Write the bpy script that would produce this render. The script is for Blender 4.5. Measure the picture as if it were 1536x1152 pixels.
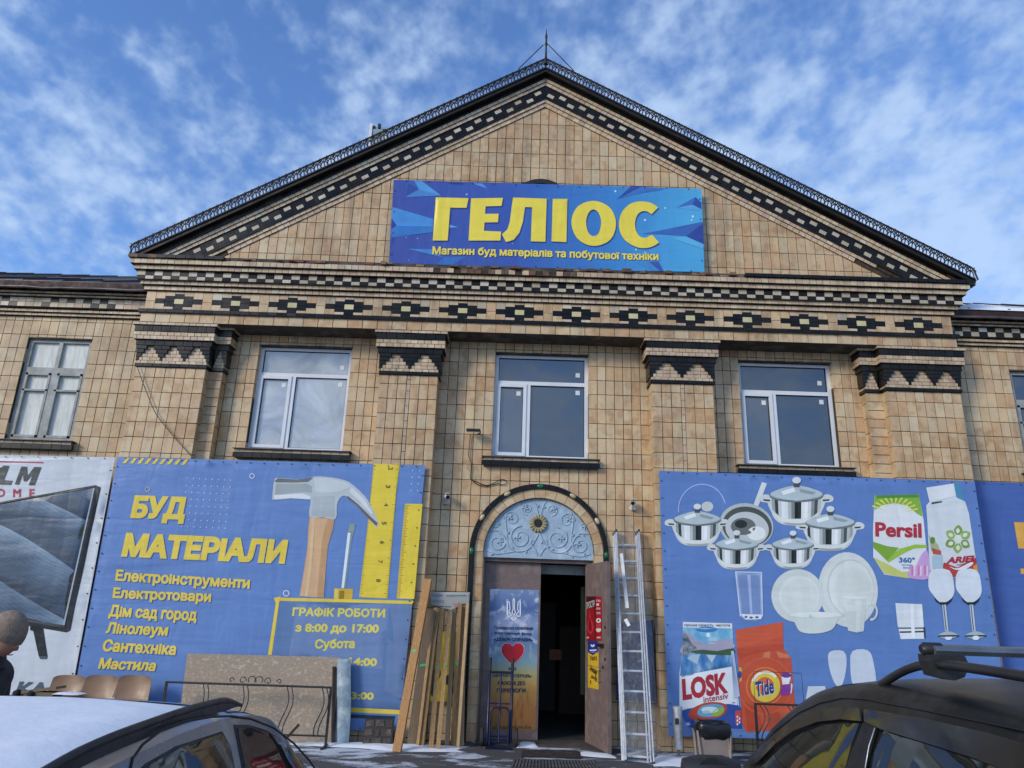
import bpy, bmesh, math, random
import numpy as np
from mathutils import Vector, Matrix, noise, geometry

EXPO = 0.29
SKY_STR = 0.13
SUN_E = 1.9
SKY_TINT = (0.84, 1.12, 1.56)
CLOUD_LO = (2.4, 3.4, 5.1)
CLOUD_HI = (3.4, 4.5, 6.2)

for o in list(bpy.data.objects):
    bpy.data.objects.remove(o)
SC = bpy.context.scene
COL = SC.collection
RN = random.Random(11)

# ---------------------------------------------------------------- camera
PIT, ROL, YAW, FPX = 0.30518021, 0.03354569, -0.00399095, 1110.0
CAM = Vector((-0.45, -10.8, 1.62))
_cp, _sp = math.cos(PIT), math.sin(PIT)
_fw = Vector((math.sin(YAW) * _cp, math.cos(YAW) * _cp, _sp))
_r = Vector((math.cos(YAW), -math.sin(YAW), 0))
_u = _r.cross(_fw)
_rr = _r * math.cos(ROL) + _u * math.sin(ROL)
_uu = _u * math.cos(ROL) - _r * math.sin(ROL)
cam = bpy.data.cameras.new('camera')
cam.sensor_width = 36
cam.lens = 36 * FPX / 1536
cam.clip_start = 0.05
cam.clip_end = 3000
camo = bpy.data.objects.new('camera', cam)
COL.objects.link(camo)
M = Matrix((_rr, _uu, -_fw)).transposed().to_4x4()
M.translation = CAM
camo.matrix_world = M
SC.camera = camo

# ---------------------------------------------------------------- world, sun, exposure
SUN_EL, SUN_AZ = math.radians(24), math.radians(229)      # azimuth clockwise from +Y
SC.view_settings.view_transform = 'Standard'
SC.view_settings.look = 'None'
SC.view_settings.gamma = 1
SC.view_settings.use_curve_mapping = False
SC.view_settings.exposure = EXPO
W = bpy.data.worlds.new('World')
SC.world = W
W.use_nodes = True
nt = W.node_tree
nt.nodes.clear()


def N(tree, typ, **kw):
    n = tree.nodes.new(typ)
    for k, v in kw.items():
        setattr(n, k, v)
    return n


def mathn(tree, op, a, b=None, clamp=False):
    n = N(tree, 'ShaderNodeMath', operation=op, use_clamp=clamp)
    for i, v in enumerate((a, b)):
        if v is None:
            continue
        if isinstance(v, (int, float)):
            n.inputs[i].default_value = v
        else:
            tree.links.new(v, n.inputs[i])
    return n.outputs[0]


def mixc(tree, fac, a, b, blend='MIX'):
    n = N(tree, 'ShaderNodeMix', data_type='RGBA', blend_type=blend)
    for key, v in (('Factor', fac), ('A', a), ('B', b)):
        s = [i for i in n.inputs if i.name == key and (i.type == 'VALUE' if key == 'Factor' else i.type == 'RGBA')][0]
        if hasattr(v, 'links'):
            tree.links.new(v, s)
        elif key == 'Factor':
            s.default_value = v
        else:
            s.default_value = (*v[:3], 1)
    return [o for o in n.outputs if o.type == 'RGBA'][0]


def ramp(tree, fac, stops, interp='LINEAR'):
    n = N(tree, 'ShaderNodeValToRGB')
    cr = n.color_ramp
    cr.interpolation = interp
    while len(cr.elements) < len(stops):
        cr.elements.new(0.5)
    for e, (p, c) in zip(cr.elements, stops):
        e.position = p
        e.color = (*c, 1) if hasattr(c, '__len__') else (c, c, c, 1)
    tree.links.new(fac, n.inputs[0])
    return n.outputs[0]


def noisen(tree, vec, scale, detail=4, rough=0.55, dist=0.0, w=None):
    n = N(tree, 'ShaderNodeTexNoise')
    n.inputs['Scale'].default_value = scale
    n.inputs['Detail'].default_value = detail
    n.inputs['Roughness'].default_value = rough
    n.inputs['Distortion'].default_value = dist
    if vec is not None:
        tree.links.new(vec, n.inputs['Vector'])
    return n.outputs[0]


sky = N(nt, 'ShaderNodeTexSky', sky_type='NISHITA', sun_disc=False)
sky.sun_elevation = SUN_EL
sky.sun_rotation = SUN_AZ
sky.air_density = 1.0
sky.dust_density = 0.35
sky.ozone_density = 1.6
tc = N(nt, 'ShaderNodeTexCoord')
sep = N(nt, 'ShaderNodeSeparateXYZ')
nt.links.new(tc.outputs['Generated'], sep.inputs[0])
zz = mathn(nt, 'ADD', mathn(nt, 'MAXIMUM', sep.outputs[2], 0.0), 0.42)
comb = N(nt, 'ShaderNodeCombineXYZ')
nt.links.new(mathn(nt, 'DIVIDE', sep.outputs[0], zz), comb.inputs[0])
nt.links.new(mathn(nt, 'DIVIDE', sep.outputs[1], zz), comb.inputs[1])
comb.inputs[2].default_value = 3.7
mp = N(nt, 'ShaderNodeMapping')
nt.links.new(comb.outputs[0], mp.inputs[0])
mp.inputs['Rotation'].default_value = (0, 0, 0.6)
mp.inputs['Scale'].default_value = (1.1, 0.95, 1.0)
big = noisen(nt, mp.outputs[0], 1.5, 3, 0.5, 0.4)
mid = noisen(nt, mp.outputs[0], 15.0, 4, 0.5, 0.1)
fine = noisen(nt, mp.outputs[0], 38.0, 3, 0.5, 0.1)
# broken high cloud: broad patches cut into small flakes, banks stacking up towards the horizon
cl = mathn(nt, 'ADD', mathn(nt, 'MULTIPLY', big, 1.15), mathn(nt, 'MULTIPLY', mid, 0.62))
cl = mathn(nt, 'ADD', cl, mathn(nt, 'MULTIPLY', fine, 0.50))
low = mathn(nt, 'SUBTRACT', 1.0, mathn(nt, 'MULTIPLY', sep.outputs[2], 1.3), True)
cl = mathn(nt, 'ADD', cl, mathn(nt, 'MULTIPLY', low, 0.46))
cov = N(nt, 'ShaderNodeMapRange', interpolation_type='SMOOTHSTEP')
nt.links.new(cl, cov.inputs[0])
cov.inputs[1].default_value = 1.05
cov.inputs[2].default_value = 1.52
covo = cov.outputs[0]
cloudcol = ramp(nt, mid, [(0.32, CLOUD_LO), (0.62, CLOUD_HI)])
skyc = mixc(nt, 1.0, sky.outputs[0], SKY_TINT, 'MULTIPLY')
final = mixc(nt, mathn(nt, 'MULTIPLY', covo, 0.80), skyc, cloudcol)
bg = N(nt, 'ShaderNodeBackground')
bg.inputs[1].default_value = SKY_STR
nt.links.new(final, bg.inputs[0])
wo = N(nt, 'ShaderNodeOutputWorld')
nt.links.new(bg.outputs[0], wo.inputs[0])

sun = bpy.data.lights.new('sun', 'SUN')
sun.energy = SUN_E
sun.angle = math.radians(16)
sun.color = (1.0, 0.90, 0.76)
suno = bpy.data.objects.new('sun', sun)
COL.objects.link(suno)
sd = Vector((math.sin(SUN_AZ) * math.cos(SUN_EL), math.cos(SUN_AZ) * math.cos(SUN_EL), math.sin(SUN_EL)))
suno.rotation_euler = sd.to_track_quat('Z', 'Y').to_euler()
suno.location = (-20, -30, 30)
# ---------------------------------------------------------------- helpers
def ray(px, py):
    return _rr * (px - 768) - _uu * (py - 576) + _fw * FPX


def at(px, py, Y=0.0):
    """building coordinates (x, z) of a measured photo point lying on the vertical plane y=Y"""
    d = ray(px, py)
    t = (Y - CAM.y) / d.y
    return (CAM.x + d.x * t, CAM.z + d.z * t)


def atz(px, py, z):
    d = ray(px, py)
    t = (z - CAM.z) / d.z
    return (CAM.x + d.x * t, CAM.y + d.y * t)


def lin(h):
    h = h.lstrip('#')
    return tuple(((int(h[i:i + 2], 16) / 255) ** 2.2) for i in (0, 2, 4))


def tag(o, label=None, cat=None, group=None, kind=None):
    if label: o['label'] = label
    if cat: o['category'] = cat
    if group: o['group'] = group
    if kind: o['kind'] = kind
    return o


WM = {}


def empty(name, loc=(0, 0, 0), rz=0.0):
    o = bpy.data.objects.new(name, None)
    WM[o.name] = Matrix.Translation(Vector(loc)) @ Matrix.Rotation(rz, 4, 'Z')
    COL.objects.link(o)
    o.location = loc
    o.rotation_euler = (0, 0, rz)
    o.empty_display_size = 0.2
    return o


def child(o, parent):
    o.parent = parent
    return o


class MB:
    """collects geometry and links it as ONE mesh object"""
    def __init__(s):
        s.v = []; s.f = []; s.m = []; s.r = []; s.sm = []

    def add(s, verts, faces, mi=0, rnd=0.0, smooth=False):
        b = len(s.v)
        s.v.extend([tuple(v) for v in verts])
        for f in faces:
            s.f.append(tuple(b + i for i in f))
            s.m.append(mi); s.r.append(rnd); s.sm.append(smooth)
        return s

    def box(s, c, d, mi=0, rot=None, rnd=0.0):
        x, y, z = d[0] / 2, d[1] / 2, d[2] / 2
        vs = [Vector((a * x, b * y, e * z)) for a in (-1, 1) for b in (-1, 1) for e in (-1, 1)]
        if rot is not None:
            vs = [rot @ v for v in vs]
        vs = [v + Vector(c) for v in vs]
        s.add(vs, [(0, 1, 3, 2), (4, 6, 7, 5), (0, 4, 5, 1), (2, 3, 7, 6), (0, 2, 6, 4), (1, 5, 7, 3)], mi, rnd)
        return s

    def bx(s, x0, x1, y0, y1, z0, z1, mi=0, rnd=0.0):
        return s.box(((x0 + x1) / 2, (y0 + y1) / 2, (z0 + z1) / 2), (abs(x1 - x0), abs(y1 - y0), abs(z1 - z0)), mi, None, rnd)

    def matbox(s, m4, mi=0, rnd=0.0):
        vs = [m4 @ Vector((a, b, e)) for a in (-.5, .5) for b in (-.5, .5) for e in (-.5, .5)]
        s.add(vs, [(0, 1, 3, 2), (4, 6, 7, 5), (0, 4, 5, 1), (2, 3, 7, 6), (0, 2, 6, 4), (1, 5, 7, 3)], mi, rnd)
        return s

    def bar(s, a, b, w, h, mi=0, up=(0, 0, 1)):
        a, b = Vector(a), Vector(b)
        d = (b - a)
        L = d.length
        d.normalize()
        sidev = d.cross(Vector(up))
        if sidev.length < 1e-4:
            sidev = d.cross(Vector((0, 1, 0)))
        sidev.normalize()
        upv = sidev.cross(d)
        m = Matrix((d * L, sidev * w, upv * h)).transposed().to_4x4()
        m.translation = (a + b) / 2
        return s.matbox(m, mi)

    def tube(s, pts, r, n=8, mi=0, smooth=True, caps=True, closed=False):
        pts = [Vector(p) for p in pts]
        k = len(pts)
        rs = r if hasattr(r, '__len__') else [r] * k
        vs = []
        prev = None
        for i, p in enumerate(pts):
            if closed:
                d = pts[(i + 1) % k] - pts[i - 1]
            else:
                d = pts[min(i + 1, k - 1)] - pts[max(i - 1, 0)]
            d.normalize()
            if prev is None:
                ref = Vector((0, 0, 1)) if abs(d.z) < .9 else Vector((1, 0, 0))
                a = d.cross(ref).normalized()
            else:
                a = (prev - d * prev.dot(d)).normalized()
            prev = a
            b = d.cross(a)
            for j in range(n):
                t = 2 * math.pi * j / n
                vs.append(p + (a * math.cos(t) + b * math.sin(t)) * rs[i])
        fs = []
        for i in range(k if closed else k - 1):
            i2 = (i + 1) % k
            for j in range(n):
                fs.append((i * n + j, i * n + (j + 1) % n, i2 * n + (j + 1) % n, i2 * n + j))
        s.add(vs, fs, mi, 0, smooth)
        if caps and not closed:
            s.add([vs[j] for j in range(n)], [tuple(range(n - 1, -1, -1))], mi)
            s.add([vs[(k - 1) * n + j] for j in range(n)], [tuple(range(n))], mi)
        return s

    def lathe(s, c, prof, n=16, mi=0, axis='z', smooth=True):
        vs = []
        for r, h in prof:
            for j in range(n):
                t = 2 * math.pi * j / n
                if axis == 'z': v = (r * math.cos(t), r * math.sin(t), h)
                elif axis == 'y': v = (r * math.cos(t), h, r * math.sin(t))
                else: v = (h, r * math.cos(t), r * math.sin(t))
                vs.append(Vector(v) + Vector(c))
        fs = []
        for i in range(len(prof) - 1):
            for j in range(n):
                fs.append((i * n + j, i * n + (j + 1) % n, (i + 1) * n + (j + 1) % n, (i + 1) * n + j))
        s.add(vs, fs, mi, 0, smooth)
        s.add(vs[:n], [tuple(range(n - 1, -1, -1))], mi)
        s.add(vs[-n:], [tuple(range(n))], mi)
        return s

    def prism(s, poly, m4, d0, d1, mi=0, rnd=0.0):
        """poly in local (x,y) of m4, extruded along local z from d0 to d1"""
        n = len(poly)
        a = [m4 @ Vector((x, y, d0)) for x, y in poly]
        b = [m4 @ Vector((x, y, d1)) for x, y in poly]
        s.add(a + b, [tuple(range(n - 1, -1, -1)), tuple(range(n, 2 * n))] + [(i, (i + 1) % n, n + (i + 1) % n, n + i) for i in range(n)], mi, rnd)
        return s

    def build(s, name, mats, parent=None, origin=(0, 0, 0), recalc=True, sharp=None, local=False):
        if not isinstance(mats, (list, tuple)):
            mats = [mats]
        me = bpy.data.meshes.new(name)
        O = Vector(origin)
        me.from_pydata([Vector(v) - O for v in s.v] if O.length > 0 else s.v, [], s.f)
        for m in mats:
            me.materials.append(m)
        me.polygons.foreach_set('material_index', s.m)
        me.polygons.foreach_set('use_smooth', s.sm)
        if any(s.r):
            at_ = me.attributes.new('rnd', 'FLOAT', 'FACE')
            at_.data.foreach_set('value', s.r)
        me.update()
        if recalc:
            bm = bmesh.new(); bm.from_mesh(me)
            bmesh.ops.recalc_face_normals(bm, faces=bm.faces)
            bm.to_mesh(me); bm.free()
        if sharp is not None:
            me.set_sharp_from_angle(angle=math.radians(sharp))
        o = bpy.data.objects.new(name, me)
        COL.objects.link(o)
        WM[o.name] = Matrix.Translation(O) if parent is None else Matrix.Identity(4)
        if parent is not None:
            o.parent = parent
            if not local and parent.name in WM:
                o.matrix_parent_inverse = WM[parent.name].inverted()
        elif O.length > 0:
            o.location = O
        return o


def thingmesh(mb, name, mats, label, cat, origin=(0, 0, 0), group=None, **kw):
    o = mb.build(name, mats, None, origin, **kw)
    return tag(o, label, cat, group)


# ---------------------------------------------------------------- materials
MATS = {}


def base_mat(name):
    m = bpy.data.materials.new(name)
    m.use_nodes = True
    t = m.node_tree
    b = t.nodes['Principled BSDF']
    return m, t, b


def pmat(name, c1, c2=None, scale=6.0, rough=0.6, metal=0.0, bump=0.0, bscale=None, spec=0.5, detail=5, alpha=None, stretch=None, rvar=0.12, coat=0.0, c3=None):
    """principled with a two/three-colour noise in world position, varied roughness and a fine bump"""
    if name in MATS:
        return MATS[name]
    m, t, b = base_mat(name)
    g = N(t, 'ShaderNodeNewGeometry')
    vec = g.outputs['Position']
    if stretch:
        mpn = N(t, 'ShaderNodeMapping')
        mpn.inputs['Scale'].default_value = stretch
        t.links.new(vec, mpn.inputs[0])
        vec = mpn.outputs[0]
    nz = noisen(t, vec, scale, detail)
    if c2 is None:
        c2 = tuple(min(1, x * 0.82) for x in c1)
    st = [(0.32, c1), (0.68, c2)]
    if c3:
        st = [(0.3, c1), (0.5, c2), (0.72, c3)]
    t.links.new(ramp(t, nz, st), b.inputs['Base Color'])
    rr = N(t, 'ShaderNodeMapRange')
    t.links.new(noisen(t, vec, scale * 2.3, 3), rr.inputs[0])
    rr.inputs[1].default_value = 0.3
    rr.inputs[2].default_value = 0.7
    rr.inputs[3].default_value = max(0.02, rough - rvar)
    rr.inputs[4].default_value = min(1, rough + rvar)
    t.links.new(rr.outputs[0], b.inputs['Roughness'])
    b.inputs['Metallic'].default_value = metal
    b.inputs['Specular IOR Level'].default_value = spec
    if coat:
        b.inputs['Coat Weight'].default_value = coat
        b.inputs['Coat Roughness'].default_value = 0.06
    if alpha is not None:
        b.inputs['Alpha'].default_value = alpha
    if bump:
        bn = N(t, 'ShaderNodeBump')
        bn.inputs['Strength'].default_value = min(1, bump)
        bn.inputs['Distance'].default_value = 0.004
        t.links.new(noisen(t, vec, bscale or scale * 8, 4), bn.inputs['Height'])
        t.links.new(bn.outputs[0], b.inputs['Normal'])
    MATS[name] = m
    return m


def tile_mat(name, cols, rough, blotch=None, bscale=7.0, bump=0.25, spec=0.5, grime=0.35, amt=0.6, rvar=0.15, under=None):
    """ceramic: each piece its own tone, burnt cloudy patches, grime; relief in the glaze"""
    m, t, b = base_mat(name)
    oi = N(t, 'ShaderNodeObjectInfo')
    a = N(t, 'ShaderNodeAttribute', attribute_name='rnd')
    rnd = mathn(t, 'FRACT', mathn(t, 'ADD', oi.outputs['Random'], a.outputs['Fac']))
    k = len(cols)
    col = ramp(t, rnd, [(i / k, c) for i, c in enumerate(cols)], 'LINEAR')
    g = N(t, 'ShaderNodeNewGeometry')
    off = N(t, 'ShaderNodeVectorMath', operation='ADD')
    cx = N(t, 'ShaderNodeCombineXYZ')
    t.links.new(mathn(t, 'MULTIPLY', rnd, 3.0), cx.inputs[1])
    t.links.new(g.outputs['Position'], off.inputs[0])
    t.links.new(cx.outputs[0], off.inputs[1])
    if blotch:
        bz = noisen(t, off.outputs[0], bscale, 2, 0.5)
        reg = noisen(t, g.outputs['Position'], 0.9, 2, 0.5)
        row = N(t, 'ShaderNodeMapping')
        row.inputs['Scale'].default_value = (0.25, 0.25, 4.4)
        t.links.new(g.outputs['Position'], row.inputs[0])
        rowz = noisen(t, row.outputs[0], 1.0, 1, 0.5)
        f = N(t, 'ShaderNodeMapRange', interpolation_type='SMOOTHSTEP')
        t.links.new(mathn(t, 'ADD', mathn(t, 'ADD', bz, mathn(t, 'MULTIPLY', reg, 0.35)), mathn(t, 'MULTIPLY', rowz, 0.5)), f.inputs[0])
        f.inputs[1].default_value = 0.88
        f.inputs[2].default_value = 1.14
        col = mixc(t, mathn(t, 'MULTIPLY', f.outputs[0], amt), col, blotch)
    gz = noisen(t, g.outputs['Position'], 1.7, 7, 0.65)
    gf = N(t, 'ShaderNodeMapRange')
    t.links.new(gz, gf.inputs[0])
    gf.inputs[1].default_value = 0.42
    gf.inputs[2].default_value = 0.75
    col = mixc(t, mathn(t, 'MULTIPLY', gf.outputs[0], grime), col, (0.10, 0.085, 0.065))
    stm = N(t, 'ShaderNodeMapping')
    stm.inputs['Scale'].default_value = (7, 7, 0.55)
    t.links.new(g.outputs['Position'], stm.inputs[0])
    sf = N(t, 'ShaderNodeMapRange')
    t.links.new(mathn(t, 'MULTIPLY', noisen(t, stm.outputs[0], 1.0, 5, 0.6), mathn(t, 'ADD', noisen(t, g.outputs['Position'], 0.45, 3), 0.55)), sf.inputs[0])
    sf.inputs[1].default_value = 0.54
    sf.inputs[2].default_value = 0.80
    col = mixc(t, mathn(t, 'MULTIPLY', sf.outputs[0], grime * 1.1), col, (0.075, 0.062, 0.048))
    fz = noisen(t, g.outputs['Position'], 60, 4, 0.7)
    col = mixc(t, 0.16, col, ramp(t, fz, [(0.35, (0.12, 0.10, 0.08)), (0.65, (0.9, 0.85, 0.75))]), 'OVERLAY')
    t.links.new(col, b.inputs['Base Color'])
    rr = N(t, 'ShaderNodeMapRange')
    t.links.new(gz, rr.inputs[0])
    rr.inputs[1].default_value = 0.35
    rr.inputs[2].default_value = 0.7
    rr.inputs[3].default_value = max(0.04, rough - rvar)
    rr.inputs[4].default_value = min(1, rough + rvar)
    t.links.new(rr.outputs[0], b.inputs['Roughness'])
    b.inputs['Specular IOR Level'].default_value = spec
    bn = N(t, 'ShaderNodeBump')
    bn.inputs['Strength'].default_value = bump
    bn.inputs['Distance'].default_value = 0.003
    t.links.new(noisen(t, off.outputs[0], 22, 5, 0.65), bn.inputs['Height'])
    t.links.new(bn.outputs[0], b.inputs['Normal'])
    return m


TILE = tile_mat('field_tile', [lin('d6bc94'), lin('cdb38b'), lin('cdab80'), lin('d5c19c'), lin('c6a983'), lin('d7b88e'), lin('cbb794'), lin('caa67d')], 0.46, lin('ab7c48'), 7.0, amt=0.52, grime=0.36)
TILEG = tile_mat('weathered_tile', [lin('c8b08a'), lin('bda27a'), lin('b79872'), lin('cbb690'), lin('b39d7c'), lin('c2a67c')], 0.5, lin('9a7350'), 6.0, amt=0.4, grime=0.35)  # greyer mix of the field tile for the left wing
BRICK = tile_mat('cream_brick', [lin('d6c09c'), lin('cab290'), lin('c2a686'), lin('dccaa9'), lin('cdb198')], 0.55, lin('9f8365'), 9.0, amt=0.35, grime=0.35)
DARK = tile_mat('dark_glazed_tile', [lin('121314'), lin('1a1918'), lin('1d1917'), lin('101415'), lin('16161b')], 0.26, None, bump=0.15, grime=0.12, rvar=0.08, spec=.25)
DARKW = tile_mat('sky_sheen_dark_tile', [lin('2b2a27'), lin('222120'), lin('292623'), lin('302d29')], 0.34, None, bump=0.15, grime=0.15, spec=.3)  # greyer copy of the dark tile, sky reflection put into the colour
YEL = tile_mat('yellow_tile', [lin('d6cd9c'), lin('cbc08c')], 0.4, None, grime=0.2)
PALE = tile_mat('pale_tile', [lin('cbbfa8'), lin('beb096'), lin('d0c5b0'), lin('b5a68c')], 0.45, None, grime=0.35)
RUIN = tile_mat('broken_brick', [lin('8b7058'), lin('6d5646'), lin('9c8066'), lin('5a4236'), lin('75503f')], 0.85, lin('4a3528'), 14.0, bump=0.9, grime=0.6)
GROUT = pmat('grout', lin('4f4132'), lin('332a20'), 9, 0.9, bump=0.4)
GROUTD = pmat('dark_grout', lin('6f6b62'), lin('45423c'), 9, 0.9, bump=0.4)
CEM = pmat('grey_cement', lin('6b645b'), lin('3f3a34'), 3, 0.9, bump=0.6, c3=lin('54504a'))
MK = {'tile': TILE, 'tileg': TILEG, 'brick': BRICK, 'dark': DARK, 'darkw': DARKW, 'yellow': YEL, 'pale': PALE, 'ruin': RUIN}

# ---------------------------------------------------------------- pieces: tiles and bricks, one object each up to the limit
PIECES = []


class Frame:
    def __init__(s, o, u, v, n):
        s.o, s.u, s.v, s.n = Vector(o), Vector(u).normalized(), Vector(v).normalized(), Vector(n).normalized()

    def p(s, a, b, c=0.0):
        return s.o + s.u * a + s.v * b + s.n * c


def piece(fr, u0, u1, v0, v1, mk, kind, bld, parent, gap=0.009, th=0.016, jit=0.0024, prio=0.0, n0=0.0):
    if u1 - u0 < gap * 2.2 or v1 - v0 < gap * 2.2:
        return
    gap = gap * RN.uniform(.75, 1.35)
    du, dv = u1 - u0 - gap, v1 - v0 - gap
    j = RN.uniform(-jit, jit)
    c = fr.p((u0 + u1) / 2, (v0 + v1) / 2, n0 - th / 2 + j)
    tu, tv = RN.uniform(-1, 1) * jit * 3.0, RN.uniform(-1, 1) * jit * 3.0
    n2 = (fr.n + fr.u * tu + fr.v * tv).normalized()
    m = Matrix((fr.u * du, fr.v * dv, n2 * th)).transposed().to_4x4()
    m.translation = c
    PIECES.append((kind, mk, m, bld, parent, (c - CAM).length + prio, du * dv))


def grid(fr, us, vs, mk, kind, bld, parent, holes=(), keep=None, **kw):
    """cells between the lines us x vs; holes are (u0,u1,v0,v1) that cut the cells back"""
    for i in range(len(us) - 1):
        for j in range(len(vs) - 1):
            c = [us[i], us[i + 1], vs[j], vs[j + 1]]
            for h in holes:
                if c is None: break
                if c[0] >= h[1] or c[1] <= h[0] or c[2] >= h[3] or c[3] <= h[2]:
                    continue
                opts = []
                if h[0] > c[0]: opts.append([c[0], h[0], c[2], c[3]])
                if h[1] < c[1]: opts.append([h[1], c[1], c[2], c[3]])
                if h[2] > c[2]: opts.append([c[0], c[1], c[2], h[2]])
                if h[3] < c[3]: opts.append([c[0], c[1], h[3], c[3]])
                opts = [q for q in opts if (q[1] - q[0]) > 0.02 and (q[3] - q[2]) > 0.02]
                c = max(opts, key=lambda q: (q[1] - q[0]) * (q[3] - q[2])) if opts else None
            if c is None or (keep and not keep(c)):
                continue
            k = mk(i, j, c) if callable(mk) else mk
            if k:
                piece(fr, c[0], c[1], c[2], c[3], k, kind, bld, parent, **kw)


def lines(a, b, pitch, phase=None):
    if phase is None:
        n = max(1, round((b - a) / pitch))
        return [a + (b - a) * i / n for i in range(n + 1)]
    k = math.ceil((a - phase) / pitch + 1e-6)
    out = [a]
    while phase + k * pitch < b - 1e-6:
        if phase + k * pitch - out[-1] > 0.03:
            out.append(phase + k * pitch)
        k += 1
    if b - out[-1] < 0.03 and len(out) > 1:
        out[-1] = b
    else:
        out.append(b)
    return out


def in_frame(p, pad=0):
    q = p - CAM
    zc = q.dot(_fw)
    if zc <= 0: return False
    x = 768 + FPX * q.dot(_rr) / zc
    y = 576 - FPX * q.dot(_uu) / zc
    return -pad < x < 1536 + pad and -pad < y < 1152 + pad


UNIT = {}


def unit(mk):
    if mk not in UNIT:
        mb = MB()
        mb.matbox(Matrix.Identity(4))
        me = bpy.data.meshes.new('unit_' + mk)
        me.from_pydata(mb.v, [], mb.f)
        me.materials.append(MK[mk])
        bm = bmesh.new(); bm.from_mesh(me); bmesh.ops.recalc_face_normals(bm, faces=bm.faces); bm.to_mesh(me); bm.free()
        UNIT[mk] = me
    return UNIT[mk]


BANNER_RECTS = []   # (x0,x1,z0,z1) areas covered by cloth: pieces behind are not seen


def flush_pieces():
    """the 300 nearest of each kind on each building become parts; the rest one joined part of kind stuff"""
    by = {}
    for p in PIECES:
        by.setdefault((p[3].name, p[0]), []).append(p)
    for (bn, kind), L in by.items():
        def key(p):
            c = p[2].translation
            d = p[5]
            if not in_frame(c): d += 1000
            for r in BANNER_RECTS:
                if c.y > -0.45 and r[0] < c.x < r[1] and r[2] < c.z < r[3]: d += 1000
            if abs(p[2].col[2].y) < abs(p[2].col[2].x): d += 3     # returns and reveals
            return d
        L.sort(key=key)
        rest = {}
        for i, p in enumerate(L):
            if i < 300 and key(p) < 900:
                o = bpy.data.objects.new(p[0], unit(p[1]))
                COL.objects.link(o)
                o.parent = p[4]
                o.matrix_local = p[2]
            else:
                rest.setdefault(0, []).append(p)
        for _, R in rest.items():
            mb = MB()
            mks = sorted({p[1] for p in R})
            for p in R:
                mb.matbox(p[2], mks.index(p[1]), RN.uniform(0.001, 0.999))
            o = mb.build({'tile': 'tile_cladding', 'dark_tile': 'dark_tile_courses', 'brick': 'brick_courses'}.get(kind, kind + '_rows'), [MK[k] for k in mks], R[0][3], recalc=True)
            o['kind'] = 'stuff'
# ---------------------------------------------------------------- ground
gm, t, b = base_mat('asphalt_with_snow')
g = N(t, 'ShaderNodeNewGeometry')
mpn = N(t, 'ShaderNodeMapping'); mpn.inputs['Scale'].default_value = (0.8, 1.5, 1)
t.links.new(g.outputs['Position'], mpn.inputs[0])
s1 = noisen(t, mpn.outputs[0], 1.6, 9, 0.68, 0.8)
s2 = noisen(t, g.outputs['Position'], 38, 5, 0.7)
f = N(t, 'ShaderNodeMapRange', interpolation_type='SMOOTHSTEP')
t.links.new(mathn(t, 'ADD', s1, mathn(t, 'MULTIPLY', s2, 0.16)), f.inputs[0])
f.inputs[1].default_value = 0.57; f.inputs[2].default_value = 0.68
asp = ramp(t, s2, [(0.3, (0.045, 0.043, 0.042)), (0.7, (0.11, 0.105, 0.10))])
t.links.new(mixc(t, f.outputs[0], asp, (0.62, 0.66, 0.72)), b.inputs['Base Color'])
b.inputs['Roughness'].default_value = 0.75
bn = N(t, 'ShaderNodeBump'); bn.inputs['Distance'].default_value = 0.01; bn.inputs['Strength'].default_value = 0.7
t.links.new(mathn(t, 'ADD', s2, f.outputs[0]), bn.inputs['Height']); t.links.new(bn.outputs[0], b.inputs['Normal'])
GZ = 0.03
mb = MB()
mb.add([(-900, -900, GZ), (900, -900, GZ), (900, 900, GZ), (-900, 900, GZ)], [(0, 1, 2, 3)])
tag(mb.build('ground', gm), kind='structure')
SNOW = pmat('snow', (0.90, 0.92, 0.94), (0.82, 0.85, 0.88), 7, 0.7, bump=0.5, bscale=30, c3=(0.90, 0.91, 0.92))


def mound(pts, h, name='snow', parent=None, seed=0.0, n=3):
    """low uneven heap of snow over an outline given on the ground"""
    pts2 = [Vector(p) for p in pts]
    c = sum(pts2, Vector((0, 0))) / len(pts2)
    mbb = MB()
    rings = 5
    vs = []
    dense = []
    for i in range(len(pts2)):
        a_, b_ = pts2[i], pts2[(i + 1) % len(pts2)]
        for k in range(n):
            q = a_.lerp(b_, k / n)
            q = q + (q - c) * 0.16 * noise.noise(Vector((q.x * 5, q.y * 5, seed)))
            dense.append(q)
    for r_ in range(rings):
        f_ = 1 - r_ / rings
        for q in dense:
            w = c.lerp(q, f_)
            hh = h * (1 - f_ ** 3) * (0.75 + 0.5 * noise.noise(Vector((w.x * 6, w.y * 6, seed + 4))))
            vs.append((w.x, w.y, GZ + 0.002 + max(0, hh)))
    m_ = len(dense)
    vs.append((c.x, c.y, GZ + h))
    fs = [(r_ * m_ + j, r_ * m_ + (j + 1) % m_, (r_ + 1) * m_ + (j + 1) % m_, (r_ + 1) * m_ + j) for r_ in range(rings - 1) for j in range(m_)]
    fs += [((rings - 1) * m_ + j, (rings - 1) * m_ + (j + 1) % m_, rings * m_) for j in range(m_)]
    mbb.add(vs, fs, 0, 0, True)
    return mbb


# ---------------------------------------------------------------- the building
B = tag(empty('shop_building', (0, 0, 0)), 'tiled shop building with a wide gable, dark zigzag capitals and an arched doorway', 'building')
WL = tag(empty('side_wing', (-10, 0, 0)), 'lower tiled wing with an old grey window and brown roof, left of the gable', 'building wing')
WR = tag(empty('side_wing', (10, 0, 0)), 'lower tiled wing with snow heaped on its roof edge, right of the gable', 'building wing')
UX, UZ, UN = (1, 0, 0), (0, 0, 1), (0, -1, 0)


def zof(px, py, Y):
    return at(px, py, Y)[1]


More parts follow.
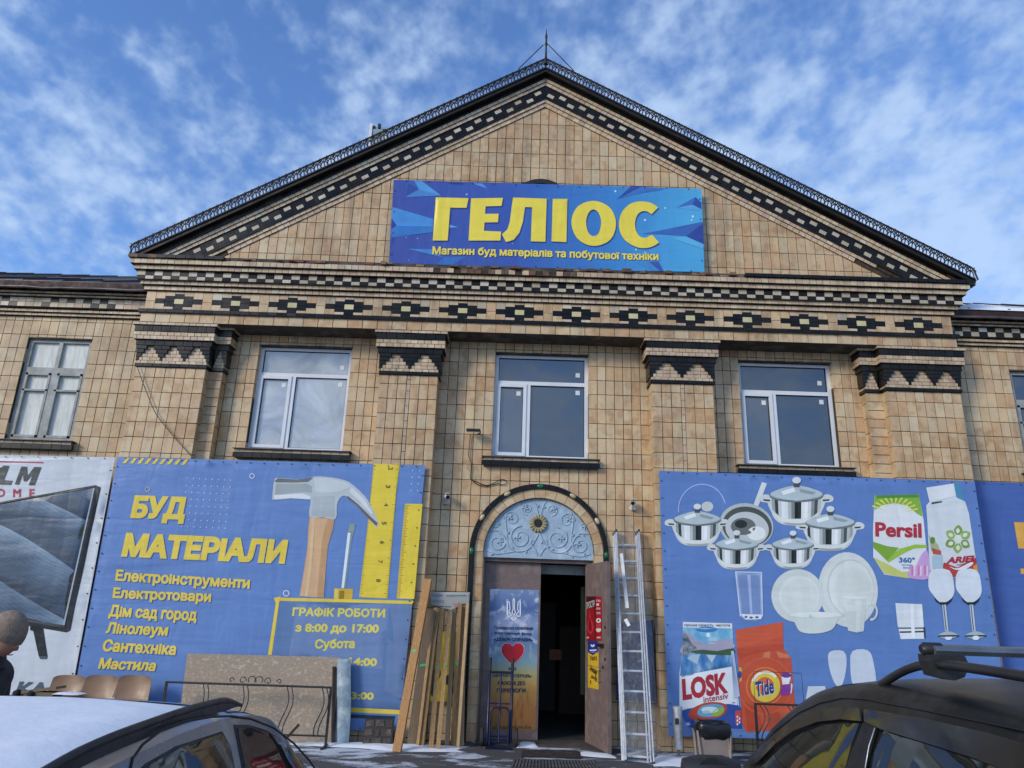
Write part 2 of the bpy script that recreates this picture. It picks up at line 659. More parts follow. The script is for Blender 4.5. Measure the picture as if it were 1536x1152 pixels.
def xof(px, py, Y):
    return at(px, py, Y)[0]


YF = -0.42          # architrave
XD, ZS = -0.03, 2.50   # door arch centre and springing
SOF = 5.69          # soffit height
# windows: x0,x1,z0,z1
WIN = [(-3.695 - .68, -3.695 + .71, 3.88, 5.55), (-0.03 - .72, -0.03 + .71, 3.88, 5.53), (3.72 - .71, 3.72 + .71, 3.87, 5.53)]
WIN = []
for tl, br in (((391, 517), (512, 675)), ((743, 531), (883.5, 686)), ((1108, 542), (1262, 702))):
    x0, z1 = at(*tl, 0.0); x1, z0 = at(*br, 0.0)
    WIN.append([x0, x1, z0, z1])
for w in WIN:      # the three openings are alike
    cx = (w[0] + w[1]) / 2
    w[0], w[1], w[2], w[3] = cx - 0.72, cx + 0.72, 3.88, 5.53
# bay limits (shaft sides)
YP = -0.30
P1 = (xof(203.7, 552, YP), xof(308.5, 555, YP)); S1 = (P1[1], xof(334, 560, -0.17))
P2 = (xof(570, 563.7, YP), xof(657, 563.7, YP))
P3 = (xof(977.5, 578, YP), xof(1069.6, 578, YP))
P4 = (xof(1330.4, 591, YP), xof(1441, 591, YP)); S4 = (xof(1299, 591, -0.17), P4[0])
TOPZ = SOF
ROW0, RP = 4.213, 0.2276

# ---- core wall with openings
mb = MB()
TH = 0.30
G0 = 0.010


def wall_box(x0, x1, z0, z1, y0=G0, y1=TH, mi=0):
    if x1 > x0 and z1 > z0:
        mb.bx(x0, x1, y0, y1, z0, z1, mi)


wall_box(-6.2, WIN[0][0], 0, SOF + .3); wall_box(WIN[0][0], WIN[0][1], 0, WIN[0][2]); wall_box(WIN[0][0], WIN[0][1], WIN[0][3], SOF + .3)
wall_box(WIN[0][1], -0.97 + XD, 0, SOF + .3)
wall_box(0.97 + XD, WIN[2][0], 0, SOF + .3); wall_box(WIN[2][0], WIN[2][1], 0, WIN[2][2]); wall_box(WIN[2][0], WIN[2][1], WIN[2][3], SOF + .3)
wall_box(WIN[2][1], 6.2, 0, SOF + .3)
zt = 3.60
wall_box(-0.97 + XD, 0.97 + XD, zt, WIN[1][2]); wall_box(-0.97 + XD, WIN[1][0], WIN[1][2], SOF + .3); wall_box(WIN[1][1], 0.97 + XD, WIN[1][2], SOF + .3)
wall_box(WIN[1][0], WIN[1][1], WIN[1][3], SOF + .3)
for i in range(40):
    xa, xb = -0.97 + 1.94 * i / 40, -0.97 + 1.94 * (i + 1) / 40
    xm = min(abs(xa), abs(xb))
    r = 0.90
    if xm >= r:
        wall_box(xa + XD, xb + XD, 0, zt)
    else:
        wall_box(xa + XD, xb + XD, ZS + math.sqrt(r * r - xm * xm) * 0.999, zt)
wall = mb.build('wall', GROUT, B)

# field tiles of the bays
HOLES = [(w[0], w[1], w[2], w[3]) for w in WIN] + [(XD - 0.90, XD + 0.90, -1, ZS)]


def keep_arch(c):
    x, z = (c[0] + c[1]) / 2 - XD, (c[2] + c[3]) / 2
    if z > ZS - .05:
        far = max(math.hypot(a - XD, max(0, b_ - ZS)) for a in c[:2] for b_ in c[2:])
        if far < .985: return False
        while c[3] - c[2] > .03 and abs(x) < .9 and min(math.hypot(a - XD, c[2] - ZS) for a in (c[0], c[1], (c[0] + c[1]) / 2)) < .82:
            c[2] += .01
        return c[3] - c[2] > .03
    if z <= ZS and abs(x) < 0.93: return False
    return True


FR0 = Frame((0, 0, 0), UX, UZ, UN)
rows = lines(GZ, SOF, RP, ROW0)
for (x0, x1, fixed) in ((S1[1], P2[0] + .01, None), (P2[1] - .01, P3[0] + .01, None), (P3[1] - .01, S4[0] + .01, None)):
    w = [q for q in WIN if x0 < (q[0] + q[1]) / 2 < x1][0]
    us = lines(x0, w[0], 0.138)[:-1] + lines(w[0], w[1], 0.144)[:-1] + lines(w[1], x1, 0.138)
    grid(FR0, us, rows, 'tile', 'tile', B, wall, HOLES, keep_arch)

# window reveals
def reveals(w, parent, bld, mk='tile', depth=0.12, kind='tile'):
    x0, x1, z0, z1 = w
    rr_ = [z for z in rows if z0 < z < z1]
    rr_ = [z0] + rr_ + [z1]
    grid(Frame((x0, 0, 0), (0, 1, 0), UZ, (1, 0, 0)), [0.004, depth], rr_, mk, kind, bld, parent)
    grid(Frame((x1, 0, 0), (0, 1, 0), UZ, (-1, 0, 0)), [0.004, depth], rr_, mk, kind, bld, parent)
    mbr = MB()
    mbr.bx(x0, x1, 0.0, depth + .06, z1 - 0.012, z1 + .01)
    mbr.build('lintel', CEM, parent)


for w in WIN:
    reveals(w, wall, B)

# ---- pilasters
def pilaster(x0, x1, Y, layout, z0, z1, rowp, Yback=0.0, sides=(True, True)):
    m_ = MB()
    m_.bx(x0 + 0.012, x1 - 0.012, Y + 0.012, Yback + .01, z0, z1)
    part = m_.build('pilaster', GROUT, B)
    fr = Frame((0, Y, 0), UX, UZ, UN)
    if layout == 'split':
        wcol = 0.055
        h = (x1 - x0 - wcol) / 2
        ua = [x0 + h * i / 3 for i in range(4)]
        ub = [x0 + h + wcol + h * i / 3 for i in range(4)]
        grid(fr, ua, rowp, 'tile', 'tile', B, part)
        grid(fr, ub, rowp, 'tile', 'tile', B, part)
        fine_ = []
        for a_, b_ in zip(rowp[:-1], rowp[1:]):
            fine_ += [a_, a_ + (b_ - a_) * 0.52]
        grid(fr, [x0 + h, x0 + h + wcol], fine_ + [rowp[-1]], 'brick', 'brick', B, part, gap=0.007)
    elif layout == 'eight':
        grid(fr, lines(x0, x1, 0.14), rowp, 'tile', 'tile', B, part)
    elif layout == 'strip':
        grid(fr, [x0 - .005, x1], lines(z0, z1, 0.137), 'tile', 'tile', B, part)
    if sides[1]:
        grid(Frame((x1, 0, 0), (0, 1, 0), UZ, (1, 0, 0)), lines(Y + .005, Yback, 0.15), rowp, 'tile', 'tile', B, part)
    if sides[0]:
        grid(Frame((x0, 0, 0), (0, 1, 0), UZ, (-1, 0, 0)), lines(Y + .005, Yback, 0.15), rowp, 'tile', 'tile', B, part)
    return part


ZC = zof(1024.6, 576.3, YP)             # top of the shafts
prow = lines(GZ, ZC, RP, zof(1020, 589.3, YP))
crow = lines(GZ, ZC, RP, zof(1342, 510 + 505 / 5.49, YP))
pa = pilaster(*P2, YP, 'split', 0, ZC, prow)
pb = pilaster(*P3, YP, 'split', 0, ZC, prow)
pc = pilaster(*P1, YP, 'eight', 0, ZC, crow)
pd = pilaster(*P4, YP, 'eight', 0, ZC, crow)
ps1 = pilaster(P1[1] - .02, S1[1], -0.17, 'strip', 0, ZC, crow, sides=(False, True))
ps4 = pilaster(S4[0], P4[0] + .02, -0.17, 'strip', 0, ZC, crow, sides=(True, False))

# ---- capitals: courses read from the photograph on the pilaster right of the door
lev = [zof(1024.6, y, YP - .06) for y in (514.4, 523.6, 534.9, 543.0, 564.6, 569.2)]
CAPZ = [SOF, lev[0], lev[1], lev[2], lev[3], lev[4], lev[5], ZC]


def course(part, x0, x1, Y, za, zb, mk, pitch, side, kind, off=0.0, Yb=0.0, th=0.016, gap=0.007, core=GROUT, mkf=None):
    """one course: core block, front pieces and returns on the sides"""
    m_ = MB()
    m_.bx(x0 + .008, x1 - .008, Y + .010, Yb + .005, za, zb)
    m_.build('bed', core, part)
    n = max(1, round((x1 - x0) / pitch))
    us = [x0 + (x1 - x0) * i / n for i in range(n + 1)]
    if off:
        us = [x0] + [u + (x1 - x0) / n * off for u in us[:-1]] + [x1]
    grid(Frame((0, Y, 0), UX, UZ, UN), us, [za, zb], mkf or mk, kind, B, part, gap=gap, th=th)
    ns = max(1, round((Yb - Y) / pitch))
    ys = [Y + .004 + (Yb - Y - .004) * i / ns for i in range(ns + 1)]
    if side[0]:
        grid(Frame((x0, 0, 0), (0, 1, 0), UZ, (-1, 0, 0)), ys, [za, zb], mk, kind, B, part, gap=gap, th=th)
    if side[1]:
        grid(Frame((x1, 0, 0), (0, 1, 0), UZ, (1, 0, 0)), ys, [za, zb], mk, kind, B, part, gap=gap, th=th)


def capital(x0, x1, Y, npyr, side, dk='dark', Yb=0.0):
    part = MB().bx(x0 + .02, x1 - .02, Y + .03, Yb + .006, ZC, SOF).build('capital', GROUT, B)
    z = CAPZ
    e = [-0.115, -0.085, -0.085, -0.05]

    def X(k):
        return (x0 + (e[k] if side[0] else 0), x1 - (e[k] if side[1] else 0))
    course(part, *X(0), Y + e[0], z[1], z[0] - .002, 'brick', 0.105, side, 'brick', Yb=Yb)
    course(part, X(1)[0], X(1)[1], Y + e[1] - .01, z[2], z[1], dk, 0.14, side, 'dark_tile', Yb=Yb)
    zm = (z[2] + z[3]) / 2
    course(part, *X(2), Y + e[2], zm, z[2], 'brick', 0.10, side, 'brick', Yb=Yb)
    course(part, *X(2), Y + e[2] + .001, z[3], zm, 'brick', 0.10, side, 'brick', off=0.5, Yb=Yb)
    course(part, *X(3), Y + e[3], z[4], z[3], dk, 0.14, side, 'dark_tile', Yb=Yb)
    # stepped dark corbels around cream pyramids
    hh = (z[4] - z[5]) / 4
    fr_ = [0.30, 0.50, 0.72, 0.90]
    dst = [-0.040, -0.030, -0.018, -0.006]
    pw = (x1 - x0) / npyr
    for k in range(4):
        za, zb = z[4] - (k + 1) * hh, z[4] - k * hh
        Yk = Y + dst[k]
        for i in range(npyr + 1):
            mk_ = MB()
            ca = x0 + pw * (i - 0.5) + pw * fr_[k] / 2 if i else x0 - (0.03 if side[0] else 0)
            cb = x0 + pw * (i + 0.5) - pw * fr_[k] / 2 if i < npyr else x1 + (0.03 if side[1] else 0)
            if cb - ca > 0.012:
                mk_.bx(ca + .004, cb - .004, Yk + .008, Yb + .005, za, zb)
                nn = max(1, round((cb - ca) / 0.13))
                grid(Frame((0, Yk, 0), UX, UZ, UN), [ca + (cb - ca) * q / nn for q in range(nn + 1)], [za, zb], dk, 'dark_tile', B, part, gap=0.005, th=.018)
                if i == 0 and side[0]:
                    grid(Frame((ca, 0, 0), (0, 1, 0), UZ, (-1, 0, 0)), [Yk + .004, Yb], [za, zb], dk, 'dark_tile', B, part, gap=0.005)
                if i == npyr and side[1]:
                    grid(Frame((cb, 0, 0), (0, 1, 0), UZ, (1, 0, 0)), [Yk + .004, Yb], [za, zb], dk, 'dark_tile', B, part, gap=0.005)
                mk_.build('corbel', GROUTD, part)
        for i in range(npyr):
            c0 = x0 + pw * (i + .5)
            a_, b_ = c0 - pw * fr_[k] / 2, c0 + pw * fr_[k] / 2
            nn = max(1, round((b_ - a_) / 0.095))
            if k % 2 == 0 or nn == 1:
                us = [a_ + (b_ - a_) * q / nn for q in range(nn + 1)]
            else:
                us = [a_] + [a_ + (b_ - a_) * (q + .5) / nn for q in range(nn)] + [b_]
            grid(Frame((0, Y + .002, 0), UX, UZ, UN), us, [za, zb], 'brick', 'brick', B, part, gap=0.006)
    course(part, x0, x1, Y - .004, z[6], z[5], 'brick', 0.10, side, 'brick', off=0.5, Yb=Yb)
    course(part, x0 - (.02 if side[0] else 0), x1 + (.02 if side[1] else 0), Y - .03, z[7], z[6], dk, 0.14, side, 'dark_tile', Yb=Yb)
    return part


capital(*P2, YP, 2, (True, True))
capital(*P3, YP, 2, (True, True))
capital(P1[0], P1[1], YP, 3, (True, True), 'darkw')
capital(P4[0], P4[1], YP, 3, (True, True))
capital(P1[1] + .05, S1[1], -0.17, 1, (False, True), 'darkw')
capital(S4[0], P4[0] - .05, -0.17, 1, (True, False))

# ---- entablature
def dkf(x):
    """greyer copy, reflected sky in its colour, likelier towards the left end"""
    return 'darkw' if RN.random() < (-x - 3.0) / 2.2 else 'dark'


XL, XR = -6.12, 6.16
SC8 = 8.2325
ENT = part = MB().bx(XL + .02, XR - .02, -0.37, G0, SOF + .001, 6.69).build('entablature', GROUT, B)
# smooth soffit
MB().bx(XL + .01, XR - .01, YF + .012, G0 - .002, SOF - .004, SOF + .03).build('soffit', CEM, ENT)


def ez(y, Y):
    return zof(700 + 880 / SC8, 390 + y / SC8, Y)


zar0, zar1 = SOF - .002, ez(805, YF)
course(ENT, XL - .01, XR + .01, YF, zar0, zar1, 'tile', 0.225, (True, True), 'tile', core=GROUT, gap=.008)
zb0, zb1 = zar1, ez(748, -0.46)
course(ENT, XL - .05, XR + .05, -0.46, zb0, zb1, 'dark', 0.14, (True, True), 'dark_tile', core=GROUTD, mkf=lambda i, j, c: dkf(c[0]))
zf0, zf1 = zb1, ez(535, -0.38)
# diamond frieze
MB().bx(XL + .006, XR - .006, -0.372, 0, zf0, zf1).build('bed', GROUT, ENT)
NC = 85
cw = (XR - XL) / NC
fh = zf1 - zf0
FRF = Frame((0, -0.38, 0), UX, UZ, UN)
for c in range(NC):
    xa, xb = XL + c * cw, XL + (c + 1) * cw
    k = c % 6
    dk = dkf(xa + .3)
    if k == 0: rowsf = [(0, .5, 'tile', 'tile'), (.5, 1, 'tile', 'tile')]
    elif k in (1, 5): rowsf = [(0, .37, 'tile', 'tile'), (.37, .63, dk, 'dark_tile'), (.63, 1, 'pale' if RN.random() < .25 else 'tile', 'tile')]
    elif k in (2, 4): rowsf = [(0, .22, 'brick', 'brick'), (.22, .49, dk, 'dark_tile'), (.49, .77, dk, 'dark_tile'), (.77, 1, 'brick', 'brick')]
    else: rowsf = [(0, .10, 'brick', 'brick'), (.10, .36, dk, 'dark_tile'), (.36, .63, 'yellow', 'tile'), (.63, .88, dk, 'dark_tile'), (.88, 1, 'brick', 'brick')]
    for a_, b_, mk_, kd in rowsf:
        piece(FRF, xa, xb, zf0 + fh * a_, zf0 + fh * b_, mk_, kd, B, ENT, gap=0.005, jit=.0012)
for side_, xx in ((-1, XL), (1, XR)):
    grid(Frame((xx, 0, 0), (0, 1, 0), UZ, (side_, 0, 0)), [-.376, -.2, 0], [zf0, (zf0 + zf1) / 2, zf1], 'tile', 'tile', B, ENT)
E2 = [('brick', 518, 475, -0.42, .04), ('brick', 452, 408, -0.47, .08)]
z4a, z4b = zf1, ez(470, -0.42)
course(ENT, XL - .04, XR + .04, -0.42, z4a + .006, z4b, 'brick', 0.103, (True, True), 'brick', gap=.006)
z3b = ez(405, -0.47)
course(ENT, XL - .085, XR + .085, -0.47, z4b + .008, z3b, 'brick', 0.103, (True, True), 'brick', off=.5, gap=.006)
zc0, zcm, zc1 = ez(398, -0.52), ez(342, -0.52), ez(284, -0.52)
XE = .135
for (za, zb, ph) in ((max(zc0, z3b + .004), zcm, 0), (zcm, zc1, 1)):
    course(ENT, XL - XE, XR + XE, -0.52 - .001 * ph, za, zb, 'dark', 0.1305, (True, True), 'dark_tile', gap=.006, core=GROUTD,
           mkf=(lambda i, j, c, ph=ph: ('pale' if (i + ph) % 2 else dkf(c[0]))))
z2b = ez(213, -0.57)
course(ENT, XL - .18, XR + .18, -0.57, zc1 + .006, z2b, 'brick', 0.103, (True, True), 'brick', gap=.006)
z1b = zof(1290 + 800 / 7.2, 350 + 540 / 7.2, -0.62)
z1b = max(z1b, z2b + .055)
ztop = z1b + .062
course(ENT, XL - .22, XR + .22, -0.62, z2b + .006, z1b, 'brick', 0.103, (True, True), 'brick', off=.5, gap=.006,
       mkf=lambda i, j, c: (None if RN.random() < .22 else ('ruin' if RN.random() < .6 else 'brick')) if xof(640, 405, -.62) < c[0] < xof(865, 405, -.62) else 'brick')
# top course: dark tiles, lost along the middle where broken bricks show
MB().bx(XL - .24, XR + .24, -0.60, -0.05, z1b, ztop).build('bed', CEM, ENT)
frT = Frame((0, -0.655, 0), UX, UZ, UN)
x = XL - .25
xs_d0, xs_d1 = xof(330, 392, -.65), xof(1108, 408, -.65)
while x < XR + .24:
    if x < xs_d0 or x > xs_d1:
        broken = x < xs_d0 - 1.0 and RN.random() < .35
        piece(frT, x, x + .145, z1b + .003, ztop, 'ruin' if broken else ('darkw' if x < 0 else 'dark'), 'dark_tile', B, ENT, gap=.006, th=.05)
        x += .145
    else:
        w_ = RN.uniform(.07, .16)
        if RN.random() < .72:
            d_ = RN.uniform(-.07, .01)
            piece(frT, x, x + w_, z1b + RN.uniform(.0, .015), ztop - RN.uniform(-.01, .028), 'ruin', 'brick', B, ENT, gap=.012, th=.09, n0=d_, jit=.014)
        x += w_

# ---- gable field
AX, AZ = -0.095, zof(740 + 560 / 7.2, 30 + 940 / 7.2, -.38)
fl = at(327.7, 387.8, -.38); frr = at(1323, 414.4, -.38)
SL = (AZ - fl[1]) / (AX - fl[0]); SR = (AZ - frr[1]) / (frr[0] - AX)
PED = MB().prism([(fl[0] - .5, ztop - .06), (frr[0] + .5, ztop - .06), (frr[0] + .5, ztop), (AX, AZ + .2), (fl[0] - .5, ztop)], Matrix(((1, 0, 0, 0), (0, 0, 1, 0), (0, 1, 0, 0), (0, 0, 0, 1))), -0.370, 0.05).build('gable_wall', GROUT, B)
prz = sorted([zof(740 + 60 / 2.88, 30 + y / 2.88, -.38) for y in (378, 448, 512, 575, 635, 700)])
pr = list(prz)
while pr[0] > ztop + .03: pr.insert(0, pr[0] - 0.281)
pr = [max(ztop, q) for q in pr if q > ztop - .281]
pr += [pr[-1] + .29]


HZ0 = zof(815, 268, -.43) - .44


def keep_ped(c):
    xm = (c[0] + c[1]) / 2
    zl = AZ - (SL * (AX - xm) if xm < AX else SR * (xm - AX))
    # attic opening behind the banner top
    if math.hypot((xm + .13), (c[2] + c[3]) / 2 - HZ0) < .40: return False
    return c[2] < zl + .06


nped = 78
ux = [AX - .07 + .1405 * i for i in range(-44, 46)]
grid(Frame((0, -.38, 0), UX, UZ, UN), ux, pr, 'tile', 'tile', B, PED, keep=keep_ped)
# hood of the attic window, peeping over the banner
HZ = zof(815, 268, -.43) - .48
mb = MB()
for k in range(12):
    a0, a1 = math.pi * k / 12, math.pi * (k + 1) / 12
    mb.prism([(math.cos(a0) * .40, math.sin(a0) * .40), (math.cos(a0) * .48, math.sin(a0) * .48), (math.cos(a1) * .48, math.sin(a1) * .48), (math.cos(a1) * .40, math.sin(a1) * .40)],
             Matrix(((1, 0, 0, -.13), (0, 0, -1, 0), (0, 1, 0, HZ), (0, 0, 0, 1))), .376, .43)
mb.build('attic_window_hood', DARKW, PED)
MB().bx(-.53, .27, -.374, -.372, 7.4, HZ + .39).build('attic_recess', pmat('attic_dark', (.01, .01, .01)), PED)

# ---- raking cornice
vo = lambda py, Y: zof(740 + 560 / 7.2, 30 + py / 7.2, Y) - AZ
for side_ in (-1, 1):
    S = SL if side_ < 0 else SR
    u = Vector((side_, 0, -S)).normalized()
    v = Vector((side_ * S, 0, 1)).normalized() if side_ > 0 else Vector((-S, 0, 1)).normalized()
    cs = 1 / math.sqrt(1 + S * S)
    fr = lambda Y: Frame((AX, Y, AZ), u, v, UN)
    # vertical offset at the apex -> perpendicular offset
    RK = MB()
    Lr = (6.2) / cs
    mbc = MB()
    bands = []
    for nm, ya, yb, Y in (('A', 938, 893, -.40), ('B', 887, 850, -.42), ('chk', 846, 712, -.44), ('C', 706, 671, -.46), ('D', 663, 625, -.48), ('top', 622, 560, -.50)):
        bands.append((nm, vo(ya, Y), vo(yb, Y) + .002, Y))
    F_ = fr(0)

    def cellmiter(u0, vo_):
        return u0

    core = []
    for nm, a_, b_, Y in bands:
        a2, b2 = a_ * cs, b_ * cs
        # mitred prism at the apex
        m4 = Matrix((u, v, Vector((0, -1, 0)))).transposed().to_4x4(); m4.translation = Vector((AX, 0, AZ))
        tn = S  # along-slope shift per unit of v at the mitre
        ea, eb = (AZ - ztop + a2 * cs) / (S * cs), (AZ - ztop + b2 * cs) / (S * cs)
        mbc.prism([(-a2 * tn, a2), (ea, a2), (eb, b2), (-b2 * tn, b2)], m4, .05, -Y - .010)
    RKp = mbc.build('raking_cornice', GROUT, B)
    for nm, a_, b_, Y in bands:
        a2, b2 = a_ * cs, b_ * cs
        F = fr(Y)
        s0 = -a2 * S
        Lmax = {'A': 4.9, 'B': 5.2}.get(nm, 6.3) / cs

        # mitre piece closing the wedge at the apex
        m4 = Matrix((u, v, Vector((0, -1, 0)))).transposed().to_4x4(); m4.translation = Vector((AX, 0, AZ))
        MB().prism([(-a2 * S, a2 + .003), (-a2 * S - .003, b2 - .003), (-b2 * S + .006, b2 - .003)], m4, -Y - .016, -Y + .001).build('mitre_brick', DARK if nm in ('chk', 'top') else BRICK, RKp)

        def ok(c, Y=Y, a2=a2, b2=b2):
            p_ = F.p((c[0] + c[1]) / 2, (a2 + b2) / 2)
            return p_.z > ztop + .012 and abs(p_.x - AX) < 6.45
        if nm == 'chk':
            m_ = (a2 + b2) / 2
            e_ = (b2 - a2) * .19
            n = int(Lmax / .19)
            dk = 'dark'
            for i in range(n):
                ua = s0 + .19 * i
                um, ub = ua + .12, ua + .19
                if not ok((ua, ub)): continue
                dk = dkf(F.p(ua, a2).x)
                hi = (i % 2 == 0) if side_ < 0 else (i % 2 == 1)
                for (p0, p1, q0, q1, kd) in ((ua, ub, a2, a2 + e_, dk), (ua, ub, b2 - e_, b2, dk),
                                             (ua, um, a2 + e_, m_, dk if hi else 'pale'), (um, ub, a2 + e_, m_, dk),
                                             (ua, um, m_, b2 - e_, 'pale' if hi else dk), (um, ub, m_, b2 - e_, dk)):
                    piece(F, p0, p1, q0, q1, kd, 'dark_tile', B, RKp, gap=.003 if kd == dk else .007, th=.018, n0=.004 if kd == 'pale' else 0)
        elif nm == 'top':
            n = int(Lmax / .145)
            for i in range(n):
                if ok((s0 + .145 * i, s0 + .145 * (i + 1))):
                    piece(F, s0 + .145 * i, s0 + .145 * (i + 1), a2, b2, dkf(F.p(.145 * i, 0).x), 'dark_tile', B, RKp, gap=.006, th=.02)
        else:
            n = int(Lmax / .105)
            o_ = .05 if nm in 'BD' else 0
            for i in range(n):
                ua, ub = s0 + .105 * i + (o_ if i else 0), s0 + .105 * (i + 1) + o_
                if ok((ua, ub)):
                    piece(F, ua, ub, a2, b2, 'brick' if nm in 'AB' else 'pale' if RN.random() < .45 else 'brick', 'brick', B, RKp, gap=.006, th=.02)

# ---- roof sheets, eave and openwork cresting
TIN = pmat('weathered_roof_tin', lin('211c1a'), lin('151211'), 3, 0.6, metal=.2, bump=.5, c3=lin('33251f'))
IRON = pmat('wrought_iron', lin('24221f'), lin('3b3733'), 8, 0.45, metal=.5, bump=.2)
YC = -.585
cb = [at(740 + 565 / 7.2, 30 + 530 / 7.2, YC), at(740 + 565 / 7.2, 30 + 415 / 7.2, YC)]
cl_ = at(190 + 45 / 7.2, 340 + 318 / 7.2, YC); clt = at(190 + 80 / 7.2, 340 + 180 / 7.2, YC)
cr_ = at(1290 + 1250 / 7.2, 350 + 500 / 7.2, YC); crt = at(1290 + 1205 / 7.2, 350 + 370 / 7.2, YC)
ax_ = cb[0][0]
for side_, tip, top in ((-1, cl_, clt), (1, cr_, crt)):
    A0 = Vector((ax_, YC, cb[0][1])); A1 = Vector((ax_, YC, cb[1][1]))
    T0 = Vector((tip[0], YC, tip[1])); T1 = Vector((top[0], YC, top[1]))
    hgt = (A1.z - A0.z)
    # roof sheet and fascia under the cresting
    B0 = T1 - Vector((0, 0, hgt))
    mb = MB()
    for (y0, y1, dz0, dz1) in ((YC + .005, -.47, -.045, .012),):
        mb.add([(A0.x, y0, A0.z + dz0), (B0.x, y0, B0.z + dz0), (B0.x, y1, B0.z + dz0), (A0.x, y1, A0.z + dz0),
                (A0.x, y0, A0.z + dz1), (B0.x, y0, B0.z + dz1), (B0.x, y1, B0.z + dz1), (A0.x, y1, A0.z + dz1)],
               [(0, 1, 2, 3), (4, 5, 6, 7), (0, 1, 5, 4), (1, 2, 6, 5), (2, 3, 7, 6), (3, 0, 4, 7)])
    # drip point at the end
    mb.add([(B0.x, YC + .006, B0.z + .012), (T0.x + side_ * .03, YC + .006, T0.z), (B0.x, YC + .006, B0.z - .045), (B0.x, -.5, B0.z + .012), (T0.x + side_ * .03, -.5, T0.z), (B0.x, -.5, B0.z - .045)],
           [(0, 1, 2), (3, 4, 5), (0, 1, 4, 3), (1, 2, 5, 4), (2, 0, 3, 5)])
    mb.build('eave_fascia', TIN, B)
    mb = MB()
    zr = .03
    mb.add([(A0.x, YC - .012, A0.z + zr), (B0.x + side_ * .03, YC - .012, B0.z + zr - .01), (B0.x + side_ * .03, 7, B0.z + zr - .01), (A0.x, 7, A0.z + zr),
            (A0.x, YC - .012, A0.z + zr - .018), (B0.x + side_ * .03, YC - .012, B0.z + zr - .028), (B0.x + side_ * .03, 7, B0.z + zr - .028), (A0.x, 7, A0.z + zr - .018)],
           [(0, 1, 2, 3), (4, 5, 6, 7), (0, 1, 5, 4), (1, 2, 6, 5), (2, 3, 7, 6), (3, 0, 4, 7)])
    mb.build('roof', TIN, B)
    # side walls of the attic, so that the roof stands on something
    xw = side_ * 6.0
    MB().bx(xw - .1, xw + .1, .01, 6.9, 5.9, 6.6).build('attic_side_wall', GROUT, B)
    # cresting
    rail0, rail1 = A0 + Vector((0, 0, .04)), B0 + Vector((0, 0, .04))
    mb = MB()
    top_pts = [A1, T1, T1 + Vector((side_ * .05, 0, -.06)), Vector((tip[0] + side_ * .01, YC, tip[1] + .10)), Vector((tip[0] + side_ * .035, YC, tip[1]))]
    mb.tube(top_pts, .013, 6)
    mb.tube([rail0, rail1, Vector((tip[0], YC, tip[1] + .02))], .009, 6)
    cr = mb.build('cresting', IRON, B)
    Lc = (T1 - A1).length
    n = int(Lc / .117)
    ud = (T1 - A1).normalized()
    H = hgt - .045
    mo = MB()
    mo.tube([(0, 0, 0), (0, 0, H)], .008, 4)
    arc = [(-.058 + .116 * q / 8, 0, H * (.45 + .45 * math.sin(math.pi * q / 8))) for q in range(9)]
    mo.tube([(p[0], 0, p[2]) for p in arc], .009, 4)
    for sx in (-1, 1):
        mo.tube([(sx * .058, 0, 0), (sx * .045, 0, H * .30), (sx * .02, 0, H * .55), (0, 0, H * .62), (-sx * .012, 0, H * .5)], .009, 4)
        mo.tube([(sx * .05, 0, H * .97), (sx * .026, 0, H * .70), (0, 0, H * .40)], .008, 4)
    me = None
    for i in range(n):
        p_ = rail0 + (rail1 - rail0) * ((i + .5) / n)
        if me is None:
            o = mo.build('crest_ornament', IRON, cr, local=True)
            me = o.data
        else:
            o = bpy.data.objects.new('crest_ornament', me)
            COL.objects.link(o); o.parent = cr
        shear = Matrix(((1, 0, 0, 0), (0, 1, 0, 0), (ud.z / ud.x, 0, 1, 0), (0, 0, 0, 1)))
        o.matrix_local = Matrix.Translation(p_) @ shear
# finial
FIN = MB()
fz = cb[1][1]
ptop = at(740 + 568 / 7.2, 30 + 95 / 7.2, YC)
FIN.lathe((ax_, YC, fz - .12), [(.035, 0), (.03, .10), (.018, .16), (.014, .30), (.016, .38), (.026, .40), (.026, .43), (.014, .45), (.017, .52), (.024, .57), (.012, .62), (.003, ptop[1] - fz + .12)], 10)
FIN.build('finial', IRON, B, sharp=40)
for sx, e_, s_ in ((-1, (740 + 270 / 7.2, 30 + 530 / 7.2), (740 + 540 / 7.2, 30 + 268 / 7.2)), (1, (740 + 870 / 7.2, 30 + 550 / 7.2), (740 + 590 / 7.2, 30 + 262 / 7.2))):
    a_ = at(*e_, YC); b_ = at(*s_, YC)
    MB().tube([(a_[0], YC, a_[1]), (b_[0], YC, b_[1])], .008, 6).build('finial_stay', IRON, B)
# chimney-like vent with white posts behind the left slope
yv = 1.2
v0 = at(557, 186, yv); v1 = at(580, 190, yv); vb = at(560, 225, yv)
ALU = pmat('brushed_aluminium', lin('d2d4d5'), lin('b0b3b5'), 12, 0.40, metal=.55, bump=.15)
VT = empty('roof_vent', ((v0[0] + v1[0]) / 2, yv, vb[1] - .1))
tag(VT, 'pale square vent housing standing on the left roof slope of the gable', 'roof vent')
MB().bx(v0[0] + .03, v1[0], yv, yv + .35, vb[1] - .4, v1[1] - .02).build('housing', pmat('vent_sheet', lin('9fb0b8'), lin('6e8088'), 9, .5, metal=.3), VT)
MB().bx(v0[0] - .02, v0[0] + .03, yv - .02, yv + .03, vb[1] - .4, v0[1]).build('corner_post', pmat('vent_white', (.75, .77, .78)), VT)
MB().bx(v1[0] - .01, v1[0] + .03, yv - .02, yv + .03, vb[1] - .4, v1[1] - .06).build('corner_post', MATS['vent_white'], VT)
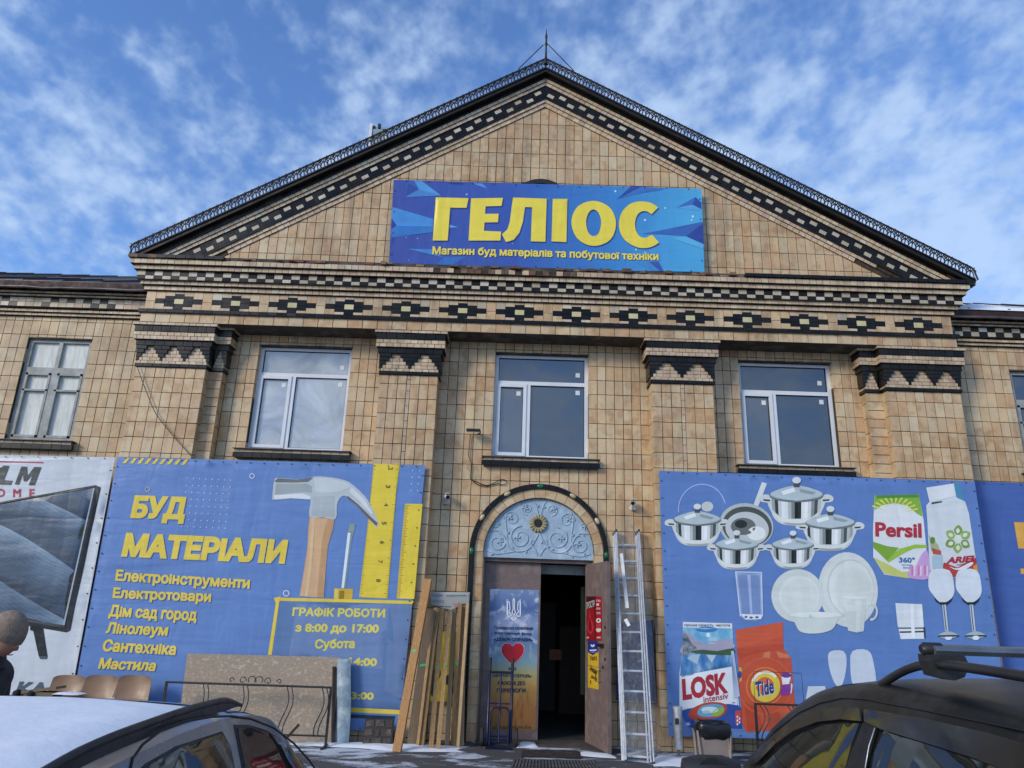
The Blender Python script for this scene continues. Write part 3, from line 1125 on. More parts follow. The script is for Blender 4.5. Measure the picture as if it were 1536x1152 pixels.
for i in range(3):
    xq = v0[0] + .06 + i * (v1[0] - v0[0] - .1) / 2
    MB().bx(xq - .025, xq + .025, yv - .02, yv + .04, v1[1] - .05 - (.07 if i == 2 else 0), v1[1] - .0 - (.07 if i == 2 else 0) + (.05 if i == 1 else 0)).build('bracket', IRON, VT)
# ---------------------------------------------------------------- side wings
GLASSV = {}


def pane_mat(name, inner, refl, film=False, rough=0.015, cloud=False):
    """window glass: a mirror coat over a base colour; cloud paints a reflection into it"""
    m, t, b = base_mat(name)
    out = [n for n in t.nodes if n.type == 'OUTPUT_MATERIAL'][0]
    g = N(t, 'ShaderNodeNewGeometry')
    if film:  # slanting pale streaks in the pane colour
        w_ = N(t, 'ShaderNodeMapping'); w_.inputs['Rotation'].default_value = (0, .6, 0); w_.inputs['Scale'].default_value = (9, 1, 1.6)
        t.links.new(g.outputs['Position'], w_.inputs[0])
        col = ramp(t, noisen(t, w_.outputs[0], 1.5, 6, .6, 1.0), [(0.3, inner), (0.6, tuple(min(1, q * 1.5) for q in inner)), (0.75, (.74, .74, .66))])
        t.links.new(col, b.inputs['Base Color'])
    elif cloud:       # reflected cloud painted into the pane colour
        t.links.new(ramp(t, noisen(t, g.outputs['Position'], 1.9, 5, .6, .8), [(0.32, (.24, .25, .25)), (0.5, (.40, .41, .40)), (0.68, (.56, .57, .54))]), b.inputs['Base Color'])
    else:
        t.links.new(ramp(t, noisen(t, g.outputs['Position'], 1.3, 2), [(0.35, inner), (0.7, tuple(q * .6 for q in inner))]), b.inputs['Base Color'])
    b.inputs['Roughness'].default_value = 0.6
    gl = N(t, 'ShaderNodeBsdfGlossy'); gl.inputs['Roughness'].default_value = rough
    gl.inputs['Color'].default_value = (.92, .96, 1, 1)
    bn = N(t, 'ShaderNodeBump'); bn.inputs['Strength'].default_value = .12; bn.inputs['Distance'].default_value = .02
    t.links.new(noisen(t, g.outputs['Position'], 1.6, 1), bn.inputs['Height']); t.links.new(bn.outputs[0], gl.inputs['Normal'])
    mx = N(t, 'ShaderNodeMixShader'); mx.inputs[0].default_value = refl
    t.links.new(b.outputs[0], mx.inputs[1]); t.links.new(gl.outputs[0], mx.inputs[2]); t.links.new(mx.outputs[0], out.inputs[0])
    return m


PVC = pmat('white_pvc', (.74, .76, .78), (.66, .69, .72), 4, 0.35, bump=.05)
OLDW = pmat('old_grey_paint', lin('a4a6a2'), lin('83857f'), 7, .6, bump=.4)
STK = pmat('paper_sticker', (.78, .8, .8))
SILLM = pmat('sill_tin', lin('5b5650'), lin('3d3935'), 5, .5, metal=.2, bump=.3)
GASK = pmat('black_gasket', (.02, .02, .022))


def bars(part_name, segs, mat_, parent, Y0, Y1):
    mb = MB()
    for (x0, x1, z0, z1) in segs:
        mb.bx(x0, x1, Y0, Y1, z0, z1)
    return mb.build(part_name, mat_, parent)


def pvc_window(w, ysep, xmul, panes, sash_left=True):
    x0, x1, z0, z1 = w
    f = .055
    fr = MB().bx(x0 + .01, x1 - .01, .165, .17, z0 + .01, z1 - .01).build('window', GASK, B)
    bars('frame', [(x0, x0 + f, z0, z1), (x1 - f, x1, z0, z1), (x0 + f, x1 - f, z1 - f, z1), (x0 + f, x1 - f, z0, z0 + f),
                   (x0 + f, x1 - f, ysep - .03, ysep + .03), (xmul - .035, xmul + .035, z0 + f, ysep - .03)], PVC, fr, .09, .15)
    s = .05
    a0, a1, b0, b1 = x0 + f - .01, xmul - .025, z0 + f - .01, ysep - .02
    bars('sash', [(a0, a0 + s, b0, b1), (a1 - s, a1, b0, b1), (a0 + s, a1 - s, b1 - s, b1), (a0 + s, a1 - s, b0, b0 + s)], PVC, fr, .075, .12)
    rects = [(x0 + f, x1 - f, ysep + .03, z1 - f), (a0 + s, a1 - s, b0 + s, b1 - s), (xmul + .035, x1 - f, z0 + f, ysep - .03)]
    for i, r in enumerate(rects):
        g_ = .008
        bars('gasket', [(r[0], r[0] + g_, r[2], r[3]), (r[1] - g_, r[1], r[2], r[3]), (r[0] + g_, r[1] - g_, r[3] - g_, r[3]), (r[0] + g_, r[1] - g_, r[2], r[2] + g_)], GASK, fr, .108, .130)
        MB().bx(r[0] + .004, r[1] - .004, .124, .134, r[2] + .004, r[3] - .004).build('pane', panes[i], fr)
        sx, sz = r[1] - (.10 if i != 1 else .07), r[3] - (.09 if i else .24)
        MB().bx(sx - .035, sx + .03, .119, .1225, sz - .035, sz + .035).build('sticker', STK, fr)
    return fr


PL = [pane_mat('pane_painted_cloud', (.30, .31, .30), .16, cloud=True), pane_mat('pane_dark', (.010, .016, .024), .14), pane_mat('pane_dark_warm', (.035, .036, .036), .17)]
pvc_window(WIN[0], 5.08, WIN[0][0] + .56, [PL[0], PL[0], PL[0]])
pvc_window(WIN[1], 5.07, WIN[1][0] + .52, [PL[1], PL[2], PL[1]])
pvc_window(WIN[2], 5.05, WIN[2][0] + .54, [PL[1], PL[2], PL[1]])


def sill(x0, x1, z, bld, parent=None):
    p = MB().bx(x0, x1, -.13, .09, z - .012, z).build('window_sill', SILLM, parent or bld)
    MB().bx(x0 + .03, x1 - .03, -.075, 0.006, z - .14, z - .014).build('bed', GROUTD, p)
    F_ = Frame((0, -.085, 0), UX, UZ, UN)
    grid(F_, lines(x0 + .03, x1 - .03, .145), [z - .055, z - .014], 'brick', 'brick', bld, p, gap=.006)
    F_ = Frame((0, -.10, 0), UX, UZ, UN)
    grid(F_, lines(x0, x1, .145), [z - .135, z - .058], 'darkw' if x0 < -2 else 'dark', 'dark_tile', bld, p, gap=.005, th=.03)
    return p


for w in WIN:
    sill(w[0] - .14, w[1] + .16, w[2] - .01, B)

# wing wall with one window each
w1 = [*at(48.5, 508, .0), *at(138, 512, .0)]
LW = [w1[0] - .06, w1[2] + .0, 3.90, 5.53]
RW = [xof(1513, 551, 0.0), xof(1513, 551, 0) + 1.40, 3.90, 5.51]
for root, x0, x1, win, dk in ((WL, -14.0, -6.19, LW, 'darkw'), (WR, 6.21, 14.0, RW, 'dark')):
    mb = MB()
    mb.bx(x0, win[0], G0, TH, 0, 6.15); mb.bx(win[1], x1, G0, TH, 0, 6.15)
    mb.bx(win[0], win[1], G0, TH, 0, win[2]); mb.bx(win[0], win[1], G0, TH, win[3], 6.15)
    wl = mb.build('wall', GROUT, root)
    mk = 'tileg' if root is WL else 'tile'
    ctop = zof(100, 400 + 478 / 6.4, -.05)
    rows_w = lines(GZ, ctop, RP, ROW0 + (.0 if root is WL else .0))
    us = lines(x0, win[0], .14)[:-1] + lines(win[0], win[1], .14)[:-1] + lines(win[1], x1, .138)
    grid(FR0, us, rows_w, mk, 'tile', root, wl, [tuple(win)])
    reveals(win, wl, root, mk)
    sill(win[0] - .1, win[1] + .1, win[2] - .01, root, wl)
    # cornice
    zA = [zof(100, 400 + y / 6.4, yy) for y, yy in ((475, -.05), (442, -.09), (432, -.09), (402, -.14), (390, -.14), (345, -.14), (305, -.14), (300, -.19), (272, -.19), (262, -.23), (240, -.23))]
    ent = MB().bx(x0, x1, -.03, G0 - .002, zA[0] - .001, 6.12).build('cornice', GROUT, root)

    def ccourse(Y, za, zb, mk_, pitch, kind, off=0, mkf=None, core=GROUT):
        MB().bx(x0, x1, Y + .010, -.02, za, zb).build('bed', core, ent)
        n = round((x1 - x0) / pitch)
        pp = (x1 - x0) / n
        us_ = [x0 + pp * i for i in range(n + 1)]
        if off: us_ = [x0] + [q + pp * off for q in us_[:-1]] + [x1]
        grid(Frame((0, Y, 0), UX, UZ, UN), us_, [za, zb], mkf or mk_, kind, root, ent, gap=.006)
    ccourse(-.05, zA[0], zA[1], 'brick', .103, 'brick')
    ccourse(-.09, zA[1] + .006, zA[3], 'brick', .103, 'brick', .5)
    for a_, b_, ph in ((zA[4], zA[5], 0), (zA[5], zA[6], 1)):
        ccourse(-.14, a_, b_, dk, .128, 'dark_tile', mkf=(lambda i, j, c, ph=ph: 'pale' if (i + ph) % 2 else (dk if RN.random() > (.45 if root is WL else 0) else 'brick')), core=GROUTD)
    ccourse(-.19, zA[6] + .006, zA[8], 'brick', .103, 'brick')
    ccourse(-.23, zA[8] + .006, zA[10], 'brick', .103, 'brick', .5)
    # roof of the wing
    ze = zA[10]
    sgn = -1 if root is WL else 1
    mb = MB()
    y0, y1 = -.30, 4.2
    zr0 = zof(100, 400 + 222 / 6.4, -.34) + .165
    zr1 = CAM.z + (zof(100, 413, 0) - CAM.z) / 10.8 * (10.8 + y1)
    rb = random.Random(5)
    n = 24
    mb.add([(x0, y0, zr0), (x1 - .0, y0, zr0), (x1, y1, zr1), (x0, y1, zr1), (x0, y0, zr0 - .03), (x1, y0, zr0 - .03), (x1, y1, zr1 - .03), (x0, y1, zr1 - .03)],
           [(0, 1, 2, 3), (4, 5, 6, 7), (0, 1, 5, 4), (1, 2, 6, 5), (2, 3, 7, 6), (3, 0, 4, 7)])
    rf = mb.build('roof', pmat('brown_tin_roof', lin('3a2721'), lin('201816'), 1.4, .42, metal=.25, bump=.4, c3=lin('54372c'), stretch=(1, .3, .3)), root)
    sl_ = (zr1 - zr0) / (y1 - y0)
    for k in range(int((x1 - x0) / .62)):
        xs_ = x0 + .31 + k * .62
        MB().bar((xs_, y0, zr0 + .018), (xs_, y1, zr1 + .018), .03, .035).build('seam', MATS['brown_tin_roof'], rf)
    MB().bx(x0, x1, y0 - .012, y0 + .02, zr0 - .13, zr0 - .02).build('gutter_board', pmat('rusty_board', lin('2c1a17'), lin('4a2c24'), 5, .7, bump=.6), rf)
    mbx = MB()
    for k in range(40):
        xs_ = x0 + (x1 - x0) * (k + .5) / 40
        mbx.bx(xs_ - .02, xs_ + .02, y0 + .03, -.02, zr0 - .10, zr0 - .06)
    mbx.build('rafter_ends', MATS['rusty_board'], rf)['kind'] = 'stuff'
    MB().bx(x0, x1, y0 + .03, .12, zr0 - .06, zr0 - .035).build('eave_soffit', MATS['rusty_board'], rf)
    mb = MB()
    mb.tube([(x0 + (x1 - x0) * q / 30, y0 - .04, zr0 - .135 - .02 * noise.noise(Vector((q * .6, 3, sgn)))) for q in range(31)], .020, 6)
    mb.build('gutter', pmat('gutter_tin', lin('4a4643'), lin('77716c'), 4, .4, metal=.5), rf)
    # snow lying in strips along the seams
    for k in range(9 if root is WL else 7):
        xs_ = (-6.35 - k * .62) if root is WL else (6.3 + k * .62)
        mb = MB()
        wv = .07
        yb = y0 + .08 if root is WR else y0 + rb.uniform(.1, .7)
        pts = []
        L_ = rb.uniform(1.6, 3.4)
        for q in range(9):
            tt = q / 8
            yy = yb + L_ * tt
            ww = wv * (1 - .6 * tt) * rb.uniform(.7, 1.2)
            pts.append((yy, ww))
        vs = []
        for yy, ww in pts:
            zz_ = zr0 + (yy - y0) * sl_
            vs += [(xs_ - ww, yy, zz_ + .004), (xs_ - ww * .4, yy, zz_ + .035), (xs_ + ww * .5, yy, zz_ + .03), (xs_ + ww, yy, zz_ + .004)]
        fs = [(q * 4 + j, q * 4 + j + 1, q * 4 + j + 5, q * 4 + j + 4) for q in range(8) for j in range(3)]
        mb.add(vs, fs, 0, 0, True)
        mb.build('snow_strip', SNOW, rf)['kind'] = 'stuff'
    if root is WR:
        mb = MB()
        vs = []
        for q in range(25):
            tt = q / 24
            xs_ = 6.33 + 2.6 * tt
            hh = (.085 * (1 - tt) ** 1.5 + .02) * (1 - .15 * noise.noise(Vector((q * .4, 0, 0)))) * min(1, .35 + q * .25)
            for yy, k_ in ((y0 - .02, .06), (y0 + .04, .7), (y0 + .14, 1), (y0 + .3, .7), (y0 + .5, .05)):
                vs.append((xs_, yy, zr0 + (yy - y0) * sl_ + hh * k_ + .004))
        fs = [(q * 5 + j, q * 5 + j + 1, q * 5 + j + 6, q * 5 + j + 5) for q in range(24) for j in range(4)]
        mb.add(vs, fs, 0, 0, True)
        mb.build('snow_drift', SNOW, rf)['kind'] = 'stuff'

# old wooden window of the left wing: transom, two casements with a glazing bar
FILM = pane_mat('pane_with_film', (.46, .46, .41), .05, True)  # pane colour with pale streaks


def old_window(w, root, pane, mat_):
    x0, x1, z0, z1 = w
    fr = MB().bx(x0 + .01, x1 - .01, .125, .13, z0 + .01, z1 - .01).build('window', GASK, root)
    f, zt_, xm = .06, z0 + (z1 - z0) * .685, (x0 + x1) / 2
    bars('frame', [(x0, x0 + f, z0, z1), (x1 - f, x1, z0, z1), (x0 + f, x1 - f, z1 - f, z1), (x0 + f, x1 - f, z0, z0 + f), (x0 + f, x1 - f, zt_ - .045, zt_ + .045),
                   (xm - .05, xm + .05, z0 + f, zt_ - .045), (xm - .03, xm + .03, zt_ + .045, z1 - f)], mat_, fr, .05, .11)
    zb_ = zt_ - .32
    for a0, a1 in ((x0 + f, xm - .05), (xm + .05, x1 - f)):
        bars('sash', [(a0, a0 + .035, z0 + f, zt_ - .045), (a1 - .035, a1, z0 + f, zt_ - .045), (a0, a1, z0 + f, z0 + f + .035), (a0, a1, zt_ - .08, zt_ - .045), (a0, a1, zb_ - .014, zb_ + .014)], mat_, fr, .042, .09)
        MB().bx(a0 + .02, a1 - .02, .095, .105, z0 + f, zb_ - .01).build('pane', pane, fr)
        MB().bx(a0 + .02, a1 - .02, .095, .105, zb_ + .01, zt_ - .05).build('pane', pane, fr)
    for a0, a1 in ((x0 + f, xm - .03), (xm + .03, x1 - f)):
        MB().bx(a0, a1, .095, .105, zt_ + .04, z1 - f + .01).build('pane', pane, fr)
    return fr


old_window(LW, WL, FILM, OLDW)
old_window(RW, WR, PL[1], OLDW)

# ---------------------------------------------------------------- doorway
# arch rings
def ring(r0, r1, Y, n, mk, kind, a0=0.0, a1=math.pi, parent=None, gap=.006, th=.03):
    for k in range(n):
        t0, t1 = a0 + (a1 - a0) * k / n, a0 + (a1 - a0) * (k + 1) / n
        tm = (t0 + t1) / 2
        rm = (r0 + r1) / 2
        mb = MB()
        g_ = gap / 2 / rm
        cs_ = []
        for q in range(4):
            t_ = t0 + g_ + (t1 - t0 - 2 * g_) * q / 3
            cs_.append((math.cos(t_), math.sin(t_)))
        poly = [(c * (r0 + .003), s * (r0 + .003)) for c, s in cs_] + [(c * (r1 - .003), s * (r1 - .003)) for c, s in reversed(cs_)]
        m4 = Matrix(((1, 0, 0, XD), (0, 0, 1, 0), (0, 1, 0, ZS), (0, 0, 0, 1)))
        mb.prism(poly, m4, Y, Y + th + RN.uniform(0, .003))
        mb.build(kind, MK[mk], parent)


ARC = MB()
for k in range(24):
    t0, t1 = math.pi * k / 24, math.pi * (k + 1) / 24
    for r0, r1, y0 in ((.785, .92, -.012), (.92, .995, -.045)):
        ARC.prism([(math.cos(t0) * r0, math.sin(t0) * r0), (math.cos(t0) * r1, math.sin(t0) * r1), (math.cos(t1) * r1, math.sin(t1) * r1), (math.cos(t1) * r0, math.sin(t1) * r0)],
                  Matrix(((1, 0, 0, XD), (0, 0, 1, 0), (0, 1, 0, ZS), (0, 0, 0, 1))), y0, .2)
for sx in (-1, 1):
    ARC.bx(XD + sx * .785, XD + sx * .92, -.012, .2, GZ, ZS)
    ARC.bx(XD + sx * .92, XD + sx * .995, -.045, .2, GZ, ZS)
arch = ARC.build('door_arch', GROUTD, B)
ring(.79, .918, -.022, 17, 'tile', 'arch_tile', parent=arch)
ring(.922, .992, -.058, 26, 'dark', 'dark_tile', parent=arch)
GREENT = pmat('green_glaze', lin('1f7a55'), lin('155a3e'), 6, .15, bump=.1)
for sx in (-1, 1):
    zz_ = lines(GZ, ZS, .235)
    for a_, b_ in zip(zz_[:-1], zz_[1:]):
        x0, x1 = sorted((XD + sx * .79, XD + sx * .918))
        MB().bx(x0 + .003, x1 - .003, -.022, .0, a_ + .003, b_ - .003).build('arch_tile', TILE, arch)
        # return of the jamb
        MB().bx(XD + sx * .785 - .004, XD + sx * .785 + .004, -.014, .17, a_ + .003, b_ - .003).build('arch_tile', TILE, arch)
    zz_ = lines(GZ, ZS, .135)
    for k, (a_, b_) in enumerate(zip(zz_[:-1], zz_[1:])):
        x0, x1 = sorted((XD + sx * .922, XD + sx * .992))
        MB().bx(x0 + .002, x1 - .002, -.058, -.02, a_ + .003, b_ - .003).build('dark_tile', DARK, arch)
for ang, c_ in ((0, 'g'), (30, 'c'), (60, 'c'), (90, 'g'), (120, 'c'), (150, 'c'), (180, 'g')):
    t_ = math.radians(ang)
    mb = MB()
    vs = []
    C_ = Vector((XD + math.cos(t_) * .957, -.058, ZS + math.sin(t_) * .957))
    tu = Vector((-math.sin(t_), 0, math.cos(t_))); tv = Vector((math.cos(t_), 0, math.sin(t_)))
    for i in range(5):
        ph = math.pi / 2 * i / 4
        for j in range(12):
            a_ = 2 * math.pi * j / 12
            vs.append(C_ + tu * math.cos(a_) * math.cos(ph) * .052 + tv * math.sin(a_) * math.cos(ph) * .030 + Vector((0, -math.sin(ph) * .022, 0)))
    fs = [(i * 12 + j, i * 12 + (j + 1) % 12, (i + 1) * 12 + (j + 1) % 12, (i + 1) * 12 + j) for i in range(4) for j in range(12)]
    mb.add(vs, fs, 0, 0, True)
    mb.build('cabochon', GREENT if c_ == 'g' else pmat('cream_glaze', lin('cdbb94'), lin('b09a74'), 9, .2), arch)

# tympanum: painted plaster relief with scrolls and a rosette
PB = pmat('pale_blue_plaster', lin('a9bccb'), lin('93a9bb'), 5, .6, bump=.3, c3=lin('b6c8d6'))
mb = MB()
zb = 2.43
poly = [(math.cos(math.pi * k / 32) * .79, max(0, math.sin(math.pi * k / 32) * .79)) for k in range(33)]
poly = [(.785, zb - ZS)] + poly + [(-.785, zb - ZS)]
m4 = Matrix(((1, 0, 0, XD), (0, 0, 1, 0), (0, 1, 0, ZS), (0, 0, 0, 1)))
mb.prism(poly, m4, .035, .25)
TY = mb.build('tympanum', PB, arch)
mb = MB()


def scroll(cx, cz, r, a0, turns, sgn, thick=.013, grow=.35):
    pts, rs = [], []
    n = 30
    for k in range(n):
        q = k / (n - 1)
        a_ = a0 + sgn * turns * 2 * math.pi * q
        rr_ = r * (1 - (1 - grow) * q)
        pts.append((XD + cx + math.cos(a_) * rr_, .032, cz + math.sin(a_) * rr_))
        rs.append(thick * (1 - .45 * q))
    mb.tube(pts, rs, 6)
    e = pts[-1]
    for w_ in range(4):      # leaf tuft at the eye of the scroll
        an = a_ + w_ * 1.5
        mb.tube([e, (e[0] + math.cos(an) * .035, .026, e[2] + math.sin(an) * .035), (e[0] + math.cos(an + .5) * .06, .034, e[2] + math.sin(an + .5) * .06)], [.008, .014, .003], 5)


def vine(pts, thick=.012):
    P_ = [Vector((XD + x, .033, z)) for x, z in pts]
    out = []
    for i in range(len(P_) - 1):
        p0, p1, p2, p3 = P_[max(i - 1, 0)], P_[i], P_[i + 1], P_[min(i + 2, len(P_) - 1)]
        for k in range(5):
            q = k / 5
            out.append(.5 * ((2 * p1) + (p2 - p0) * q + (2 * p0 - 5 * p1 + 4 * p2 - p3) * q * q + (3 * p1 - p0 - 3 * p2 + p3) * q ** 3))
    out.append(P_[-1])
    mb.tube(out, thick, 6)
    for k in range(4, len(out) - 2, 7):      # small leaves along the stem
        d = (out[k + 1] - out[k]).normalized()
        nrm = Vector((-d.z, 0, d.x)) * (1 if k % 2 else -1)
        mb.tube([out[k], out[k] + nrm * .025 + d * .015 + Vector((0, -.008, 0)), out[k] + nrm * .045 + d * .035], [.006, .012, .002], 5)


for sx in (-1, 1):
    scroll(sx * .26, 2.72, .165, math.pi * (.5 if sx > 0 else .5), 1.25, -sx)
    scroll(sx * .60, 2.64, .135, math.pi * .55 if sx > 0 else math.pi * .45, 1.2, sx)
    scroll(sx * .18, 3.13, .085, -math.pi / 2, 1.3, sx, .010)
    scroll(sx * .40, 2.98, .115, math.pi * (0 if sx > 0 else 1), 1.1, sx, .011)
    scroll(sx * .64, 2.90, .055, 0, 1.0, sx, .009)
    vine([(sx * .0, 2.80), (sx * .07, 2.66), (sx * .15, 2.56), (sx * .30, 2.52), (sx * .42, 2.57), (sx * .50, 2.70), (sx * .58, 2.80), (sx * .70, 2.80)])
    vine([(sx * .45, 2.62), (sx * .47, 2.80), (sx * .49, 2.98), (sx * .46, 3.10)], .010)
    vine([(sx * .04, 2.53), (sx * .12, 2.62), (sx * .10, 2.70)], .010)
    vine([(sx * .02, 3.05), (sx * .05, 3.18), (sx * .10, 3.26)], .010)
    vine([(sx * .35, 2.52), (sx * .5, 2.49), (sx * .62, 2.48), (sx * .74, 2.52)], .010)
    for q in range(5):
        vine([(sx * (.02 + q * .012), 2.47 + q * .02), (sx * (.05 + q * .012), 2.56 + q * .012)], .010)
mb.build('scrollwork', PB, TY)
cxr, czr = at(807.7, 785, 0.0)
mb = MB()
OCH = pmat('ochre_plaster', lin('b3aa84'), lin('8e8560'), 9, .7, bump=.5)
for k in range(16):
    a_ = 2 * math.pi * k / 16
    c_, s_ = math.cos(a_), math.sin(a_)
    for r_, w_ in ((.125, .024), (.10, .020)):
        mb.tube([(cxr + c_ * .065, .02, czr + s_ * .065), (cxr + c_ * (r_ - .02), .005, czr + s_ * (r_ - .02)), (cxr + c_ * (r_ + .012), .022, czr + s_ * (r_ + .012))], [.012, w_, .004], 6)
mb.build('rosette', OCH, TY)
MB().lathe((cxr, .012, czr), [(.066, 0), (.066, .022), (.05, .024)], 20, axis='y').build('rosette_eye', pmat('black_hole', (.008, .008, .008)), TY)

# reveal, frame and leaves
MAUVE = pmat('mauve_metal_door', lin('7d6d67'), lin('6d5e59'), 5, .5, bump=.25, detail=9, c3=lin('857570'))
YD = .17
jl = XD - .785; jr = XD + .785
mb = MB()
mb.bx(jl, jl + .03, .10, .26, GZ, 2.435); mb.bx(jr - .03, jr, .10, .26, GZ, 2.435); mb.bx(jl + .03, jr - .03, .10, .26, 2.38, 2.435)
DF = mb.build('door_frame', MAUVE, B)
xs0, xs1 = xof(735, 1000, YD), xof(808.5, 1000, YD)
zd = 2.375
MB().bx(jl + .032, xs1, YD, YD + .045, GZ + .02, zd).build('door_leaf', MAUVE, DF)
# transom panel over the opening
MB().bx(xs1 + .005, jr - .032, YD + .25, YD + .27, zof(845, 862, YD + .25), zd).build('transom_panel', pmat('frosted_panel', lin('8d9490'), lin('7a817e'), 3, .3), DF)
# open right leaf, swung out past a right angle
hx = xof(877.5, 1000, YD)
fx_, fy_ = atz(912.5, 1132.6, GZ)
hinge = Vector((hx, YD - .02, 0)); free = Vector((fx_, fy_, 0))
dl = (free - hinge).normalized()
Ld = (free - hinge).length
nl = Vector((-dl.y, dl.x, 0))
if nl.x > 0: nl = -nl
m = Matrix((dl, Vector((0, 0, 1)), -nl)).transposed().to_4x4(); m.translation = hinge
RL = MB().prism([(0, GZ + .015), (Ld, GZ + .015), (Ld, zd), (0, zd)], m, 0, .045).build('door_leaf', MAUVE, DF)
FRL = Frame(hinge, dl, (0, 0, 1), nl)


def leafbox(u0, u1, v0, v1, n0, n1, name, mat_, par=None):
    m_ = Matrix((FRL.u * (u1 - u0), FRL.v * (v1 - v0), FRL.n * (n1 - n0))).transposed().to_4x4()
    m_.translation = FRL.p((u0 + u1) / 2, (v0 + v1) / 2, (n0 + n1) / 2)
    return MB().matbox(m_).build(name, mat_, par or RL)


def leafpt(px, py):
    d = ray(px, py)
    n_ = FRL.n
    t_ = (FRL.o - CAM).dot(n_) / d.dot(n_)
    q = CAM + d * t_ - FRL.o
    return q.dot(FRL.u), q.dot(FRL.v)


STEEL0 = pmat('handle_steel', (.10, .10, .10), rough=.3, metal=.6)
BLK = pmat('black_plastic', (.018, .018, .02), rough=.35)
leafbox(.0, Ld, 1.02, 1.028, .0, .004, 'crease', MAUVE)
u_, v_ = leafpt(904, 968)
leafbox(u_ - .09, u_ + .05, v_ - .02, v_ + .02, .004, .05, 'latch', BLK)
u0_, v0_ = leafpt(899, 1006); u1_, v1_ = leafpt(899, 1022)
MB().tube([FRL.p(u0_ + .06, v0_, .0), FRL.p(u0_, v0_, .05), FRL.p(u0_, v1_ + .0, .05), FRL.p(u0_ + .06, v1_, .0)], .007, 6).build('handle', STEEL0, RL)
MB().tube([FRL.p(u0_, v0_ + .04, -.045), FRL.p(u0_ + .0, v0_ + .02, -.09), FRL.p(u0_, v1_, -.09), FRL.p(u0_, v1_ - .02, -.045)], .010, 6).build('handle', BLK, RL)
for px, py in ((908, 941), (908, 989), (905, 1001)):
    u_, v_ = leafpt(px, py)
    leafbox(u_ - .015, u_ + .015, v_ - .015, v_ + .015, .0, .012, 'screw_cover', BLK)
# dark shop interior
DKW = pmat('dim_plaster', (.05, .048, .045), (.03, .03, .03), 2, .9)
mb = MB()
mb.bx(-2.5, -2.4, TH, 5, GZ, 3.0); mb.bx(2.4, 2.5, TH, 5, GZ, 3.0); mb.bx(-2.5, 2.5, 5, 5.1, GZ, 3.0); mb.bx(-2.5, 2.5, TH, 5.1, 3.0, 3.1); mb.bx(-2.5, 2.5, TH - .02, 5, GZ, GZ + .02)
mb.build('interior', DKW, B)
for k_, (xa_, xb_, ya_, za_, zb_) in enumerate(((-.15, .45, 3.6, .03, 1.9), (.5, 1.1, 3.2, .03, 1.5), (-.2, .1, 2.6, 1.7, 2.1))):
    MB().bx(xa_, xb_, ya_, ya_ + .4, za_, zb_).build('interior_shelf', pmat('shelf_grey_%d' % k_, ((.10, .10, .09), (.12, .07, .04), (.16, .17, .17))[k_]), B)
MB().bx(xof(824, 975, 1.5), xof(842, 975, 1.5), 1.48, 1.5, zof(830, 990, 1.5), zof(830, 974, 1.5)).build('interior_notice', pmat('dull_orange', lin('8a4a22')), B)
MB().bx(xof(871, 960, .6), xof(877, 960, .6), .58, .66, 0.6, zof(870, 880, .6)).build('interior_curtain', pmat('dark_green', lin('142417')), B)
MB().bx(jl, jr, -.28, .25, GZ, GZ + .022).build('threshold', CEM, B)
# ---------------------------------------------------------------- printed cloth banners
from mathutils.geometry import delaunay_2d_cdt

PRN = {}


def creases(t, b):
    """slack folds and fine wrinkles of hung vinyl"""
    g = N(t, 'ShaderNodeNewGeometry')
    h = None
    for sc_, rot, amt in (((0.5, 1, 2.4), 0.35, 1.0), ((2.2, 1, 0.5), -0.25, 0.8), ((3.0, 1, 5.0), 0.8, 0.18)):
        m_ = N(t, 'ShaderNodeMapping')
        m_.inputs['Scale'].default_value = sc_
        m_.inputs['Rotation'].default_value = (0, rot, 0)
        t.links.new(g.outputs['Position'], m_.inputs[0])
        z = mathn(t, 'ABSOLUTE', mathn(t, 'SUBTRACT', noisen(t, m_.outputs[0], 1.0, 3, .5, .3), .5))
        z = mathn(t, 'MULTIPLY', z, amt)
        h = z if h is None else mathn(t, 'ADD', h, z)
    bn = N(t, 'ShaderNodeBump'); bn.inputs['Strength'].default_value = .9; bn.inputs['Distance'].default_value = .036
    t.links.new(h, bn.inputs['Height']); t.links.new(bn.outputs[0], b.inputs['Normal'])




def ink(hexc, gloss=0.42):
    """flat print on vinyl, one colour"""
    k = (hexc, gloss)
    if k in PRN: return PRN[k]
    m, t, b = base_mat('print_' + hexc)
    g = N(t, 'ShaderNodeNewGeometry')
    c = lin(hexc)
    z1 = noisen(t, g.outputs['Position'], 2.2, 5, .6)
    t.links.new(ramp(t, z1, [(0.3, tuple(q * .93 for q in c)), (0.7, tuple(min(1, q * 1.04 + .004) for q in c))]), b.inputs['Base Color'])
    b.inputs['Roughness'].default_value = gloss
    b.inputs['Specular IOR Level'].default_value = .35
    creases(t, b)
    PRN[k] = m
    return m


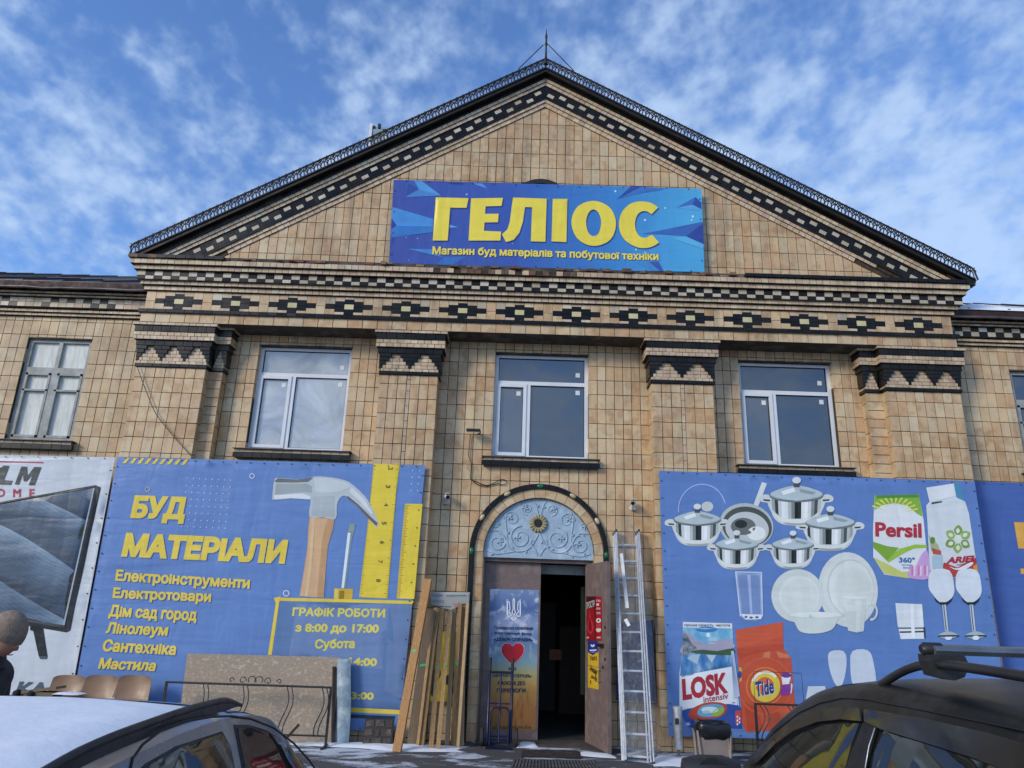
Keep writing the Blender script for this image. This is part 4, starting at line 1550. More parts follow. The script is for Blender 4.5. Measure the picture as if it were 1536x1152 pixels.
def wind_fill(loops, step=0.12):
    """triangles of the non-zero union of closed loops, refined so that they can be draped"""
    pts, edges = [], []
    for L in loops:
        b0 = len(pts)
        pts += [Vector(p) for p in L]
        edges += [(b0 + i, b0 + (i + 1) % len(L)) for i in range(len(L))]
    xs = [p.x for p in pts]; ys = [p.y for p in pts]
    if step:
        x0, x1, y0, y1 = min(xs), max(xs), min(ys), max(ys)
        if (x1 - x0) > step or (y1 - y0) > step:
            for i in range(int((x1 - x0) / step) + 2):
                for j in range(int((y1 - y0) / step) + 2):
                    pts.append(Vector((x0 + i * step + 1e-4 * (j % 3), y0 + j * step + 1e-4 * (i % 5))))
    V, E_, F, *_ = delaunay_2d_cdt(pts, edges, [], 0, 1e-6)
    if not F: return [], []
    V = np.array([(v.x, v.y) for v in V]); Fa = np.array([(f[0], f[i], f[i + 1]) for f in F for i in range(1, len(f) - 1)])
    if len(Fa) == 0: return [], []
    C_ = V[Fa].mean(axis=1)
    wn = np.zeros(len(C_))
    for L in loops:
        A = np.array([(p[0], p[1]) for p in L]); Bq = np.roll(A, -1, axis=0)
        for (ax, ay), (bx_, by) in zip(A, Bq):
            if ay == by: continue
            up = (ay <= C_[:, 1]) & (by > C_[:, 1])
            dn = (by <= C_[:, 1]) & (ay > C_[:, 1])
            cr_ = (bx_ - ax) * (C_[:, 1] - ay) - (C_[:, 0] - ax) * (by - ay)
            wn += (up & (cr_ > 0)).astype(int) - (dn & (cr_ < 0)).astype(int)
    keep = Fa[wn != 0]
    used = sorted(set(keep.flatten().tolist()))
    ix = {u: i for i, u in enumerate(used)}
    return [tuple(V[u]) for u in used], [tuple(ix[i] for i in f) for f in keep.tolist()]


_TXT = {}


def text_loops(s, weight=0.03, res=3, spacing=1.0, serif=False):
    key = (s, weight, res, spacing)
    if key in _TXT: return _TXT[key]
    c = bpy.data.curves.new('tmp_text', 'FONT')
    c.body = s.replace('І', 'I').replace('і', 'i').replace('ї', 'ï'); c.dimensions = '2D'; c.fill_mode = 'NONE'; c.resolution_u = res; c.space_character = spacing
    o = bpy.data.objects.new('tmp_text', c)
    COL.objects.link(o)
    dg = bpy.context.evaluated_depsgraph_get()
    dg.update()
    me = o.evaluated_get(dg).to_mesh()
    co = [(v.co.x, v.co.y) for v in me.vertices]
    nxt = {}
    for e in me.edges:
        a, b_ = e.vertices
        nxt.setdefault(a, []).append(b_); nxt.setdefault(b_, []).append(a)
    seen = set(); loops = []
    for st in range(len(co)):
        if st in seen or st not in nxt: continue
        L = [st]; seen.add(st)
        cur = st + 1 if (st + 1) in nxt.get(st, []) else nxt[st][0]
        while cur not in seen:
            seen.add(cur); L.append(cur)
            n2 = [q for q in nxt[cur] if q not in seen]
            if not n2: break
            cur = n2[0]
        if len(L) > 2: loops.append([co[i] for i in L])
    o.evaluated_get(dg).to_mesh_clear()
    bpy.data.objects.remove(o); bpy.data.curves.remove(c)
    # clusters of loops overlapping in x: one glyph each
    loops.sort(key=lambda L: min(p[0] for p in L))
    groups = []; xmax = -1e9
    for L in loops:
        a, b_ = min(p[0] for p in L), max(p[0] for p in L)
        if a > xmax or not groups:
            groups.append([]); xmax = b_
        groups[-1].append(L); xmax = max(xmax, b_)
    # outlines pushed outwards, glyph by glyph: a heavier cut of the face
    def area(L): return sum(p[0] * q[1] - q[0] * p[1] for p, q in zip(L, L[1:] + L[:1])) / 2
    for G_ in groups:
        sg = 1 if area(max(G_, key=lambda L: abs(area(L)))) > 0 else -1
        for gi, L in enumerate(G_):
            L = [p for i, p in enumerate(L) if (Vector(p) - Vector(L[i - 1])).length > 1e-5]
            k = len(L); o2 = []
            for i in range(k):
                p, a, b_ = Vector(L[i]), Vector(L[i - 1]), Vector(L[(i + 1) % k])
                n1 = (p - a).normalized(); n2 = (b_ - p).normalized()
                n1 = Vector((n1.y, -n1.x)) * sg; n2 = Vector((n2.y, -n2.x)) * sg
                m_ = n1 + n2
                m_ = m_ / max(.5, m_.length_squared / 2) if m_.length > .05 else n1
                o2.append(tuple(p + m_ * weight))
            G_[gi] = o2
    loops = [L for G_ in groups for L in G_]
    xs = [p[0] for L in loops for p in L]; ys = [p[1] for L in loops for p in L]
    _TXT[key] = (groups, (min(xs), max(xs), min(ys), max(ys)))
    return _TXT[key]


class Cloth:
    def __init__(s, name, Y, label, corners_px, color, tilt=0.0, amp=0.012, seed=0.0, step=0.09, gloss=.42, cat='banner', parent=None, mat_=None, thick=.004, zref=0.0):
        s.P0 = Vector((0, Y, zref)); s.n = Vector((0, -1, tilt)).normalized()
        s.u = Vector((1, 0, 0)); s.v = s.n.cross(s.u) * -1 if False else s.u.cross(s.n) * -1
        s.v = Vector((0, tilt, 1)).normalized()
        s.amp, s.seed, s.stp = amp, seed, step
        s.corners = [s.loc(*c) for c in corners_px]
        xs = [c[0] for c in s.corners]; ys = [c[1] for c in s.corners]
        s.bb = (min(xs), max(xs), min(ys), max(ys))
        V, F = wind_fill([s.corners], step)
        mb = MB()
        mb.add([s.w(*p, 0) for p in V], F, 0, 0, True)
        mb.add([s.w(*p, 0) - s.n * thick for p in V], [tuple(reversed(f)) for f in F], 0, 0, True)
        k = len(s.corners)
        for i in range(k):
            a, b_ = Vector(s.corners[i]), Vector(s.corners[(i + 1) % k])
            m_ = max(1, int((b_ - a).length / .09))
            for q in range(m_):
                p, r = a.lerp(b_, q / m_), a.lerp(b_, (q + 1) / m_)
                mb.add([s.w(*p, 0), s.w(*r, 0), s.w(*r, 0) - s.n * thick, s.w(*p, 0) - s.n * thick], [(0, 1, 2, 3)])
        org = s.w((s.bb[0] + s.bb[1]) / 2, s.bb[2], 0)
        s.ob = mb.build(name, mat_ or ink(color, gloss), parent, org if parent is None else (0, 0, 0), recalc=False)
        if label: tag(s.ob, label, cat)
        s.T = (0, 0, 1)

    def loc(s, px, py):
        d = ray(px, py)
        t_ = (s.P0 - CAM).dot(s.n) / d.dot(s.n)
        q = CAM + d * t_ - s.P0
        return (q.dot(s.u), q.dot(s.v))

    def w(s, a, b_, lift):
        h = s.amp * (noise.noise(Vector((a * .9, b_ * .5, s.seed))) * 1.4 + .55 * noise.noise(Vector((a * 2.2 + b_ * 1.4, b_ * 1.1, s.seed + 7))) + .25 * noise.noise(Vector((a * 1.2, b_ * 4.2, s.seed + 3))))
        return s.P0 + s.u * a + s.v * b_ + s.n * (h + lift)

    def zoom(s, ox, oy, sc):
        s.T = (ox, oy, sc)
        return s

    def q(s, x, y):
        return s.loc(s.T[0] + x / s.T[2], s.T[1] + y / s.T[2])

    def art(s, name, items, step=None, parent=None):
        step = s.stp if step is None else step
        """items: (list of outlines in the current zoom, colour, layer)"""
        mb = MB(); mats = []
        for it in items:
            outl, colr, lay = it[:3]
            g_ = it[3] if len(it) > 3 else .42
            mt = colr if not isinstance(colr, str) else ink(colr, g_)
            if mt not in mats: mats.append(mt)
            if not hasattr(outl[0][0], '__len__'): outl = [outl]
            loops = [[s.q(*p) for p in o_] for o_ in outl]
            V, F = wind_fill(loops, step)
            mb.add([s.w(*p, .0030 + .0012 * lay) for p in V], F, mats.index(mt), 0, True)
        o = mb.build(name, mats, parent or s.ob, recalc=False)
        return o

    def text(s, txt, bl, br, tl, colr, layer=3, weight=.03, name='lettering', shadow=None, res=3, spacing=1.0, parent=None):
        """lettering laid between three corners of its bounding box, given in the current zoom"""
        groups, (x0, x1, y0, y1) = text_loops(txt, weight, res, spacing)
        BL, BR, TL = [Vector(s.q(*c)) for c in (bl, br, tl)]
        mb = MB(); mats = [ink(colr)]
        passes = [(0, 0, 0, layer)]
        if shadow:
            mats.append(ink(shadow)); passes = [(.008, -.008, 1, layer - 1)] + passes
        for dx, dy, mi, lay in passes:
            for G_ in groups:
                L2 = [[tuple(BL + (BR - BL) * ((p[0] - x0) / (x1 - x0)) + (TL - BL) * ((p[1] - y0) / (y1 - y0)) + Vector((dx, dy))) for p in L] for L in G_]
                V, F = wind_fill(L2, .16)
                mb.add([s.w(*p, .0030 + .0012 * lay) for p in V], F, mi, 0, True)
        return mb.build(name, mats, parent or s.ob, recalc=False)

    def grommets(s, n_top, n_side, r=.009):
        mb = MB()
        x = [Vector(c) for c in s.corners]
        mm = pmat('eyelet_metal', (.05, .05, .05), rough=.4)
        tl, tr, br_, bl_ = x[0], x[1], x[2], x[3]
        c = (tl + tr + br_ + bl_) / 4
        for a, b_, n in ((tl, tr, n_top), (bl_, br_, n_top), (tl, bl_, n_side), (tr, br_, n_side)):
            for k in range(n):
                p = a.lerp(b_, (k + .5) / n)
                p = p + (c - p).normalized() * .035
                o = s.w(p.x, p.y, .004)
                m_ = MB()
                m_.lathe((o.x, o.y - .008, o.z), [(r, 0), (r, .008)], 8, axis='y')
                m_.build('eyelet', mm, s.ob)


def circ(cx, cy, rx, ry=None, n=28, rot=0.0, a0=0, a1=360):
    ry = ry or rx
    out = []
    for k in range(n):
        a = math.radians(a0 + (a1 - a0) * k / (n if a1 - a0 >= 360 else n - 1))
        x, y = rx * math.cos(a), ry * math.sin(a)
        out.append((cx + x * math.cos(rot) - y * math.sin(rot), cy + x * math.sin(rot) + y * math.cos(rot)))
    return out


def annulus(cx, cy, r1, r0, sy=1.0, n=36, a0=0, a1=360):
    o = circ(cx, cy, r1, r1 * sy, n, 0, a0, a1)
    i = circ(cx, cy, r0, r0 * sy, n, 0, a0, a1)
    if a1 - a0 >= 360: return [o, i[::-1]]
    return [o + i[::-1]]


def smooth(pts, k=5):
    n = len(pts); out = []
    for i in range(n):
        p0, p1, p2, p3 = [Vector(pts[(i + d) % n]) for d in (-1, 0, 1, 2)]
        for j in range(k):
            q = j / k
            v = .5 * ((2 * p1) + (p2 - p0) * q + (2 * p0 - 5 * p1 + 4 * p2 - p3) * q * q + (3 * p1 - p0 - 3 * p2 + p3) * q ** 3)
            out.append((v.x, v.y))
    return out


def sm_open(*segs):
    out = []
    for S_ in segs:
        n = len(S_)
        for i in range(n - 1):
            p0, p1, p2, p3 = [Vector(S_[max(0, min(n - 1, i + d))]) for d in (-1, 0, 1, 2)]
            for j in range(5 if n > 2 else 1):
                q = j / 5
                v = .5 * ((2 * p1) + (p2 - p0) * q + (2 * p0 - 5 * p1 + 4 * p2 - p3) * q * q + (3 * p1 - p0 - 3 * p2 + p3) * q ** 3)
                out.append((v.x, v.y))
    return out


# ======== shop-name banner on the gable
def shopname_ground():
    m, t, b = base_mat('shop_banner_print')
    g = N(t, 'ShaderNodeNewGeometry')
    sp = N(t, 'ShaderNodeSeparateXYZ'); t.links.new(g.outputs['Position'], sp.inputs[0])
    mr = N(t, 'ShaderNodeMapRange'); t.links.new(mathn(t, 'ADD', sp.outputs[0], mathn(t, 'MULTIPLY', sp.outputs[2], .25)), mr.inputs[0])
    mr.inputs[1].default_value = -.6; mr.inputs[2].default_value = 4.8
    zz_ = noisen(t, g.outputs['Position'], .9, 2)
    t.links.new(ramp(t, mathn(t, 'ADD', mr.outputs[0], mathn(t, 'MULTIPLY', mathn(t, 'SUBTRACT', zz_, .5), .3)),
                     [(0, lin('3c4f9c')), (.35, lin('3a58a8')), (.62, lin('3d82c4')), (1, lin('55b4de'))]), b.inputs['Base Color'])
    b.inputs['Roughness'].default_value = .38
    creases(t, b)
    return m


HB = Cloth('shop_name_banner', -.50, 'large blue vinyl banner with big yellow letters hung across the middle of the gable',
           [(590.5, 270), (855, 277), (1052.5, 283), (1056.5, 408), (820, 404), (583, 399)], None, tilt=-.0, amp=.014, seed=2.3, step=.06, mat_=shopname_ground())
HB.corners = [HB.corners[0], HB.corners[2], HB.corners[3], HB.corners[5]]
HB.grommets(14, 4)
HB.zoom(580, 265, 6.144)
HB.art('crystal_print', [
    ([(50, 280), (430, 390), (425, 462), (95, 455), (45, 400)], '4a8ed0', 0),
    ([(95, 455), (430, 465), (425, 510), (35, 562), (45, 480)], '3a78bf', 0),
    ([(45, 385), (85, 440), (50, 480)], '33408c', 1),
    ([(575, 440), (660, 465), (575, 470)], '6aa6da', 0),
    ([(180, 60), (255, 40), (300, 118), (172, 190)], '3f62ac', 0), ([(172, 190), (300, 118), (500, 172)], '4d86c6', 0),
    ([(255, 40), (325, 42), (500, 172), (300, 118)], '559bd6', 0), ([(195, 60), (292, 110), (180, 175)], '35509e', 1),
    ([(790, 62), (880, 62), (930, 112)], '5a93cf', 0),
    ([(190, 665), (430, 668), (520, 745)], '4586c8', 0), ([(520, 745), (740, 735), (600, 820), (460, 815)], '3a6fb8', 0),
    ([(1280, 560), (1450, 720), (1380, 780)], '3b69b3', 0)])
HB.zoom(820, 265, 6.2694)
HB.art('crystal_print', [
    ([(660, 215), (790, 95), (890, 98)], '38509f', 0), ([(690, 205), (890, 98), (1120, 115)], '4374bb', 0),
    ([(1215, 293), (1400, 190), (1370, 262)], '3f6fb5', 0), ([(1400, 190), (1455, 240), (1458, 305), (1370, 262)], '36529c', 0), ([(1215, 293), (1370, 262), (1458, 305), (1440, 318)], '5fa3d6', 0),
    ([(900, 538), (1462, 425), (1470, 440), (1310, 558)], '4069b0', 0), ([(1310, 558), (1470, 440), (1478, 635)], '354a96', 0),
    ([(820, 790), (960, 800), (1065, 885), (980, 880)], '4b8ccb', 0), ([(960, 800), (1050, 795), (1100, 888), (1065, 885)], '3c5ea9', 0),
    ([(1180, 580), (1310, 562), (1478, 640), (1470, 680)], '5eb2dd', 0)])
for o_ in [c for c in HB.ob.children if c.name.startswith('crystal_print')]:
    o_['kind'] = 'stuff'
for x, y, r in ((740, 160, 9),):
    pass
HB.zoom(580, 265, 6.144)
sp_ = []
for x, y, r in ((738, 162, 9), (283, 568, 6), (180, 560, 5), (205, 770, 5), (1495, 200, 5), (908, 745, 7), (1160, 620, 5)):
    sp_.append((circ(x, y, r, n=10), '8fb9e6', 1))
HB.art('sparkle_print', sp_)
HB.zoom(820, 265, 6.2694)
HB.art('sparkle_print', [(circ(x, y, r, n=10), 'bfe4f4', 1) for x, y, r in ((645, 140, 10), (1115, 295, 9), (925, 408, 11), (840, 685, 8), (1375, 375, 13), (925, 710, 6), (1365, 408, 8))])
YC_, YS_ = 'f0da50', '34447a'
HB.zoom(580, 265, 6.144)
L1 = [
    [(453, 190), (755, 198), (735, 288), (585, 284), (562, 590), (425, 588)],
    [(778, 200), (1072, 198), (1058, 272), (912, 276), (906, 345), (1032, 345), (1026, 422), (902, 424), (896, 502), (1055, 510), (1048, 592), (755, 590)],
    [(1165, 195), (1475, 205), (1462, 604), (1328, 600), (1340, 285), (1275, 283), (1255, 420), (1222, 520), (1170, 585), (1100, 606), (1062, 535), (1112, 490), (1135, 420), (1150, 300)]]
for L in L1:
    HB.art('letter', [([(x + 7, y + 9) for x, y in L], YS_, 2), (L, YC_, 3)])
HB.zoom(820, 265, 6.2694)
O_o = smooth([(440, 228), (590, 290), (652, 435), (600, 590), (440, 650), (290, 585), (232, 430), (290, 285)], 5)
O_i = smooth([(438, 310), (490, 345), (512, 435), (490, 530), (440, 558), (392, 525), (370, 430), (392, 345)], 5)
C_o = sm_open([(1048, 292), (985, 355)], [(985, 355), (940, 328), (890, 330), (850, 365), (830, 440), (842, 515), (880, 565), (930, 575), (990, 548)], [(990, 548), (1056, 622)], [(1056, 622), (1000, 655), (920, 672), (830, 655), (740, 600), (690, 520), (680, 430), (705, 340), (770, 268), (850, 238), (940, 240), (1000, 258), (1048, 292)])
I_ = [(57, 210), (195, 212), (185, 618), (45, 612)]
for L in ([O_o, O_i[::-1]], [C_o], [I_]):
    HB.art('letter', [([[(x + 7, y + 9) for x, y in l] for l in L], YS_, 2), (L, YC_, 3)])
HB.zoom(0, 0, 1)
HB.text('Магазин буд матеріалів та побутової техніки', (648, 384.5), (988, 393.5), (649, 369.5), YC_, 3, .035, shadow=YS_)

# ======== left banner: building materials
BLUE = '6485bd'
LB = Cloth('materials_banner', -.36, 'blue banner with a claw hammer and yellow rulers, hung left of the doorway',
           [(176, 685), (638, 698), (599, 1098), (104, 1076)], BLUE, amp=.008, seed=5.1)
LB.grommets(22, 14)
BANNER_RECTS.append((LB.bb[0] + .25, LB.bb[1] - .25, -1, LB.bb[3] - .2))
LB.zoom(0, 0, 1)
YE = 'e6cb4c'
LB.text('БУД', (194, 783.5), (275, 786), (203, 743), YE, 3, .062, shadow='4f6aa8')
LB.text('МАТЕРІАЛИ', (182, 835), (427, 846), (190, 799), YE, 3, .062, shadow='4f6aa8')
for s_, a, b_, c in (('Електроінструменти', (172.5, 875.5), (374, 887.5), (175.5, 854)), ('Електротовари', (168.5, 901), (316, 907), (171, 881)), ('Дім сад город', (162, 929), (294, 936), (166, 906.5)),
                     ('Лінолеум', (157.5, 954), (250, 958), (162, 933)), ('Сантехніка', (153, 977), (263, 983), (157, 958.5)), ('Мастила', (147, 1003), (232, 1007), (152, 986.5))):
    LB.text(s_, a, b_, c, YE, 3, .040, shadow='4f6aa8')
# dots, rings, hazard strip
dots = []
for r_ in range(8):
    for c_ in range(8):
        x = 281 + c_ * 9.3 - r_ * 1.2; y = 717.5 + r_ * 10.3 + c_ * .4
        dots.append((circ(x, y, .9, n=6), 'd3dcec', 2))
for r_ in range(4):
    for c_ in range(2):
        dots.append((circ(619 + c_ * 10.5 - r_ * .9, 706 + r_ * 10, 1.0, n=6), 'd3dcec', 2))
LB.art('dot_pattern', dots, step=0)
LB.art('ring_print', [(annulus(378, 714, 4.2, 2.8, n=14), 'cfd6e2', 2), (annulus(221.5, 734, 4.2, 2.8, n=14), 'a8b0a8', 2), (annulus(429.5, 890, 5, 3.4, n=14), 'cfd6e2', 2)], step=0)
hz = []
for k in range(9):
    x = 186 + k * 11
    hz.append(([(x + 4, 687 + k * .3), (x + 9, 687 + k * .3), (x + 3, 695 + k * .3), (x - 2, 695 + k * .3)], YE, 2))
LB.art('hazard_stripes', hz, step=0)
LB.zoom(400, 690, 5.4875)
WOOD1, WOOD2 = 'd3ab80', 'b98f66'
LB.art('hammer_print', [
    ([(355, 470), (558, 480), (548, 560), (505, 700), (490, 850), (470, 1135), (272, 1120), (300, 950), (335, 720), (342, 560)], WOOD1, 1),
    ([(505, 480), (558, 482), (548, 560), (505, 700), (490, 850), (470, 1135), (415, 1130), (440, 850), (455, 650)], 'c2986d', 2),
    ([(370, 475), (400, 476), (370, 900), (340, 1125), (318, 1124), (352, 800)], 'dcb88e', 2),
    (smooth([(62, 165), (95, 148), (250, 158), (330, 160), (390, 138), (480, 138), (640, 165), (740, 230), (840, 340), (918, 510), (905, 552), (850, 500), (760, 390), (660, 300), (610, 308), (580, 370), (568, 485), (460, 470), (350, 468), (362, 330), (300, 300), (190, 318), (60, 328), (46, 300)], 3), 'b9c2c4', 2),
    ([(62, 170), (95, 150), (250, 160), (390, 145), (340, 180), (240, 186), (80, 184)], '6f6f6c', 3),
    ([(72, 195), (330, 195), (372, 215), (372, 270), (300, 262), (70, 285)], '9fa8aa', 3),
    ([(60, 290), (300, 276), (360, 300), (355, 325), (190, 314), (62, 322)], 'dfe4e6', 3),
    ([(390, 150), (480, 148), (620, 172), (700, 215), (600, 260), (480, 270), (400, 260)], 'c8cfd0', 3),
    ([(380, 300), (560, 300), (560, 470), (372, 455)], 'adb6b8', 3),
    ([(668, 295), (760, 370), (860, 470), (915, 520), (905, 545), (845, 490), (740, 375), (660, 312)], '6d6263', 3),
    ([(700, 220), (800, 320), (880, 440), (860, 450), (770, 340), (680, 262)], 'd3d8d9', 4)])
LB.art('screwdriver_print', [
    ([(690, 522), (728, 524), (722, 590), (705, 640), (650, 1055), (615, 1052), (668, 600), (668, 585)], '7b9399', 1),
    ([(668, 598), (692, 600), (636, 1055), (615, 1052)], 'e3ebf0', 2), ([(685, 530), (726, 528), (718, 588), (672, 592)], '93a09a', 2),
    ([(555, 1055), (712, 1062), (705, 1150), (550, 1150)], 'cfae3e', 2), ([(600, 1075), (640, 1076), (636, 1150), (596, 1150)], '9a7a20', 3), ([(560, 1062), (590, 1064), (585, 1150), (555, 1150)], 'e3cc6a', 3)])
RY = 'e6cc42'
it = [([(880, 30), (1098, 40), (1068, 250), (995, 1140), (762, 1130), (838, 480), (870, 150)], RY, 1), ([(1140, 360), (1283, 362), (1215, 1145), (1070, 1140), (1120, 560)], RY, 1)]
for k in range(75):
    y = 45 + k * 14.6; q_ = (y - 30) / 1110
    xl = 878 - 112 * q_; xr = 1097 - 102 * q_
    ln = 24 if k % 10 == 2 else (17 if k % 5 == 2 else 11)
    it.append(([(xl, y), (xl + ln, y + .6), (xl + ln, y + 4), (xl, y + 3.4)], '9c8a3c', 3))
    it.append(([(xr - ln * 1.3, y - .6), (xr, y), (xr, y + 3.4), (xr - ln * 1.3, y + 2.8)], '8a7a38', 3))
for k in range(60):
    y = 372 + k * 12.8; q_ = (y - 360) / 780
    xl = 1141 - 70 * q_
    ln = 40 if k % 5 == 0 else 24
    it.append(([(xl, y), (xl + ln, y + .6), (xl + ln, y + 4), (xl, y + 3.4)], 'a2703a', 3))
LB.art('ruler_print', it, step=.2)
for s_, x, y in (('2', 1020, 72), ('3', 1000, 220), ('4', 985, 370), ('5', 968, 522), ('6', 952, 680), ('7', 936, 838), ('8', 920, 993)):
    # the numerals run along the ruler, turned a quarter
    LB.text(s_, (x - 18, y - 14), (x - 18, y + 12), (x + 18, y - 14), '5e5a34', 4, .02, name='numeral')
# opening hours panel
LB.zoom(380, 680, 2.4407)
LB.art('hours_panel', [
    ([(90, 528), (588, 540), (582, 552), (96, 540)], YE, 2), ([(84, 540), (96, 540), (68, 738), (54, 738)], YE, 2), ([(75, 530), (100, 524), (96, 545), (82, 548)], YE, 3),
    ([(352, 930), (536, 940), (533, 956), (350, 947)], YE, 2),
    ([(100, 545), (582, 553), (540, 938), (350, 930), (355, 750), (75, 738)], '5f7ca8', 1), ([(160, 548), (500, 552), (470, 790), (130, 745)], '7088b2', 1.5),
    ([(500, 552), (582, 553), (545, 900), (480, 870)], '6b84ac', 1.5),
    ([(350, 955), (520, 962), (516, 975), (350, 968)], '2c3a4a', 1)])
for s_, a, b_, c in (('ГРАФІК РОБОТИ', (142, 597), (482, 603), (146, 562)), ('з 8:00 до 17:00', (152, 660), (459, 664), (156, 622)), ('Субота', (224, 724), (370, 722), (228, 680)),
                     ('з 8:00 до 14:00', (130, 776), (452, 786), (134, 740)), ('Неділя 9:00-13:00', (60, 896), (440, 908), (64, 862))):
    LB.text(s_, a, b_, c, 'dcd060', 3, .044)

# ======== right banner: household goods
RB = Cloth('household_banner', -.36, 'blue banner printed with saucepans, white plates and washing powder, hung right of the ladder',
           [(988.5, 706), (1462, 722), (1518, 1118), (1003, 1104)], '6081ba', amp=.008, seed=9.4)
RB.grommets(22, 14)
BANNER_RECTS.append((RB.bb[0] + .25, RB.bb[1] - .25, -1, RB.bb[3] - .2))
RB.zoom(980, 690, 4.2656)


def pot(cx, cy, w, h, dark_x, lid=True):
    """saucepan: rim ellipse at (cx,cy), body below, glass lid, knob and two handles"""
    a = w / 2; e = a * .17
    body = [(cx - a, cy), (cx - a * .97, cy + h * .55), (cx - a * .72, cy + h * .88), (cx - a * .3, cy + h), (cx + a * .3, cy + h), (cx + a * .72, cy + h * .88), (cx + a * .97, cy + h * .55), (cx + a, cy)]
    its = [(smooth(body, 3), 'cfd5d3', 1), (circ(cx, cy, a * 1.05, e * 1.5, 24), '6d7876', 5), (circ(cx, cy - e * .3, a * 1.02, e * 1.35, 24), 'aab7b8', 6)]
    tones = ['9aa3a1', '3a403e', 'c9d0ce', 'e9eceb', 'dfe4e2', 'b4bcba', '808a88', '202423', '2e3331', 'e4e8e6', 'f1f3f2', 'd2d8d6', '8d9795', '4d5553', 'b9c0be']
    depth = lambda q: h * (.97 if abs(q) < .35 else .97 - .45 * ((abs(q) - .35) / .65) ** 2)
    sh = int(dark_x * 6)
    for k_ in range(15):
        qa, qb = -.97 + 1.94 * k_ / 15, -.97 + 1.94 * (k_ + 1) / 15
        top_ = lambda q: cy + e * 1.3 * math.sqrt(max(0, 1 - q * q))
        its.append(([(cx + a * qa, top_(qa)), (cx + a * qb, top_(qb)), (cx + a * qb * .96, cy + depth(qb) * .80), (cx + a * qa * .96, cy + depth(qa) * .80)], tones[(k_ - sh) % 15], 2))
    its += [(smooth([(cx - a * .86, cy + h * .62), (cx - a * .4, cy + h * .78), (cx + a * .4, cy + h * .78), (cx + a * .86, cy + h * .62), (cx + a * .62, cy + h * .86), (cx + a * .3, cy + h * .95), (cx - a * .3, cy + h * .95), (cx - a * .62, cy + h * .86)], 3), 'dde2dc', 3),
            (smooth([(cx - a * .5, cy + h * .90), (cx, cy + h * .93), (cx + a * .5, cy + h * .90), (cx + a * .25, cy + h * .985), (cx - a * .25, cy + h * .985)], 3), 'a3aaa2', 4)]
    its += [(smooth([(cx - a, cy - e * .2), (cx - a * .6, cy - e * 1.6), (cx, cy - e * 2.3), (cx + a * .6, cy - e * 1.6), (cx + a, cy - e * .2), (cx, cy + e * 1.2)], 3), 'b8c6c8', 7),
            ([(cx - a * .6, cy - e * .9), (cx - a * .1, cy - e * 1.9), (cx - a * .05, cy - e * .9), (cx - a * .5, cy - e * .1)], 'e9eeee', 8), ([(cx + a * .1, cy - e * 1.6), (cx + a * .75, cy - e * .7), (cx + a * .6, cy - e * .2), (cx + a * .15, cy - e * .8)], '8fa0a3', 8),
            ([(cx - a * .12, cy - e * 1.9), (cx + a * .12, cy - e * 1.9), (cx + a * .10, cy - e * 3.4), (cx - a * .10, cy - e * 3.4)], '4c5250', 9),
            (circ(cx, cy - e * 3.5, a * .17, e * .75, 14), 'd9dedc', 10)]
    for sx in (-1, 1):
        its += [(smooth([(cx + sx * a * .95, cy + e * .2), (cx + sx * a * 1.2, cy - e * .3), (cx + sx * a * 1.42, cy + e * .3), (cx + sx * a * 1.40, cy + e * 1.3), (cx + sx * a * 1.1, cy + e * 1.6), (cx + sx * a * .95, cy + e * 1.4)], 3), 'cfd5d3', 2),
                ([(cx + sx * a * 1.02, cy + e * .9), (cx + sx * a * 1.3, cy + e * .8), (cx + sx * a * 1.25, cy + e * 1.2), (cx + sx * a * 1.02, cy + e * 1.3)], '3e4442', 3)]
    return its


RB.art('saucepan_print', [(annulus(312, 320, 155, 149, 1.08, 30, 175, 345), 'a9bce4', 1), (circ(345, 298, 38, 32), 'c9cfcd', 1)] + pot(280, 385, 290, 165, .0))
RB.art('frying_pan_print', [([(695, 140), (728, 150), (672, 295), (640, 290)], 'd9dedd', 1), (circ(595, 420, 175, 143, 32, .18), 'b8bfbc', 1), (circ(600, 425, 160, 126, 32, .18), '4f5653', 2), (circ(600, 440, 140, 108, 32, .15), 'c6cbc8', 3),
                            (circ(575, 425, 80, 55, 24), '6a716e', 4), (circ(660, 470, 60, 45, 20), 'eceeea', 4), (circ(560, 410, 40, 26, 20), '2e3331', 5)])
RB.art('saucepan_print', pot(915, 228, 330, 190, -.12))
RB.art('saucepan_print', pot(1130, 405, 305, 175, -.30))
RB.art('saucepan_print', pot(533, 545, 265, 155, -.12))
RB.art('saucepan_print', pot(892, 545, 258, 150, -.12))
RB.art('tumbler_print', [([(522, 715), (692, 718), (700, 1000), (660, 1028), (590, 1025), (555, 1000)], '92a8ce', 1), ([(540, 735), (680, 738), (684, 985), (570, 985)], '7890bd', 2),
                         ([(600, 735), (622, 735), (634, 985), (620, 985)], 'a7b8de', 3), ([(555, 985), (700, 990), (690, 1018), (590, 1020)], 'e5e9f0', 3), (circ(625, 1008, 12, 7, 12), '5c6470', 4), (circ(662, 1006, 12, 7, 12), '5c6470', 4), (circ(592, 1004, 10, 7, 12), '5c6470', 4),
                         ([(522, 712), (692, 716), (692, 724), (523, 720)], 'c5d0ea', 4), ([(522, 715), (532, 716), (562, 1000), (552, 1000)], 'c5d0ea', 4), ([(688, 718), (696, 718), (702, 1000), (694, 1000)], 'c5d0ea', 4)])
PLT = 'd3dad4'
RB.art('plate_print', [(circ(1245, 830, 190, 240, 36, -.10), PLT, 1), (circ(1252, 824, 168, 210, 32, -.10), 'd8dfd8', 2), (circ(1262, 820, 150, 185, 32, -.10), 'c6cec8', 3), (circ(1264, 822, 143, 178, 32, -.10), 'dee4dd', 4), (circ(1275, 835, 118, 150, 32, -.10), 'd7ded6', 5)])
